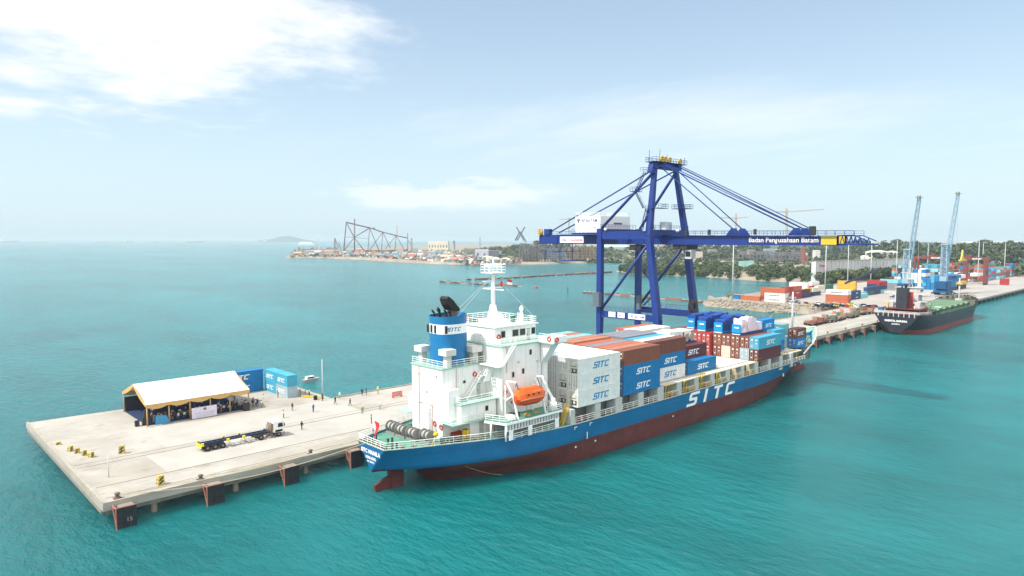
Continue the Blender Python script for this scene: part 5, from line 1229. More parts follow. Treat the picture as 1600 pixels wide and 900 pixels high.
# ================================================================ THINGS ON THE WHARF
def wheel(mb, x, y, z, r, w_): 
    mb.tube((x, y-w_/2, z), (x, y+w_/2, z), r, n=16)
def truck():
    t = thing('container_truck', 'white cab truck with an empty dark blue skeleton container trailer, parked on the wharf', 'truck', (0, 0, 0))
    tb = M('trailer_blue', (.028,.045,.09), .6, var=.3, rust=.25)
    def axle(x, y0, s_, nm='wheel'):
        a = MB(); wheel(a, x, y0, .52, .52, .5 if s_ else .3); o = a.build(nm, black, t); b_ = MB(); b_.tube((x, y0-.27 if y0 < 0 else y0+.22, .52), (x, y0-.22 if y0 < 0 else y0+.27, .52), .24, n=10); b_.build('rim', M('rim_grey', (.18,.17,.16), .6, var=.3), o)
    for x in (1.2, 2.5, 3.8): 
        for y in (-.95, .95): axle(x, y, True)
    for x in (9.6, 10.7)[1:]:
        for y in (-.95, .95): axle(x, y, True)
    for y in (-1.05, 1.05): axle(14.1, y, False)
    a = MB()
    for y in (-.48, .48): a.box(.3, 12.3, y-.09, y+.09, 1.05, 1.38)
    for x in [.3+1.0*i for i in range(12)]: a.box(x, x+.12, -.45, .45, 1.1, 1.3)
    for x in (.2, 4.6, 7.4, 12.2): a.box(x, x+.25, -1.22, 1.22, 1.15, 1.38)
    a.box(.9, 4.2, -.6, .6, .75, 1.02); a.build('trailer_frame', tb, t)
    a = MB()
    for x in (.2, 4.6, 7.4):
        for y in (-1.22, 1.02): a.cut(); a.box(x-.05, x+.35, y-.04, y+.26, 1.0, 1.55)
    a.cut(); a.box(.05, .19, -1.1, 1.1, .7, 1.3); a.build('twistlock_bracket', M('bright_yellow', (.72,.60,.03), .5), t)
    a = MB(); a.box(4.8, 6.6, -1.12, -.75, .55, .75); a.cut(); a.box(6.7,7.3,-1.1,-.7,.6,.98); a.cut(); a.box(8.2,8.9,-1.15,-.6,.55,1.0); a.build('tool_box', M('dirty_white', (.62,.61,.57), .6, var=.2), t)
    a = MB()
    for y in (-.7,.7): a.beam((7.9,y,1.05),(7.9,y,.05),.12,.12); a.box(7.75,8.05,y-.15,y+.15,.0,.05)
    a.box(5.2,6.8,-.7,.7,.02,.06); a.build('landing_leg', lgrey, t)
    a = MB()
    for y in (-.42,.42): a.box(9.0, 15.1, y-.08, y+.08, .62, .9)
    a.box(12.0,12.8,-1.1,-.5,.45,.95); a.box(12.0,12.8,.5,1.1,.45,.95); a.box(10.0,11.4,-.5,.5,.9,1.08); a.build('chassis', M('chassis_brown', (.12,.09,.07), .8, var=.4), t)
    a = MB(); a.prism([(13.1,-1.2,.95),(15.15,-1.2,.75),(15.2,-1.2,1.7),(14.95,-1.2,2.75),(14.6,-1.2,2.95),(13.1,-1.2,2.95)], (0,2.4,0)); cb_ = a.build('cab', M('cab_white', (.78,.79,.78), .35, var=.06), t)
    a = MB()
    a.add([(15.205,-1.05,1.75),(15.205,1.05,1.75),(14.98,1.05,2.65),(14.98,-1.05,2.65)], [(0,1,2,3)]); a.build('windscreen', glass, cb_)
    for s_ in (-1, 1): a = MB(); a.prism([(13.9,s_*1.205,1.8),(14.95,s_*1.205,1.8),(14.8,s_*1.205,2.55),(14.0,s_*1.205,2.55)], (0,s_*.01,0)); a.build('side_window', glass, cb_)
    for s_ in (-1, 1):
        a = MB(); a.box(15.17,15.24,s_*.75-.2,s_*.75+.2,.95,1.2); a.build('headlight', white2, cb_)
        a = MB(); a.box(15.05,15.15,s_*1.4-.1,s_*1.4+.1,1.9,2.5); a.tube((15.0,s_*1.2,2.5),(15.1,s_*1.4,2.5),.02,n=4); a.build('mirror', black, cb_)
    a = MB(); a.box(15.15,15.27,-1.15,1.15,.5,.9); a.box(13.3,14.9,-1.22,-1.0,.55,.62); a.build('bumper', M('bumper_grey', (.2,.19,.18), .6), cb_)
    a = MB(); a.tube((12.75,-.9,.9),(12.75,-.9,3.1),.09,n=8); a.tube((12.3,-.5,1.1),(12.3,-.5,2.2),.25,n=8); a.box(12.9,13.05,-1.1,1.1,.95,2.6); a.tube((12.5,.5,1),(12.5,.5,2.0),.1,n=6)
    for y in (-.8,.8): a.tube((12.6,y,.9),(12.6,y,2.3),.05,n=5)
    a.build('air_and_exhaust_pipes', M('pipe_dull', (.25,.20,.15), .6, var=.4), t)
    a = MB(); a.box(13.4,14.8,-1.26,-1.2,.98,1.35) ; a.build('wheel_arch', black, cb_)
    t.location = (41.3, 122.0, WZ+.01); t.rotation_euler = (0, 0, R(.3))
truck()
stripe_b = M('stripe_black', (.03,.03,.03), .7)
def striped_block(n_):
    t = thing('barrier_block', '', 'barrier block'); a = MB(); a.prism([(-.45,-.32,0),(.45,-.32,0),(.32,-.32,1.25),(-.32,-.32,1.25)], (0,.64,0)); a.build('block', M('block_yellow', (.50,.40,.12), .7, var=.2), t)
    a = MB()
    for z in (.15,.6):
        a.add([(-.41+z*.1,-.335,z),(-.1,-.335,z-.0),(.36,-.335,z+.45),(.05,-.335,z+.45)], [(0,1,2,3)])
    for z in (.15,.6): a.add([(-.47+z*.1,.3,z),(-.455+z*.1,.0,z),(-.42+(z+.45)*.1,-.3,z+.45),(-.435+(z+.45)*.1,.0,z+.45)], [(0,1,2,3)])
    a.build('black_stripes', stripe_b, t); return t
b0 = striped_block(0)
for i, (x, y, lab) in enumerate([(31.4,129.9,'yellow and black striped block alone on the middle of the wharf head'),(31.4,109.2,'yellow and black striped block near the water edge of the wharf'),
    (25.3,137.5,'second striped block in the diagonal row at the wharf end'),(25.9,135.3,'third striped block in the diagonal row at the wharf end'),(26.5,133.2,'fourth striped block in the diagonal row at the wharf end'),(27.1,131.2,'fifth striped block in the diagonal row, nearest the camera'),(24.6,143.4,'low striped block at the far start of the diagonal row')]):
    o = b0 if i == 0 else copy_tree(b0); o.location = (x, y, WZ+.005); o['label'] = lab; o['group'] = 'striped blocks on the wharf head'; o.rotation_euler = (0,0,R(25*(i % 3)-20)); o.scale = (1.15,1.15,1.15) if i < 2 else (.9,.9,.75 if i < 6 else .4)
def mooring_bollard():
    t = thing('bollard', '', 'bollard'); a = MB(); a.lathe((0,0,0), [(.38,0),(.30,.1),(.24,.45),(.38,.62),(.36,.75),(.02,.8)], 12); a.build('post', M('bollard_iron', (.13,.11,.09), .7, var=.4), t); a = MB(); a.box(-.5,.5,-.5,.5,-.0,.05); a.build('base_plate', brown_m, t); return t
mb0 = mooring_bollard()
bxs = [(25.2,107.6)]+[(36.5+18.2*i,107.2) for i in range(20)]
for i, (x, y) in enumerate(bxs):
    if x > 390: break
    o = mb0 if i == 0 else copy_tree(mb0); o.location = (x, y, WZ+.005); o['group'] = 'mooring bollards along the wharf edge'; o['label'] = 'mooring bollard with ropes at the near corner of the wharf' if i == 0 else f'{ordn(i)} mooring bollard along the wharf edge from the near corner'
def rope(pts, label, sag=1.0, r=.055):
    a = MB()
    for p, q in zip(pts, pts[1:]):
        p = Vector(p); q = Vector(q); n = 14; prev = None
        for i in range(n+1):
            c = p.lerp(q, i/n); c.z -= math.sin(math.pi*i/n)*sag
            if prev is not None: a.tube(prev, c, r, n=5, caps=False)
            prev = c
    tag(a.build('mooring_rope', rope_m), label, 'rope', 'mooring ropes')
rope([(57.3,YC+3.2,8.0),(25.2,107.6,3.9)], 'mooring rope from the ship transom to the corner bollard, upper one', .9)
rope([(57.3,YC+1.0,8.0),(25.3,107.4,3.8)], 'mooring rope from the ship transom to the corner bollard, lower one', 1.5)
rope([(57.5,YC+3.6,8.0),(36.5,107.2,3.8)], 'short mooring rope from the ship stern to the second bollard', .7)
rope([(54.7,107.3,3.5),(36.5,107.4,3.5),(26,108.2,3.45)], 'rope lying along the kerb of the wharf edge', .02)
rope([(215,YC+3,10.6),(255.0,107.2,3.8)], 'bow mooring rope running forward from the blue ship to the wharf', 1.2)
rope([(63,86,7.6),(70,84.2,3.2),(76.5,82.4,.6)], 'thin line hanging down the blue hull near the stern', .25, .03)
t = thing('barrier', 'red slatted crowd barrier lying near the far wharf edge', 'barrier', (89.5,132.6,WZ)); a = MB(); a.box(88.3,91.0,132.5,132.62,WZ+.25,WZ+.32)
for i in range(9): a.box(88.3+i*.32,88.45+i*.32,132.5,132.62,WZ+.32,WZ+1.25)
a.box(88.3,91.0,132.5,132.62,WZ+1.25,WZ+1.35); a.build('panel', M('barrier_red', (.55,.06,.04), .6), t); a = MB()
for x in (88.5,90.8): a.box(x-.06,x+.06,132.2,132.95,WZ,WZ+.25)
a.build('foot', M('barrier_red', None), t)
def mast(x, y, h, label, base=WZ, arms=True, grp='tall lamp masts'):
    t = thing('lamp_mast', label, 'lamp mast', (x, y, base), grp); a = MB(); a.tube((x,y,base),(x,y,base+h), .05+h*.011, .04+h*.004, n=8); a.build('pole', pale_steel, t)
    if arms:
        a = MB(); a.box(x-1.2,x+1.2,y-.15,y+.15,base+h-.2,base+h); 
        for dx in (-1.1,-.4,.4,1.1): a.box(x+dx-.25,x+dx+.25,y-.4,y+.1,base+h-.65,base+h-.2)
        a.build('floodlight', lgrey, t)
mast(76.2,142.9,9.2,'thin pale pole at the notch of the quay edge',arms=False)
mast(26.6,118.0,3.6,'thin short pole with a flat base near the outer wharf edge',arms=False)
t = thing('drum', 'black drum at the quay edge beside the thin pole', 'drum', (74.6,143.3,WZ)); a = MB(); a.lathe((74.6,143.3,WZ), [(.42,0),(.44,.3),(.42,.35),(.44,.7),(.42,.95),(.01,.96)], 12); a.build('barrel', black, t)
t = thing('kerb_rail', 'yellow kerb bar along the notch of the quay edge', 'kerb bar', (74,146,WZ)); a = MB(); a.beam((73.6,148.2,WZ+.25),(76.6,143.2,WZ+.25),.3,.35); a.build('bar', yellow_p, t)
t = thing('motor_boat', 'small white boat passing just beyond the quay containers', 'boat', (91,176,0)); a = MB(); a.prism([(88.6,176,0.1),(92.0,176,0.1),(93.2,176,1.0),(88.3,176,.9)], (0,1.6,0)); a.build('hull', M('boat_hull_grey', (.3,.3,.32), .6), t); a = MB(); a.prism([(89.2,176.2,.95),(91.9,176.2,1.0),(91.5,176.2,1.7),(89.4,176.2,1.7)], (0,1.2,0)); a.build('cabin', M('cab_white', None), t); a = MB(); a.box(89.6,91.3,176.17,176.19,1.2,1.55); a.build('window', glass, t)

# ================================================================ SECOND SHIP (dark bulk carrier)
def bulk():
    X0, X1, yc, B = 316, 427, 96.2, 9.8
    t = thing('bulk_carrier', 'dark grey bulk carrier with green hatch covers moored farther along the wharf', 'ship', (X0, yc, 0))
    hb = M('bulker_black', (.018,.022,.035), .5, var=.4, scale=.3, streak=.25); hr = M('bulker_red', (.20,.045,.045), .6, var=.25)
    xs = [0,1,2,4,7,12,20,40,60,80,90,96,101,105,108,110,111]; HTb = [(0,8.9),(2,9.4),(7,9.7),(14,9.8),(88,9.8),(96,8.6),(103,5.6),(108,2.4),(111,.1)]; HWb = [(0,2.4),(3,5.2),(10,8.6),(20,9.7),(84,9.7),(94,6.6),(102,2.6),(107,.1)]
    zt = [(0,8.6),(20,7.4),(30,7.2),(88,7.6),(92,9.6),(111,10.6)]; a = MB(); grid = []
    for x in xs:
        T = interp(zt, x); zk = 0.6 if x < .5 else (.1 if x < 3 else (-1.5 if x < 107 else (x-107)*1.6)); lv = [zk, zk+.2*(2.0-zk) if zk < 2.0 else zk+.1, max(2.0, zk+.2), max(2.0,zk)+.35*(T-max(2.0,zk)), max(2.0,zk)+.7*(T-max(2.0,zk)), T]
        row = []
        for z in lv:
            hw = interp(HWb, x); h = hw+(interp(HTb, x)-hw)*max(0, min(1, (z-0)/T)); 
            if x < 6: h *= min(1, .55+.45*(z-zk)/(3.5)) if z < zk+3.5 else 1
            row.append((X0+x, max(.03, h), z))
        grid.append(row)
    for s_ in (1, -1):
        b0 = len(a.v); a.v += [(x, yc+s_*h, z) for r_ in grid for x, h, z in r_]
        for i in range(len(xs)-1):
            for j in range(5): a.f.append([b0+i*6+j, b0+(i+1)*6+j, b0+(i+1)*6+j+1, b0+i*6+j+1]); a.m.append(1 if j < 2 else 0); a.sm.append(True)
    a.poly([(x, yc-h, z) for x, h, z in grid[0]]+[(x, yc+h, z) for x, h, z in reversed(grid[0])], 0)
    a.build('hull', [hb, hr], t, merge=True)
    d = MB(); px = [X0+x for x in xs if x <= 90]
    d.poly([(X0+x, yc-interp(HTb, x)+.1, interp(zt, x)-.05) for x in xs if x <= 20]+[(X0+x, yc+interp(HTb, x)-.1, interp(zt, x)-.05) for x in reversed([q for q in xs if q <= 20])]); d.build('poop_deck', cargo_red, t)
    d = MB(); d.box(X0+20, X0+90, yc-9.6, yc+9.6, 6.3, 6.4); d.poly([(X0+x, yc-interp(HTb, x)+.1, 9.2) for x in (90,96,101,105,108,110)]+[(X0+x, yc+interp(HTb, x)-.1, 9.2) for x in (110,108,105,101,96,90)]); d.build('main_deck', M('deck_dull_green', (.045,.06,.05), .8, var=.3, rust=.3), t)
    hg = M('hatch_green', (.13,.22,.14), .7, var=.25, rust=.2)
    for i in range(7):
        x = X0+23+i*9.5; d = MB(); d.box(x, x+6.4, yc-7.2, yc+7.2, 6.4, 8.3); d.build('hatch_coaming', M('coaming_dark_green', (.025,.05,.035), .8, var=.3), t)
        d = MB()
        d.prism([(x+.1,yc-7.4,8.32),(x+6.3,yc-7.4,8.32),(x+5.6,yc-7.4,9.2),(x+.8,yc-7.4,9.2)], (0,14.8,0))
        for k_ in range(4): d.box(x+1.0+k_*1.3, x+1.15+k_*1.3, yc-7.3, yc+7.3, 9.2, 9.3)
        d.build('hatch_cover', hg, t)
    d = MB()
    for x in range(int(X0)+22, int(X0)+90, 3): 
        for s_ in (-1, 1): d.box(x, x+.3, yc+s_*9.6-.2, yc+s_*9.6+.2, 6.4, 8.0)
    d.rail([(X0+20,yc-9.6,7.2),(X0+90,yc-9.6,7.5)],1.1,2,2.5,.06); d.build('bulwark_frames', hg, t)
    wt = M('bulker_white', (.50,.50,.49), .6, var=.2, scale=.6, streak=.5, rust=.25)
    d = MB(); d.rail([(X0+14,yc-9.6,8.0),(X0+2,yc-9.2,8.6),(X0+.3,yc-8.7,8.6),(X0+.3,yc+8.7,8.6),(X0+2,yc+9.2,8.6)],1.1,2,2.0,.11)
    d.beam((X0+.2,yc-8.8,9.2),(X0+.2,yc+8.8,9.2),.25,.5); d.beam((X0+.2,yc-8.8,9.2),(X0+9,yc-9.6,9.0),.25,.5)
    for y in range(-7, 8, 2): d.box(X0-.12, X0+.1, yc+y-.15, yc+y+.15, 7.4, 9.0)
    d.build('stern_railing', wt, t)
    d = MB(); d.box(X0+7,X0+18,yc-6.5,yc+6.5,8.0,10.4); d.box(X0+4,X0+18,yc-8,yc+8,10.4,10.6); d.build('lower_house', M('house_oxide', (.16,.04,.04), .7, var=.3), t)
    d = MB(); d.box(X0+10,X0+18,yc-6,yc+6,10.6,13.2); d.box(X0+12,X0+18.4,yc-8,yc+8,13.2,13.5); d.box(X0+12.4,X0+18,yc-4.6,yc+4.6,13.5,16.2); d.box(X0+13,X0+19,yc-9.0,yc+9.0,16.2,16.4); d.box(X0+14,X0+18.4,yc-4.8,yc+4.8,16.4,19.0); d.box(X0+13.6,X0+18.8,yc-5.1,yc+5.1,19.0,19.2); d.box(X0+13.2,X0+13.4,yc-9.2,yc+9.2,16.4,17.3); d.build('accommodation_block', wt, t)
    for y in (-4,-2,1,3): d = MB(); d.box(X0+9.93,X0+9.99,yc+y,yc+y+.6,11.6,12.4); d.build('window', glass, t)
    for x in (14.6,16.2,17.4): d = MB(); d.box(X0+x,X0+x+.8,yc-4.86,yc-4.81,17.5,18.4); d.build('window', glass, t)
    d = MB(); d.box(X0+5.0,X0+9.0,yc-2.2,yc+1.8,10.6,19.4); f_ = d.build('funnel', M('funnel_charcoal', (.03,.032,.045), .5, var=.3), t)
    d = MB(); d.tube((X0+8,yc-1,19.4),(X0+8,yc-1,21.2),.5,n=8); d.tube((X0+6.4,yc,19.4),(X0+6.4,yc,20.4),.3,n=8); d.build('exhaust_pipes', soot, f_)
    d = MB(); d.box(X0+4.93,X0+4.98,yc-.6,yc+.2,14.6,15.6); d.build('funnel_vent', soot, f_)
    d = MB(); d.box(X0+9.1,X0+10,yc-3.4,yc+1.5,10.6,17.5); d.build('casing', M('casing_red', (.42,.04,.05), .5), t)
    d = MB(); d.tube((X0+16,yc,19.2),(X0+16,yc,31),.35,.2,n=8); d.beam((X0+16,yc-3.6,25.4),(X0+16,yc+3.6,25.4),.25,.25); d.box(X0+15,X0+17,yc-1,yc+1,22.6,22.9); d.beam((X0+16,yc-1.4,19.2),(X0+16,yc,24),.2); d.beam((X0+16,yc+1.4,19.2),(X0+16,yc,24),.2); d.box(X0+14.6,X0+17.4,yc-.1,yc+.1,27.4,27.7); d.build('mast', wt, t)
    d = MB(); d.box(X0+9,X0+11,yc+4,yc+6.4,10.6,13.0); d.build('port_deckhouse', wt, t)
    d = MB(); d.beam((X0+5.5,yc-6.4,8.2),(X0+13,yc-2,13.5),.35,.35); d.beam((X0+15,yc-7.6,7.6),(X0+15.5,yc-8.6,13.2),.3,.3); d.beam((X0+19,yc-7.6,7.6),(X0+16.5,yc-8.6,13.2),.3,.3); d.box(X0+2,X0+10,yc-8,yc-7.7,11.2,11.6); d.build('crane_struts', lgrey, t)
    d = MB(); d.box(X0+3,X0+6,yc-4,yc+1.5,8.0,9.4); d.box(X0+4,X0+6.5,yc+2.2,yc+4.2,8.0,9.6); d.build('deck_winches', cargo_red, t)
    d = MB(); d.box(X0+2.5,X0+4.5,yc+6.0,yc+8.0,8.6,10.8); d.build('blue_container', M('locker_blue', (.02,.12,.22), .6), t)
    d = MB(); d.beam((X0+5,yc+5,8.6),(X0+8.5,yc+6.5,13.2),.4,.5); d.build('provision_crane', yellow_p, t)
    d = MB(); d.box(X0+90,X0+90.3,yc-8.6,yc+8.6,6.4,9.3); d.rail([(X0+90,yc-9,9.6),(X0+101,yc-6.4,10.1),(X0+110,yc-.8,10.5),(X0+110,yc+.8,10.5),(X0+101,yc+6.4,10.1),(X0+90,yc+9,9.6)],1.1,2,2,.08)
    for x, y in ((94,-5),(96,3),(99,-2),(101,2),(93,5),(104,0),(97,-5)): d.box(X0+x,X0+x+1.5,yc+y,yc+y+1.5,9.2,10.8)
    d.build('forecastle_gear', M('gear_drab', (.17,.16,.12), .8, var=.4), t)
    d = MB(); d.tube((X0+88,yc-2,7),(X0+88,yc-2,20.5),.5,.3,n=8); d.box(X0+86.8,X0+89.2,yc-3.2,yc-.8,17.6,17.9); d.box(X0+86.6,X0+89.4,yc-3.4,yc-.6,7,10); d.build('foremast', wt, t)
    d = MB(); d.box(X0+27,X0+33,yc-2.5,yc-.2,8.9,10.1); d.build('deck_grab', M('grab_red', (.55,.08,.05), .6), t)
    d = MB(); d.box(X0+36,X0+40,yc-7.4,yc-4.4,8.9,9.5); d.build('green_tarpaulin', mint2, t)
    nm = MB(); text(nm, 'ORIENTAL SAMUDRA', (X0-.05, yc+4.4, 5.3), (0,-1,0), (0,0,1), .75, width=8.8, bold=.05); text(nm, 'JAKARTA', (X0-.05, yc+1.6, 4.1), (0,-1,0), (0,0,1), .5, width=3.2, bold=.04)
    nm.build('stern_lettering', white2, t)
bulk()

# ================================================================ HARBOUR CRANES WITH LATTICE BOOMS
lat_m = M('lattice_pale_blue', (.26,.40,.50), .5, var=.1); lat_b = M('crane_mid_blue', (.006,.07,.18), .5, var=.15)
def lattice(mb, p, q, w0, w1, bays, r):
    p = Vector(p); q = Vector(q); d = (q-p).normalized(); u = Vector((0,0,1)) if abs(d.z) < .9 else Vector((1,0,0)); a = d.cross(u).normalized(); b_ = a.cross(d)
    def C(i, k): c = p.lerp(q, i/bays); w_ = (w0+(w1-w0)*i/bays)/2; s_ = ((-1,-1),(1,-1),(1,1),(-1,1))[k % 4]; return c+a*s_[0]*w_+b_*s_[1]*w_
    for k in range(4): mb.tube(C(0,k), C(bays,k), r, n=5)
    for i in range(bays):
        for k in range(4):
            if i % 2: mb.tube(C(i,k), C(i+1,k+1), r*.55, n=4, caps=False)
            else: mb.tube(C(i,k+1), C(i+1,k), r*.55, n=4, caps=False)
            mb.tube(C(i,k), C(i,k+1), r*.5, n=4, caps=False)
def harbour_crane(x, y, tip, label, h=33):
    t = thing('harbour_crane', label, 'crane', (x, y, WZ), 'pale blue lattice boom harbour cranes')
    a = MB(); a.box(x-7,x+7,y-4,y+4,WZ+1.4,WZ+3.0)
    for dx in (-6,6):
        for dy in (-6,6): a.box(x+dx-1.2,x+dx+1.2,y+dy-1.2,y+dy+1.2,WZ,WZ+.6); a.beam((x+dx*.6,y+dy*.5,WZ+2.2),(x+dx,y+dy,WZ+.6),.7,.7)
    a.build('undercarriage', lat_b, t)
    a = MB()
    for dx in (-5,-3,-1,1,3,5): 
        for dy in (-3.4,3.4): a.cut(); a.tube((x+dx,y+dy-.5,WZ+.75),(x+dx,y+dy+.5,WZ+.75),.75,n=10)
    a.build('wheel', black, t)
    a = MB(); a.box(x-5.5,x+4.5,y-3.6,y+3.6,WZ+3.4,WZ+9.0); a.box(x-6.6,x-5.5,y-3.2,y+3.2,WZ+4,WZ+9); a.build('machine_house', lat_b, t)
    a = MB(); a.box(x-2,x+2.2,y-2,y+2,WZ+9.0,WZ+12); lattice(a, (x,y,WZ+11),(x,y,WZ+h), 3.6, 3.0, 9, .28); a.box(x-2,x+2,y-2,y+2,WZ+h,WZ+h+.6); a.build('tower', lat_m, t)
    a = MB(); a.box(x+2.2,x+4.2,y-2.4,y-.4,WZ+h*.55,WZ+h*.55+2.6); a.build('operator_cab', lgrey, t)
    a = MB(); f = Vector(tip); s_ = Vector((x+2,y,WZ+h*.48)); lattice(a, s_, f, 2.6, 1.5, 20, .24); a.build('boom', lat_m, t)
    a = MB(); a.box(f.x-1.6,f.x+1.6,f.y-.5,f.y+.5,f.z-.4,f.z+1.2); a.tube((f.x-.8,f.y-1,f.z+1),(f.x-.8,f.y+1,f.z+1),.9,n=10); a.beam((f.x-2.4,f.y+1.6,f.z+.6),(f.x+2.4,f.y-1.6,f.z+.6),.3,.3); a.build('boom_head', M('boom_head_grey', (.20,.24,.22), .6), t)
    a = MB(); top = Vector((x,y,WZ+h+.6))
    for dy in (-1,1): a.tube(top+Vector((0,dy,0)), f+Vector((0,dy*.5,1)), .07, n=4)
    a.tube(f, (f.x+1.0,f.y-.6,WZ+24), .06, n=4); a.build('hoist_ropes', lgrey, t)
    return t
harbour_crane(524,131.5,(533,127.5,69.8),'right-hand lattice harbour crane with a square blue machine house at the foot')
harbour_crane(480,141,(478.5,135.2,65.3),'left-hand lattice harbour crane, standing behind the dark ship funnel',h=30)
t = thing('container_spreader', 'yellow container spreader hanging beside the right harbour crane', 'spreader', (545,124,20)); a = MB(); a.box(535,551,124,127,9.5,11.6); a.build('spreader_beam', yellow_p, t); a = MB(); a.box(535,551,124.5,126.5,6.5,9.4); a.build('support_frame', dark, t)
t = thing('crane_hook', 'yellow triangular hook block hanging above the yellow spreader', 'hook', (540,124,27)); a = MB(); a.prism([(534,124,26.5),(542,124,26.5),(538.6,124,29.5),(537.4,124,33)], (0,.8,0)); a.box(531,545,123.6,125.2,25.4,26.5); a.build('hook_block', yellow_p, t)
# rubber tyred gantries
def rtg(x, y, w_, h, label):
    t = thing('yard_gantry', label, 'gantry crane', (x, y, WZ), 'red yard gantries'); m = M('gantry_red', (.17,.045,.045), .6, var=.15)
    for yy in (y, y+w_):
        for xx in (x, x+9): a = MB(); a.box(xx-.9,xx+.9,yy-.7,yy+.7,WZ+1.4,WZ+h); a.build('leg', m, t)
        a = MB(); a.box(x-2,x+11,yy-.6,yy+.6,WZ+1.0,WZ+2.0); a.build('sill_beam', m, t)
        a = MB()
        for xx in (x-.5,x+1.5,x+7.5,x+9.5): a.cut(); a.tube((xx,yy-.4,WZ+.8),(xx,yy+.4,WZ+.8),.8,n=10)
        a.build('wheel', black, t)
    for xx in (x, x+9): a = MB(); a.box(xx-.7,xx+.7,min(y,y+w_)-2,max(y,y+w_)+2,WZ+h,WZ+h+2.0); a.build('girder', m, t)
    a = MB(); a.box(x-.5,x+9.5,y+w_*.3,y+w_*.3+4,WZ+h+2,WZ+h+3.6); a.build('trolley', m, t)
    a = MB(); text(a, 'BATAM', (x-.75,y+w_*.4,WZ+h+.4), (0,-1,0), (0,0,1), 1.2, width=6); a.build('lettering', lw, t)
rtg(622,157,20,21,'red yard gantry spanning container rows left of the right harbour crane'); rtg(655,150,-14,20,'red yard gantry directly behind the right harbour crane')
# ================================================================ YARD CONTAINERS
G6 = 'containers in the yard'
def ystack(x, y, rz, L_, cols, where, marks=None, z0=3.3):
    for k, c in enumerate(cols):
        tn = ['bottom', 'second', 'third', 'fourth', 'fifth'][k]
        put((x, y, z0+k*2.62), rz, f'{c} container, {tn} layer, {where}', G6, L_, 2.6, c, (marks[k] if marks else ''), 1)
P2 = R(-90)   # long axis across the view (along -Y)
ystack(389,190.0,P2,12.19,['white','white','orange-red'],'near stack on the boulder bank',['MAERSK','MAERSK',''])
ystack(391.6,190.0,P2,12.19,['orange-red','white','orange-red'],'second slice of the near boulder bank stack')
ystack(398,197,P2,12.19,['red','orange-red','orange-red'],'stack just behind the boulder bank stack')
ystack(388.5,205,P2,12.19,['orange-red'],'lying alone left of the boulder bank stack')
ystack(391.5,211.5,P2,6.06,['blue'],'by the palm at the left tip of the bank'); ystack(394.5,213.5,P2,6.06,['yellow'],'behind the blue box at the left tip of the bank')
for i in range(3):
    ystack(402+i*12.4,184,0,12.19,(['maroon','red','red'],['red','red','orange-red'],['dark blue','maroon'])[i],f'{ordn(i)} length of the long red row behind the boulder stack',(['','Hapag',''],['','Hamburg',''],['',''])[i])
ystack(440,186,0,6.06,['dark blue','yellow'],'end of the long red row')
ystack(448,186,0,12.19,['dark blue','cream'],'behind the second white lettered stack')
ystack(404,160.5,P2,12.19,['orange-red','orange-red','white'],'second lettered stack on the yard edge',['','','MAERSK'])
ystack(406.6,160.5,P2,12.19,['rust brown','orange-red','white'],'rear slice of the second lettered stack')
for i in range(4): ystack(413+i*12.5,157.5,0,12.19,(['rust brown','rust brown'],['dark blue','dark blue'],['dark blue','dark blue'],['cyan'])[i],f'{ordn(i)} length of dark blue row behind second lettered stack',(['',''],['KLINE','KLINE'],['KLINE','KLINE'],[''])[i])
for i in range(4): ystack(465+i*12.5,163,0,12.19,(['cyan'],['green','dark blue'],['dark blue','dark blue'],['cyan','dark blue','red'])[i],f'{ordn(i)} length of the mixed row near the lamp masts')
ystack(455,205,P2,12.19,['white','white','white'],'white stack beside the second lamp mast'); ystack(458,200,P2,6.06,['white','white'],'low white stack beside the second lamp mast'); ystack(470,196,0,12.19,['red','red','white'],'red and white stack beside the third lamp mast')
ystack(470,192,0,12.19,['white','cream'],'pale row behind the second lettered stack'); ystack(484,192,0,12.19,['green','green'],'green row beside the reach stacker')
ystack(498,190,P2,12.19,['yellow','yellow','yellow'],'ochre stack beside the reach stacker'); ystack(510,186,0,12.19,['green','cream'],'pale stack right of the reach stacker'); ystack(520,178,P2,12.19,['dark blue','dark blue','red'],'stack right of the ochre one'); ystack(540,176,P2,12.19,['grey','grey','cyan'],'grey stack behind the dark ship'); ystack(546,168,P2,12.19,['light blue','light blue','light blue'],'light blue stack behind the dark ship')
rg = random.Random(5); pal = ['blue','light blue','blue','blue','dark blue','red','brown','white','dark blue','rust brown']
for i in range(7):
    for j in range(3):
        n = 4 if i < 5 else 3; cols = [pal[rg.randrange(5)] if j == 0 else pal[rg.randrange(10)] for _ in range(n)]
        ystack(566+j*12.6, 137+i*2.7, 0, 12.19, cols, f'{ordn(i)} column, {["near","middle","far"][j]} file of blue block between harbour cranes')
for i in range(6):
    ystack(600, 163+i*2.8, 0, 12.19, [rg.choice(['white','cream','white','blue']) for _ in range(5)], f'{ordn(i)} column of the pale block under the red gantries')
pal2 = ['red','orange-red','light blue','blue','rust brown','grey','white','cyan','brown','green']
fy = MB(); fm = [cmat(c) for c in pal2]
for i in range(22):
    for j in range(7):
        x = 690+i*19+rg.uniform(-1,1); y = 148+j*10+rg.uniform(-.5,.5)
        for k in range(rg.choice((2,3,4,4,5))):
            q = rg.randrange(10)
            for s_ in range(3): 
                if rg.random() < .9: fy.box(x, x+12.1, y+s_*2.55, y+s_*2.55+2.44, 3.3+k*2.62, 3.3+k*2.62+2.58, (q+(s_ if rg.random() < .4 else 0)) % 10)
tag(fy.build('far_container_rows', fm), 'colourful rows of stacked containers filling the far right yard', 'containers', kind='stuff')
ystack(668,128,P2,6.06,['red','red'],'alone on the far quay apron')
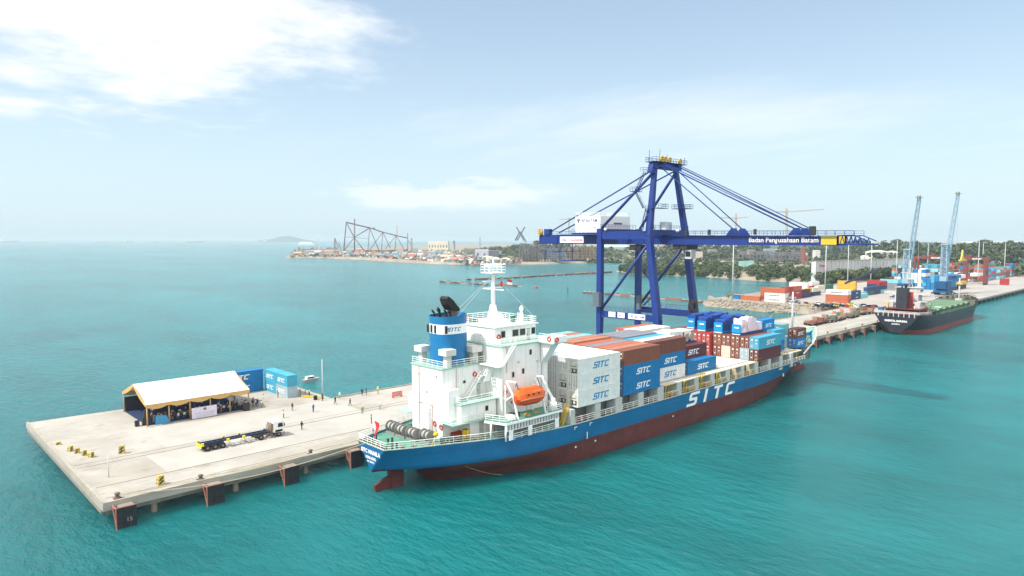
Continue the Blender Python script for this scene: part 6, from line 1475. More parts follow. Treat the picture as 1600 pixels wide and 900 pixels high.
# ---------------------------------------------------------------- vehicles on the yard edge
def car_proto(col, nm):
    t = thing('parked_car', '', 'car'); m = M('car_'+nm, col, .3, var=.04)
    a = MB(); a.prism([(-2.1,-.85,.35),(2.1,-.85,.35),(2.15,-.85,.75),(1.2,-.85,.95),(-1.9,-.85,1.0),(-2.15,-.85,.8)], (0,1.7,0)); a.build('body', m, t)
    a = MB(); a.prism([(-1.8,-.72,.98),(1.1,-.72,.94),(.4,-.72,1.45),(-1.4,-.72,1.48)], (0,1.44,0)); a.build('cabin', glass, t)
    a = MB(); a.box(-1.35,.4,-.68,.68,1.465,1.51); a.build('roof', m, t)
    for x in (-1.35,1.35):
        for y in (-.8,.8): a = MB(); a.tube((x,y-.12,.33),(x,y+.12,.33),.33,n=10); a.build('wheel', black, t)
    return t
cars = [car_proto(c, n) for c, n in (((.75,.75,.74),'white'),((.03,.03,.035),'black'),((.30,.31,.32),'silver'),((.03,.06,.22),'blue'),((.45,.04,.04),'red'),((.65,.55,.05),'yellow'))]; cn = ['white','black','silver','blue','red','yellow']; cu = [False]*6
k = 0
for i in range(38):
    x = 377+rnd.uniform(0, 15)+(0 if i < 26 else 9); y = 172-i*.98+rnd.uniform(-1,1) if i < 32 else 138-(i-32)*1.5; ci = rnd.choice((0,0,1,1,2,2,3,4,5,1)); o = cars[ci] if not cu[ci] else copy_tree(cars[ci]); cu[ci] = True
    if x-360 < (y-140)*.1: x += 4
    o.location = (x, y, 3.3); o.rotation_euler = (0,0,rnd.uniform(0,3.1)); o['group'] = 'cars parked below the yard stacks'; o['label'] = f'small {cn[ci]} car, {ordn(i)} from the left in the parked crowd between boulders and wharf'
def low_truck(nm, col):
    t = thing('flatbed_truck', '', 'truck'); m = M('truck_'+nm, col, .6, var=.3, rust=.2)
    a = MB(); a.box(-6,4,-1.2,1.2,1.0,1.3); a.box(-6,4,-.5,.5,.7,1.0); a.build('flatbed', M('bed_drab', (.16,.11,.08), .8, var=.4), t)
    a = MB(); a.prism([(4.3,-1.2,.6),(6.5,-1.2,.6),(6.5,-1.2,1.6),(6.2,-1.2,2.7),(4.3,-1.2,2.8)], (0,2.4,0)); c = a.build('cab', m, t); a = MB(); a.box(6.36,6.45,-1,1,1.7,2.4); a.build('windscreen', glass, c)
    for x in (-5,-3.8,-2.6,2.6,5.4):
        for y in (-1,1): a = MB(); a.tube((x,y-.2,.5),(x,y+.2,.5),.5,n=10); a.build('wheel', black, t)
    a = MB(); a.box(-5,-1,-1.1,1.1,1.3,1.9); a.build('load', m, t)
    return t
tp = [low_truck('red', (.22,.06,.05)), low_truck('green', (.10,.14,.10)), low_truck('tan', (.28,.20,.14))]; tu = [False]*3
for i, (x, y, ci, c) in enumerate(((297,121.5,0,'red'),(299,124.5,2,'tan'),(308,121.3,1,'green'),(311,125,2,'tan'),(323,121.5,2,'tan'),(326,124.6,1,'green'),(338,121.3,1,'green'),(343,124.4,2,'tan'),(356,122,2,'tan'),(361,125,0,'red'),(366,129,1,'green'))):
    o = tp[ci] if not tu[ci] else copy_tree(tp[ci]); tu[ci] = True; o.location = (x, y, WZ+.006); o.rotation_euler = (0,0,rnd.uniform(-.15,.15)); o['group'] = 'flatbed trucks queued on the wharf'; o['label'] = f'{c} flatbed truck, {ordn(i)} in the queue ahead of the container ship bow'
for i, (x, y) in enumerate(((349,134.3),(361,135.2),(374.7,135.5))):
    t = thing('traffic_barrier', f'small orange barrier box on the wharf, {ordn(i)} of three from the left', 'barrier', (x,y,WZ), 'orange barrier boxes'); a = MB(); a.box(x-.6,x+.6,y-.7,y+.7,WZ+.006,WZ+1.3); a.box(x-.8,x+.8,y-.9,y+.9,WZ+.006,WZ+.2); a.build('body', M('barrier_orange', (.55,.16,.10), .6), t)
t = thing('reach_stacker', 'dark reach stacker with its long boom raised over the yard containers', 'vehicle', (486,176,WZ)); a = MB(); a.box(482,490,174,178,WZ+1,WZ+3.2); a.build('chassis', yellow_p, t); a = MB(); a.beam((482,179,WZ+7.0),(494,165,WZ+15.5),1.0,1.2); a.box(492.5,496,163,166.5,WZ+14.5,WZ+16.5); a.build('boom', M('stacker_navy', (.03,.035,.07), .6), t); a = MB()
for x in (483,489):
    for y in (173.6,178.4): a.cut(); a.tube((x,y-.4,WZ+.9),(x,y+.4,WZ+.9),.9,n=10)
a.build('wheel', black, t)
for i, (x, y, h) in enumerate(((386,209,38),(502,200,37),(541,199,37),(592,200,37),(640,196,36),(700,150,36),(800,150,34),(760,205,34),(905,190,34))):
    mast(x, y, h, f'{ordn(i)} tall lamp mast counted from the left in the yard')
# palm by the first mast
leafp = M('palm_green', (.10,.13,.04), .8, var=.3)
t = thing('palm_tree', 'small shaggy palm beside the first lamp mast on the boulder bank', 'tree', (384.5,211,3)); a = MB(); a.tube((384.5,211,2.6),(384.7,210.9,5.6),.25,.18,n=7); a.build('trunk', brown_m, t); a = MB()
for i in range(26):
    an = rnd.uniform(0,6.28); l = rnd.uniform(1.5,3); e = rnd.uniform(-.4,1.2); p = Vector((384.7,210.9,5.5)); q = p+Vector((math.cos(an)*l*.6,math.sin(an)*l*.6,e*l*.7)); r_ = q+Vector((math.cos(an)*l*.5,math.sin(an)*l*.5,-l*.5)); s_ = Vector((-math.sin(an),math.cos(an),0))*.22
    a.add([p-s_*.3,p+s_*.3,q+s_,q-s_,r_], [(0,1,2,3),(3,2,4)])
a.build('crown', leafp, t)
# ================================================================ FAR SHORE
_f = Vector((math.cos(YAW)*math.cos(PITCH), math.sin(YAW)*math.cos(PITCH), -math.sin(PITCH))); _r = Vector((math.sin(YAW), -math.cos(YAW), 0)); _u = _r.cross(_f)
def survey(px, py, dist):
    """a surveyed point: bearing and elevation read from the photograph, at the given distance"""
    d = _f+_r*((px-800)/F_PX)-_u*((py-450)/F_PX); return Vector((0,0,CAMH))+d*dist
def ground_pt(px, py, z=3.3):
    d = _f+_r*((px-800)/F_PX)-_u*((py-450)/F_PX); return Vector((0,0,CAMH))+d*((z-CAMH)/d.z)
def leafmat(name, c):
    m = bpy.data.materials.new(name); m.use_nodes = True; t = m.node_tree; b = t.nodes['Principled BSDF']; b.inputs['Roughness'].default_value = .8; b.inputs['Specular IOR Level'].default_value = .2
    g = t.nodes.new('ShaderNodeNewGeometry'); n = t.nodes.new('ShaderNodeTexNoise'); n.inputs['Scale'].default_value = .07; n.inputs['Detail'].default_value = 6; t.links.new(g.outputs['Position'], n.inputs['Vector'])
    r_ = t.nodes.new('ShaderNodeValToRGB'); r_.color_ramp.elements[0].position = .35; r_.color_ramp.elements[1].position = .65
    r_.color_ramp.elements[0].color = (c[0]*.5, c[1]*.6, c[2]*.7, 1); r_.color_ramp.elements[1].color = (c[0]*2.0, c[1]*1.6, c[2]*1.2, 1)
    t.links.new(n.outputs['Fac'], r_.inputs[0]); t.links.new(r_.outputs[0], b.inputs['Base Color']); return m
mangrove_m = leafmat('mangrove_leaf', (.045,.072,.034)); tree_m = leafmat('tree_leaf', (.040,.066,.036)); casu_m = leafmat('casuarina_leaf', (.06,.09,.05))
def crown(mb, c, rx, rz, n, rg, leaf=1.1):
    for _ in range(n):
        while True:
            p = Vector((rg.uniform(-1,1), rg.uniform(-1,1), rg.uniform(-.7,1)))
            if .35 < p.length < 1: break
        k = .75+.45*noise.noise(p*1.9+Vector((c[0]*.13, c[1]*.13, 0)))
        q = Vector(c)+Vector((p.x*rx*k, p.y*rx*k, p.z*rz*k)); nrm = (p+Vector((rg.uniform(-.8,.8), rg.uniform(-.8,.8), rg.uniform(-.3,1)))).normalized()
        a = nrm.orthogonal().normalized(); b_ = nrm.cross(a); an = rg.uniform(0,6.28); s_ = leaf*rg.uniform(.6,1.35)
        a2 = (a*math.cos(an)+b_*math.sin(an))*s_; b2 = (b_*math.cos(an)-a*math.sin(an))*s_*rg.uniform(.5,1)
        mb.add([q-a2, q-b2, q+a2, q+b2], [(0,1,2,3)])
rg = random.Random(11)
front = [(684,522),(646,468),(640,455),(648,412),(655,384),(630,316),(631,272),(612,243),(588,230),(572,228)]
back = [(735,548),(760,520),(790,480),(800,430),(820,400),(800,340),(780,300),(760,275),(700,262),(640,250)]
mb = MB(); mt = MB()
for i in range(640):
    u = rg.random()**1.0*(len(front)-1); k = min(int(u), len(front)-2); fr_ = u-k; v = rg.random()**1.7
    A_ = Vector(front[k]).lerp(Vector(front[k+1]), fr_); B_ = Vector(back[k]).lerp(Vector(back[k+1]), fr_); p = A_.lerp(B_, v); r_ = rg.uniform(3.5,6.5); h = rg.uniform(4.5,9.5)*(1 if v > .03 else .55)
    crown(mb, (p.x, p.y, 1.6+h*.85), r_, r_*.8, 62, rg, 1.25)
    if v < .35: crown(mb, (p.x-1.5, p.y, 2.6), r_*.9, 2.6, 26, rg, 1.1)
    if v < .25: mt.tube((p.x,p.y,0.4),(p.x+rg.uniform(-.6,.6),p.y,2.2+h),.22,.12,n=4,caps=False)
tag(mb.build('mangrove_thicket', mangrove_m), 'dense low green mangrove thicket on the spit beyond the yard', 'thicket', kind='stuff')
tag(mt.build('mangrove_stems', M('stem_brown', (.12,.09,.06), .9, var=.3)), 'tangled stems at the foot of the mangrove thicket', 'stems', kind='stuff')
mb = MB()
for i in range(150):
    u = rg.random(); v = rg.random()**1.4; p = Vector((590,226)).lerp(Vector((760,214)), u)+Vector((.25,.97))*v*26; r_ = rg.uniform(3.5,6); crown(mb, (p.x,p.y,3+rg.uniform(3.5,8.5)), r_, r_*.8, 60, rg, 1.25)
tag(mb.build('tree_strip', mangrove_m), 'strip of bushy trees at the foot of the long pale grey hull', 'thicket', kind='stuff')
# wooded rises behind, and the woods on them
def wood(name, label, pts, layers, seed, crn, leaf, mat, ymap=None, n=80):
    """pts: list of (px, top py, distance) along the skyline"""
    rg = random.Random(seed); mb = MB(); tot = 0
    for (xa, ya, da), (xb, yb, db) in zip(pts, pts[1:]):
        cnt = max(2, int(abs(xb-xa)/ (crn*.55/((da+db)/2/F_PX))))
        for i in range(cnt):
            for L_ in range(layers):
                u = rg.random(); px = xa+(xb-xa)*u; d = (da+(db-da)*u)*(1-.07*L_+rg.uniform(-.02,.02)); py = ya+(yb-ya)*u
                ztop = survey(px, py, da+(db-da)*u).z-L_*crn*.75-abs(rg.gauss(0, crn*.28)); ztop = max(ztop, 9)
                g = survey(px, 380, d); r_ = crn*rg.uniform(.7,1.15)
                crown(mb, (g.x, g.y, ztop-r_*.75), r_, r_*.8, int(n*rg.uniform(.7,1.2)), rg, leaf)
    return tag(mb.build(name, mat), label, 'woodland', kind='stuff')
wood('woodland', 'dark evergreen belt of trees along the skyline behind the yard', [(1040,378,1500),(1100,376,1500),(1180,379,1450),(1270,381,1400),(1330,376,1300),(1400,374,1200),(1450,376,1200),(1520,376,1150),(1600,376,1100),(1660,376,1100)], 5, 21, 11, 2.6, tree_m, n=46)
wood('woodland', 'nearer trees behind the right-hand container rows', [(1360,392,980),(1430,388,960),(1500,380,900),(1560,376,880),(1600,380,860),(1640,380,860)], 4, 22, 8, 2.1, tree_m, n=46)
wood('woodland', 'feathery trees on the rise behind the far shipyard', [(735,388,1850),(770,384,1800),(800,381,1700),(840,374,1600),(880,376,1550),(930,384,1500),(1000,384,1500),(1050,380,1500)], 4, 23, 11, 2.6, casu_m, n=46)
rg = random.Random(31); gh = MB()
hm = M('wooded_slope', (.075,.085,.05), .95, var=.4, scale=.02)
def mound(pts, drop, name):
    a = MB(); rows = []
    for k, (dd, f) in enumerate(((.90,0),(.94,.5),(.99,.85),(1.05,1.0),(1.3,.9),(1.6,0))):
        row = []
        for px, py, d in pts:
            top = survey(px, py, d).z-drop; g = survey(px, 380, d*dd); row.append((g.x, g.y, 3.0+(max(top,4)-3.0)*f))
        rows.append(row)
    vs = sum(rows, []); m = len(pts); a.add(vs, [(k*m+i, k*m+i+1, (k+1)*m+i+1, (k+1)*m+i) for k in range(5) for i in range(m-1)], 0, True); a.build(name, hm, kind='structure')
mound([(1035,392,1500),(1100,388,1500),(1180,388,1450),(1270,389,1400),(1330,386,1300),(1400,384,1200),(1500,384,1150),(1600,383,1100),(1680,383,1100)], 3, 'hill')
mound([(725,391,1850),(790,387,1750),(840,383,1600),(900,385,1550),(1000,390,1500),(1050,390,1500)], 3, 'hill')
def single_tree(px, py_top, dist, w_, label, mat=tree_m, base=3.3, dens=150, group=None):
    top = survey(px, py_top, dist); h = top.z-base; t = thing('tree', label, 'tree', (top.x, top.y, base), group)
    a = MB(); a.tube((top.x,top.y,base-.5),(top.x+.4,top.y,base+h*.55), .45, .28, n=7)
    for k in range(5): an = k*1.3; a.tube((top.x+.3,top.y,base+h*(.35+.05*k)),(top.x+math.cos(an)*w_*.3,top.y+math.sin(an)*w_*.3,base+h*(.6+.05*k)), .18,.08,n=5)
    a.build('trunk', M('stem_brown', None), t); a = MB()
    for k in range(7): an = k*.9; rr = w_*.28; crown(a, (top.x+math.cos(an)*rr, top.y+math.sin(an)*rr, base+h*(.55+.07*(k % 4))), w_*.26, h*.17, dens//5, rg, 1.3)
    crown(a, (top.x,top.y,base+h*.82), w_*.25, h*.16, dens//4, rg, 1.3); a.build('crown', mat, t)
for i, (px, py, d, w_) in enumerate(((1337,430,640,13),(1372,428,640,15),(1310,432,640,11),(1500,432,760,14),(1510,428,800,12),(1453,415,840,12),(798,384,1500,22),(826,380,1450,24),(1112,366,1500,30),(1290,374,1300,24),(1345,372,1200,26),(1402,372,1150,22),(1540,372,1050,24),(1580,374,1000,20))):
    single_tree(px, py, d, w_, f'separate rounded tree clear of the woods, {ordn(i)} in a rough left to right count', group='single trees on land', mat=casu_m if px < 1000 else tree_m, base=3.3 if i < 6 else max(3.3, survey(px, py, d).z-20))
# buildings and yards on the far shore
def block(px0, px1, pyb, pyt, col, label, depth=30, roof='flat', name='shed', base=3.3, group='far shore sheds'):
    a0 = ground_pt(px0, pyb, base); a1 = ground_pt(px1, pyb, base); d0 = (a0-Vector((0,0,CAMH))).dot(_f); h = (pyb-pyt)*d0/F_PX
    ax = (a1-a0); ax.z = 0; nrm = Vector((-ax.y, ax.x, 0)).normalized(); 
    if nrm.dot(Vector((a0.x,a0.y,0))) < 0: nrm = -nrm
    t = thing(name, label, 'building', a0, group); Q = [a0, a1, a1+nrm*depth, a0+nrm*depth]; cm = M('wall_'+'_'.join(str(int(c*100)) for c in col), col, .7, var=.18, scale=.08, streak=.25)
    b_ = MB(); b_.prism([tuple(q) for q in Q], (0,0,h)); b_.build('wall', cm, t)
    b_ = MB(); up = Vector((0,0,h+.02)); rh = h*.22 if roof == 'gable' else .5; m1 = (Q[0]+Q[3])/2+up+Vector((0,0,rh)); m2 = (Q[1]+Q[2])/2+up+Vector((0,0,rh)); q = [x+up for x in Q]
    if roof == 'gable': b_.add([q[0],q[1],m2,m1,q[3],q[2]], [(0,1,2,3),(3,2,5,4),(0,3,4),(1,5,2)])
    else: b_.prism([tuple(x) for x in q], (0,0,rh))
    b_.build('roof', M('roof_'+'_'.join(str(int(c*100)) for c in col), tuple(min(.8, c*1.25+.05) for c in col), .6, var=.15, scale=.1), t)
    L_ = ax.length
    if L_ > 24:
        b_ = MB(); e = ax.normalized(); n = int(L_/9)
        for i in range(n):
            p = a0+e*(L_*(i+.3)/n)-nrm*.05; b_.add([p+Vector((0,0,h*.3)), p+e*3.5+Vector((0,0,h*.3)), p+e*3.5+Vector((0,0,h*.6)), p+Vector((0,0,h*.6))], [(0,1,2,3)])
        b_.build('window_band', M('dim_glass', (.08,.10,.11), .4), t)
    return t
B = block
B(669,700,391,377.5,(.66,.62,.48),'large cream warehouse in the middle of the far shipyard',60)
B(742,763,403,391,(.42,.46,.52),'grey shed with a dark end by the tank mounds on the far shore',50); B(764,779,404,392,(.10,.11,.15),'dark box building right of the grey shed on the far shore',40)
B(1085,1112,400,389,(.30,.45,.50),'pale blue workshop beyond the mangroves, left of the middle lamp mast',40,'gable'); B(1105,1126,400,386,(.34,.50,.54),'taller pale blue workshop beyond the mangroves',40); B(1130,1160,401,392,(.28,.40,.45),'low blue roofed shed beyond the mangroves',40,'gable')
B(1316,1360,404,377,(.05,.13,.19),'big dark blue hall behind the boom tip of the gantry crane',60); B(1066,1080,403,390,(.35,.30,.25),'brown silo-like building near the gantry leg',30)
B(940,985,400,386,(.30,.48,.46),'green roofed plant building behind the gantry crane legs',50,'gable'); B(985,1010,401,391,(.55,.55,.52),'white low building behind the gantry crane legs',40)
B(1567,1660,416,407,(.45,.44,.42),'long grey warehouse with pale roof at the right edge of the yard',40,'gable'); B(1528,1600,384,377.5,(.60,.60,.60),'white factory roofs on the skyline at far right',120,base=12); B(1600,1680,383,377,(.55,.56,.58),'more white factory roofs at the far right skyline',120,base=12)
B(1395,1445,398,390,(.25,.24,.23),'dark low shed between the harbour cranes, in the distance',40); B(1452,1520,392,387,(.50,.50,.48),'pale low roofs in the woods right of the harbour cranes',40,'gable'); B(1115,1145,378,372,(.68,.68,.66),'white hilltop house just above the gantry boom',20,base=18)
for i in range(26):
    px = 1062+i*8.8+rg.uniform(-4,4); B(px, px+rg.uniform(5,15), 404+rg.uniform(-5,2), 396+rg.uniform(-7,2), rg.choice([(.30,.25,.2),(.5,.45,.4),(.25,.35,.4),(.6,.58,.55),(.2,.2,.22)]), f'{ordn(i)} small yard shed in the strip behind the mangroves, left to right', 14)
cols = [(.55,.53,.50),(.30,.14,.12),(.22,.32,.38),(.62,.60,.56),(.40,.30,.2),(.14,.16,.2),(.20,.38,.42),(.5,.22,.18),(.35,.35,.34)]
for i in range(72):
    u = (i+rg.random())/72; px = 456+u*345; lo = 402 if px < 560 else 402+(min(px,735)-560)*.062; pyb = rg.uniform(393.5 if px < 640 else 391, lo-1.0); w_ = rg.uniform(3,13); B(px, px+w_, pyb, pyb-rg.uniform(1.6,5.0), rg.choice(cols), f'{ordn(i)} small shipyard shed from the left on the far peninsula', rg.uniform(8,24), rg.choice(['flat','gable','flat']))
# yard racks: open steel modules
def module(px0, px1, pyb, pyt, dist_base, label, col=(.13,.12,.13), floors=5, bays=7, name='steel_module'):
    a0 = ground_pt(px0, pyb); a1 = ground_pt(px1, pyb); d0 = (a0-Vector((0,0,CAMH))).dot(_f); h = (pyb-pyt)*d0/F_PX; ax = a1-a0; nrm = Vector((-ax.y, ax.x, 0)).normalized()*18
    if nrm.dot(Vector((a0.x,a0.y,0))) < 0: nrm = -nrm
    t = thing(name, label, 'steel structure', a0, 'steel structures on the far shore'); m = M('module_'+str(int(col[0]*100))+'_'+str(int(col[2]*100)), col, .7, var=.3, scale=.2); b_ = MB()
    for o_ in (Vector((0,0,0)), nrm):
        for i in range(bays+1): p = a0+ax*(i/bays)+o_; b_.beam(p, p+Vector((0,0,h*rg.uniform(.8,1))), 1.2, 1.2)
        for k in range(1, floors+1): b_.beam(a0+o_+Vector((0,0,h*k/floors*.95)), a1+o_+Vector((0,0,h*k/floors*.95)), 1.0, 1.0)
        for i in range(bays):
            k = rg.randrange(floors); p = a0+ax*(i/bays)+o_+Vector((0,0,h*k/floors*.95)); b_.beam(p, p+ax/bays+Vector((0,0,h/floors*.95)), .4, .4)
    for i in range(bays+1):
        for k in range(1, floors+1): p = a0+ax*(i/bays)+Vector((0,0,h*k/floors*.95)); b_.beam(p, p+nrm, .4, .4)
    b_.build('frame', m, t); b_ = MB()
    for i in range(bays*3):
        k = rg.randrange(floors); p = a0+ax*rg.random()*.9+nrm*rg.uniform(.1,.6)+Vector((0,0,h*k/floors*.95+.5)); s_ = rg.uniform(2.5,7); b_.cut(); b_.box(p.x, p.x+s_, p.y, p.y+s_, p.z, p.z+h/floors*.7)
    b_.build('equipment', M('module_kit', (.17,.16,.16), .7, var=.4, scale=.3), t)
module(812,852,409,380,0,'dense dark steel module left of the gantry crane boom end',floors=7,bays=8)
module(852,884,409,388,0,'steel module directly under the gantry crane boom end',(.16,.18,.24)[0:3],6,7); module(884,935,408,385,0,'brown steel module between the boom end and the gantry leg',(.24,.16,.11),5,8)
module(1160,1205,408,392,0,'grey pipe rack beyond the mangroves, left part',(.15,.16,.18),3,8); module(1205,1262,409,394,0,'grey pipe rack beyond the mangroves, right part',(.14,.14,.16),3,10); module(1030,1062,402,388,0,'steel frame between the gantry crane legs',(.2,.17,.14),4,5)
# the jacket frame lying on the peninsula
jm = M('jacket_steel', (.13,.085,.10), .7, var=.25, scale=.05)
def jacket():
    D0, D1 = 1900, 1960; t = thing('jacket_frame', 'huge dark triangular steel truss lying on the far peninsula', 'steel structure', ground_pt(590,394)); 
    bot = [(537,392.6),(560,392),(577,392),(596,392),(616,391.5),(637,391)]; top = [(541,347),(554,350.3),(577.5,355.8),(598,362.7),(619,368),(637,372)]
    def Q(p, D): return survey(p[0], 374+(p[1]-374)*D0/D, D)
    for D in (D0, D1):
        b_ = MB(); S_ = lambda p, q, r_: b_.tube(Q(p, D), Q(q, D), r_, n=6)
        for a, c in zip(top, top[1:]): S_(a, c, 1.7 if D == D0 else 1.2)
        for a, c in zip(bot, bot[1:]): S_(a, c, 1.5)
        S_(top[0], bot[0], 1.5); S_((554,342), (554,393), 1.7); S_(top[0], (553.5,371), 1.1); S_((553.5,371), (569,392), 1.1); S_(bot[0], (553.5,371), 1.1); S_((553.5,371), top[2], 1.1)
        S_(top[2], (575,391), .9); S_(top[2], (592,391), 1.0); S_(top[3], (577.5,391), .9); S_(top[3], (596,391), .9); S_(top[3], (610,388), .9); S_(top[4], (602,389), .8); S_(top[4], (617,391), .9); S_(top[4], (631,389), .8); S_((637,364), (637,391), 1.0); S_((575,356.5),(586,356.2),1.0)
        S_((541,370),(575,373),.5)
        b_.build('truss_side', jm, t)
    b_ = MB()
    for p in top+bot: b_.tube(Q(p, D0), Q(p, D1), 1.0, n=5)
    b_.build('cross_members', jm, t); b_ = MB()
    for i in range(15): p = (537+i*7, 393); g = survey(p[0], 394, D0); b_.box(g.x-1.5, g.x+1.5, g.y-1.5, g.y+1.5, 3.2, max(6.5, g.z+3))
    b_.build('skid_supports', M('skid_red', (.28,.12,.11), .8, var=.3), t)
jacket()
def pole_crane(px, pyt, pyb, dist, jibs, label, r_=.8, col=(.35,.28,.26), name='tower_crane'):
    t = thing(name, label, 'crane', survey(px, pyb, dist), 'distant cranes'); m = M('crane_far_'+str(int(col[0]*100)), col, .6); b_ = MB(); lattice(b_, survey(px, pyb, dist), survey(px, pyt, dist), r_*2.4, r_*2.0, 10, r_*.35); b_.build('mast', m, t)
    for (ax_, ay, bx, by) in jibs: b_ = MB(); lattice(b_, survey(ax_, ay, dist), survey(bx, by, dist), r_*1.6, r_*.9, 10, r_*.3); b_.build('jib', m, t)
pole_crane(1150,333,385,1400,[(1150,341,1169,339),(1150,341,1126,340)],'tower crane with a level jib behind the inner stays of the gantry boom',1.2,(.5,.42,.36))
pole_crane(1229,325,375,1400,[(1229,331,1288,327),(1229,331,1212,331)],'tower crane with a long jib behind the gantry boom, right one',1.4,(.5,.42,.36))
pole_crane(889,340,372,1500,[(889,342,873,343),(889,342,905,341)],'slim tower crane left of the machinery house',1.0,(.4,.4,.4))
pole_crane(523,372,388,2000,[(523,372,529,388),(529,379,533,391)],'short derrick on the left tip of the peninsula',1.1,(.2,.18,.2),'derrick')
pole_crane(620,352,372,2400,[],'thin lattice tower with a white lamp behind the steel truss',1.2,(.5,.5,.52),'lattice_tower')
pole_crane(710,376,390,1700,[(708,377,711,386)],'small crawler derrick right of the cream warehouse',.9,(.2,.2,.22),'derrick'); pole_crane(750,370,392,1500,[],'thin aerial mast on the far shore',.6,(.3,.3,.32),'lattice_tower')
pole_crane(498,372,392,1900,[],'thin leaning mast at the peninsula tip',.5,(.6,.5,.45),'lattice_tower'); pole_crane(643,372,392,1850,[(643,384,637,374)],'green crawler crane at the right end of the steel truss',1.3,(.25,.30,.27),'derrick')
pole_crane(1255,386,412,900,[(1252,386,1261,404)],'rust red crane arm in front of the pipe racks',1.1,(.35,.12,.08),'derrick')
t = thing('windmill_frame', 'dark crossed steel frame like an X on the skyline left of the gantry crane', 'steel structure', survey(813,376,1400)); b_ = MB()
for a, c in (((807,355),(819,376)),((820,354.5),(808,376)),((812,362),(805,376)),((813,362),(822,378))): lattice(b_, survey(a[0],a[1],1400), survey(c[0],c[1],1400), 1.6, 2.0, 8, .5)
b_.build('frame', M('x_frame', (.12,.14,.16), .7), t)
# oil tanks and the big pale hull
def tank(px, pyb, pyt, wpx, label, col=(.62,.61,.56)):
    g = ground_pt(px, pyb); d0 = (g-Vector((0,0,CAMH))).dot(_f); h = (pyb-pyt)*d0/F_PX; r_ = wpx/2*d0/F_PX; t = thing('storage_tank', label, 'tank', g, 'storage tanks'); a = MB(); a.lathe(g, [(r_,0),(r_,h*.86)], 28); a.build('shell', M('tank_cream', col, .6, var=.1, scale=.05, streak=.3), t)
    a = MB(); a.lathe(g, [(r_+.2,h*.86),(r_*.75,h*.94),(r_*.35,h*.985),(.05,h)], 28); a.build('roof', white2, t); a = MB(); a.rail([(g.x+r_*math.cos(k*.4),g.y+r_*math.sin(k*.4),g.z+h*.86) for k in range(16)],1.2,2,3,.1); a.build('railing', lgrey, t)
tank(1370,414,391,34,'wide cream storage tank with a peaked roof behind the pale grey hull'); tank(1393,413,392,18,'narrower white storage tank right of the peaked one'); tank(1349,413,399,9,'small white tank left of the peaked storage tank')
def pale_hull():
    P = [ground_pt(1273,441), ground_pt(1420,431)]; ax = P[1]-P[0]; ax.z = 0; nr = Vector((-ax.y, ax.x, 0)).normalized()*3.5; L_ = ax.length; e = ax.normalized(); h = 17.5
    t = thing('moored_hull', 'long pale grey ribbed hull wall with a small red name behind the trees', 'barge', P[0]); a = MB(); n = 26
    a.prism([tuple(P[0]), tuple(P[1]), tuple(P[1]+nr), tuple(P[0]+nr)], (0,0,h)); a.build('hull', M('hull_pale_grey', (.58,.60,.61), .6, var=.2, scale=.05, streak=.5), t)
    a = MB()
    for i in range(n+1): p = P[0]+e*(L_*i/n)-nr.normalized()*.3; a.beam(p, p+Vector((0,0,h)), .5, .5, up=(1,0,0))
    a.build('hull_ribs', M('rib_grey', (.66,.68,.69), .6), t); a = MB(); a.beam(P[0]+Vector((0,0,h+.3))-nr.normalized()*.2, P[1]+Vector((0,0,h+.3))-nr.normalized()*.2, 1.0, .6); a.build('gunwale', M('gunwale_rose', (.45,.38,.36), .7), t)
    a = MB(); text(a, 'Esmar', tuple(P[0]+e*6-nr.normalized()*.7+Vector((0,0,h-4.5))), tuple(e), (0,0,1), 2.4, bold=.03, shear=.2); a.build('lettering', M('lettering_red', None), t)
pale_hull()
t = thing('billboard', 'pale turquoise billboard standing in the mangroves', 'billboard', ground_pt(1166,424)); p0 = survey(1154.5,417.5,800); p1 = survey(1178,416.5,800); up = Vector((0,0,7)); a = MB(); nb = Vector((.6,.8,0))
a.add([p0,p1,p1+up,p0+up,p0+nb,p1+nb,p1+up+nb,p0+up+nb], [(0,1,2,3),(7,6,5,4),(0,4,5,1),(3,2,6,7),(0,3,7,4),(1,5,6,2)]); a.build('panel', M('board_turquoise', (.30,.55,.52), .6, var=.35, scale=.15), t); a = MB()
for u in (.1,.5,.9): q = p0.lerp(p1,u)+nb; a.tube((q.x,q.y,3),(q.x,q.y,q.z+6),.3,n=6)
a.build('post', lgrey, t)
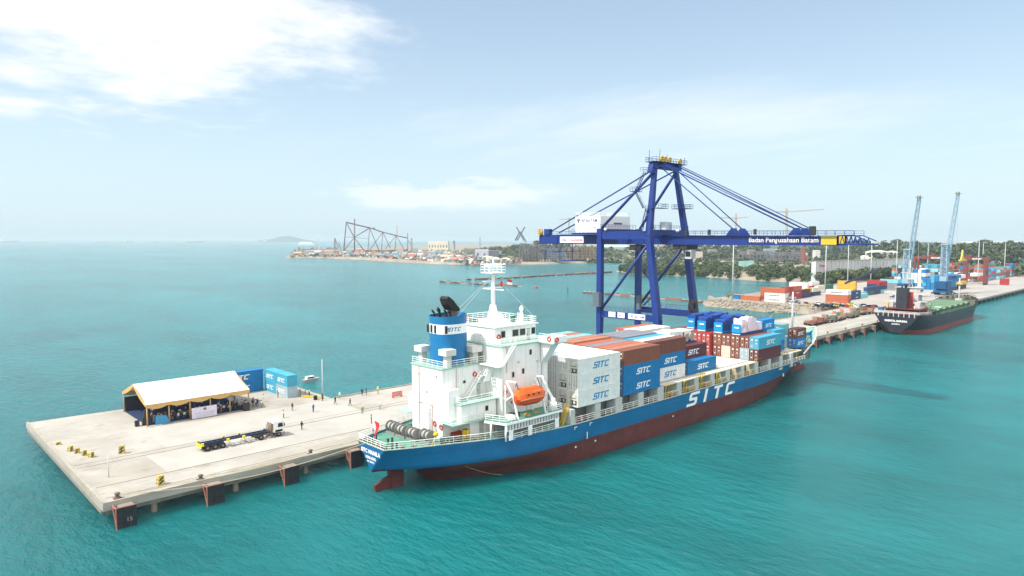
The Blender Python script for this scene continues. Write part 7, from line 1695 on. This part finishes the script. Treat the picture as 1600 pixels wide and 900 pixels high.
# heaps on the peninsula and shoreline clutter that nobody could count
def heaps():
    a = MB(); rg = random.Random(17)
    for i in range(4200):
        if rg.random() < .6:
            px = rg.uniform(455, 812); lo = (402 if px < 560 else 402+(min(px,735)-560)*.062)-.6; py = rg.uniform(392, lo) if px < 640 else rg.uniform(391, lo); s_ = rg.uniform(.8,3.0)
        else: px = rg.uniform(812, 1300); py = rg.uniform(392, 405.5); s_ = rg.uniform(.8,3.0)
        g = ground_pt(px, py); h = s_*rg.uniform(.5,1.8); an = rg.uniform(0,3.1); c_, n_ = math.cos(an)*s_, math.sin(an)*s_; k = rg.uniform(.4,2.2)
        a.prism([(g.x-c_,g.y-n_,3.2),(g.x+n_*k,g.y-c_*k,3.2),(g.x+c_,g.y+n_,3.2),(g.x-n_*k,g.y+c_*k,3.2)], (0,0,h), rg.randrange(6))
    tag(a.build('scrap_and_stores', [M('heap_tan', (.45,.38,.28), .9, var=.3), M('heap_white', (.68,.66,.62), .8), M('heap_rust', (.24,.10,.08), .8, var=.4), M('heap_grey', (.24,.25,.27), .8), M('heap_teal', (.12,.25,.27), .8), M('heap_dark', (.07,.07,.08), .8)]), 'scattered stores, pipes and scrap covering the far shipyard ground', 'scrap', kind='stuff')
    b_ = MB()
    for i in range(26):
        px = rg.uniform(690, 800); py = rg.uniform(399, 408); g = ground_pt(px, py); r_ = rg.uniform(5,14); prof = [(r_,0),(r_*.6,r_*.28),(r_*.25,r_*.42),(.05,r_*.45)]; b_.lathe((g.x,g.y,3.1), prof, 9)
    tag(b_.build('sand_heaps', M('heap_sand', (.52,.46,.34), .95, var=.25, scale=.1)), 'pale sand and gravel heaps near the far shore', 'heaps', kind='stuff')
heaps()
# floating pontoon lines
pm = [M('pontoon_orange', (.42,.16,.09), .8, var=.4, rust=.3), M('pontoon_brown', (.20,.11,.08), .8, var=.4), M('pontoon_pale', (.50,.38,.32), .8, var=.4), M('pontoon_dark', (.09,.08,.08), .8, var=.3)]
def pontoons(pts, n, label, group, gaps=(), weights=(4,3,2,2), size=1.0):
    tot = sum((Vector(b_)-Vector(a)).length for a, b_ in zip(pts, pts[1:])); proto = {}
    for i in range(n):
        if i in gaps: continue
        d = tot*(i+.5)/n
        for a, b_ in zip(pts, pts[1:]):
            a, b_ = Vector(a), Vector(b_); l = (b_-a).length
            if d <= l: p = a.lerp(b_, d/l); an = math.atan2(b_.y-a.y, b_.x-a.x); break
            d -= l
        mi = rg.choices(range(4), weights)[0]
        if mi not in proto:
            t = thing('pontoon', '', 'pontoon'); m_ = MB(); L_ = tot/n*.46; m_.prism([(-L_,-.9*size,-.3),(L_,-.9*size,-.3),(L_,-1.1*size,.9*size),(-L_,-1.1*size,.9*size)], (0,2.0*size,0)); m_.build('float', pm[mi], t); m_ = MB(); m_.tube((-L_*.8,-.3,1.05*size),(L_*.8,-.3,1.05*size),.2*size,n=6); m_.box(-L_*.5,-L_*.2,-.7,.7,.9*size,1.5*size); m_.build('deck_fitting', pm[(mi+1) % 4], t); proto[mi] = t; o = t
        else: o = copy_tree(proto[mi])
        o.location = (p.x, p.y, rg.uniform(-.1,.1)); o.rotation_euler = (0,0,an+rg.uniform(-.04,.04)); o['group'] = group; o['label'] = f'{ordn(i) if i < 99 else "last"} pontoon {label}'
pontoons([(393,334),(393,282),(388,238),(382,212)], 28, 'from the left in the rusty floating line joining the boulder bank', 'floating pontoon lines', weights=(5,3,3,1))
pontoons([(396,512),(397,482),(396,459),(404,432),(410,415)], 20, 'from the left in the near arm of the distant pontoon line', 'floating pontoon lines', gaps=(9,13), weights=(2,4,2,4), size=1.1)
pontoons([(433,517),(488,511),(596,517),(662,518)], 52, 'from the left in the long far pontoon line ending at the mangroves', 'floating pontoon lines', gaps=(1,), weights=(2,3,2,5), size=1.2)
for i, (x, y, s_) in enumerate(((404,394,1.5),(387,344,.6))):
    t = thing('buoy', ('round red mooring buoy floating alone left of the gantry crane','thin dark marker post standing in the water left of the gantry crane')[i], 'buoy', (x,y,0)); a = MB()
    if i == 0: a.lathe((x,y,0), [(.2,-.6),(1.5,-.2),(1.6,.6),(1.0,1.2),(.2,1.4)], 14)
    else: a.tube((x,y,-1),(x,y,3.2),.28,n=8); a.box(x-.4,x+.4,y-.4,y+.4,3.2,3.6)
    a.build('float' if i == 0 else 'post', red_p if i == 0 else dark, t)
def far_ship(px, py, dist, L_, h, label, col, house=True):
    c = survey(px, 374.3, dist); t = thing('distant_ship', label, 'ship', (c.x,c.y,0), 'ships near the horizon'); e = _r.copy(); m = M('farship_'+str(int(col[0]*100)), col, .6); nr = Vector((-e.y,e.x,0))*L_*.12
    a = MB(); P = [Vector((c.x,c.y,0))-e*L_/2, Vector((c.x,c.y,0))+e*L_*.46]; a.add([P[0],P[1],P[1]+nr,P[0]+nr,P[0]-e*2+Vector((0,0,h*.5)),P[1]+e*L_*.05+Vector((0,0,h*.55)),P[1]+nr+Vector((0,0,h*.55)),P[0]+nr+Vector((0,0,h*.5))], [(0,1,2,3),(4,5,6,7),(0,1,5,4),(3,2,6,7),(0,3,7,4),(1,2,6,5)]); a.build('hull', m, t)
    a = MB(); q = Vector((c.x,c.y,0)); x0, x1 = (-.42,.35) if house == 'full' else (-.4,-.25); A2 = q+e*L_*x0; B2 = q+e*L_*x1; a.prism([A2+Vector((0,0,h*.55)),B2+Vector((0,0,h*.55)),B2+nr+Vector((0,0,h*.55)),A2+nr+Vector((0,0,h*.55))], (0,0,h*.6)); a.build('superstructure', white2, t)
far_ship(478,372,5200,120,18,'white cruise ship near the horizon left of the peninsula',(.75,.75,.75),'full')
for i, (px, l, h, c) in enumerate(((306,230,30,(.3,.3,.34)),(200,180,26,(.35,.35,.38)),(160,150,22,(.4,.4,.42)),(12,260,34,(.28,.3,.34)),(65,160,22,(.35,.36,.4)),(420,170,24,(.33,.35,.4)),(240,140,22,(.4,.4,.44)))):
    far_ship(px, 374, 8600, l, h, f'{ordn(i)} faint ship on the open horizon at left', c)
t = thing('work_barge', 'long flat barge with cranes and stores moored behind the peninsula tip', 'barge', ground_pt(500,391,0)); a = MB(); A2 = ground_pt(465,391.5,0); B2 = ground_pt(527,391.5,0); e = (B2-A2).normalized(); nr = Vector((-e.y,e.x,0))*20; a.prism([A2+Vector((0,0,-.5)),B2+Vector((0,0,-.5)),B2+nr,A2+nr], (0,0,6)); a.build('hull', M('barge_red', (.28,.14,.13), .7, var=.3, scale=.1), t); a = MB()
for i in range(22): p = A2+(B2-A2)*rg.random()*.95+nr*rg.uniform(.1,.7); s_ = rg.uniform(2,7); a.box(p.x,p.x+s_,p.y,p.y+s_,5.5,5.5+rg.uniform(2,7))
a.build('deck_stores', M('barge_stores', (.22,.25,.27), .8, var=.4, scale=.2), t)
# ================================================================ AIR
hz = MB().box(-26500,26500,-26500,26500,-1.6,84).build('haze', [], kind='stuff')
hm_ = bpy.data.materials.new('haze'); hm_.use_nodes = True; tt = hm_.node_tree; tt.nodes.clear(); o_ = tt.nodes.new('ShaderNodeOutputMaterial'); v_ = tt.nodes.new('ShaderNodeVolumePrincipled'); v_.inputs['Color'].default_value = (.66,.83,.90,1); v_.inputs['Density'].default_value = HAZE; v_.inputs['Anisotropy'].default_value = 0; tt.links.new(v_.outputs[0], o_.inputs['Volume']); hz.data.materials.append(hm_)
hz['label'] = 'pale humid haze over the whole harbour'; hz['category'] = 'haze'
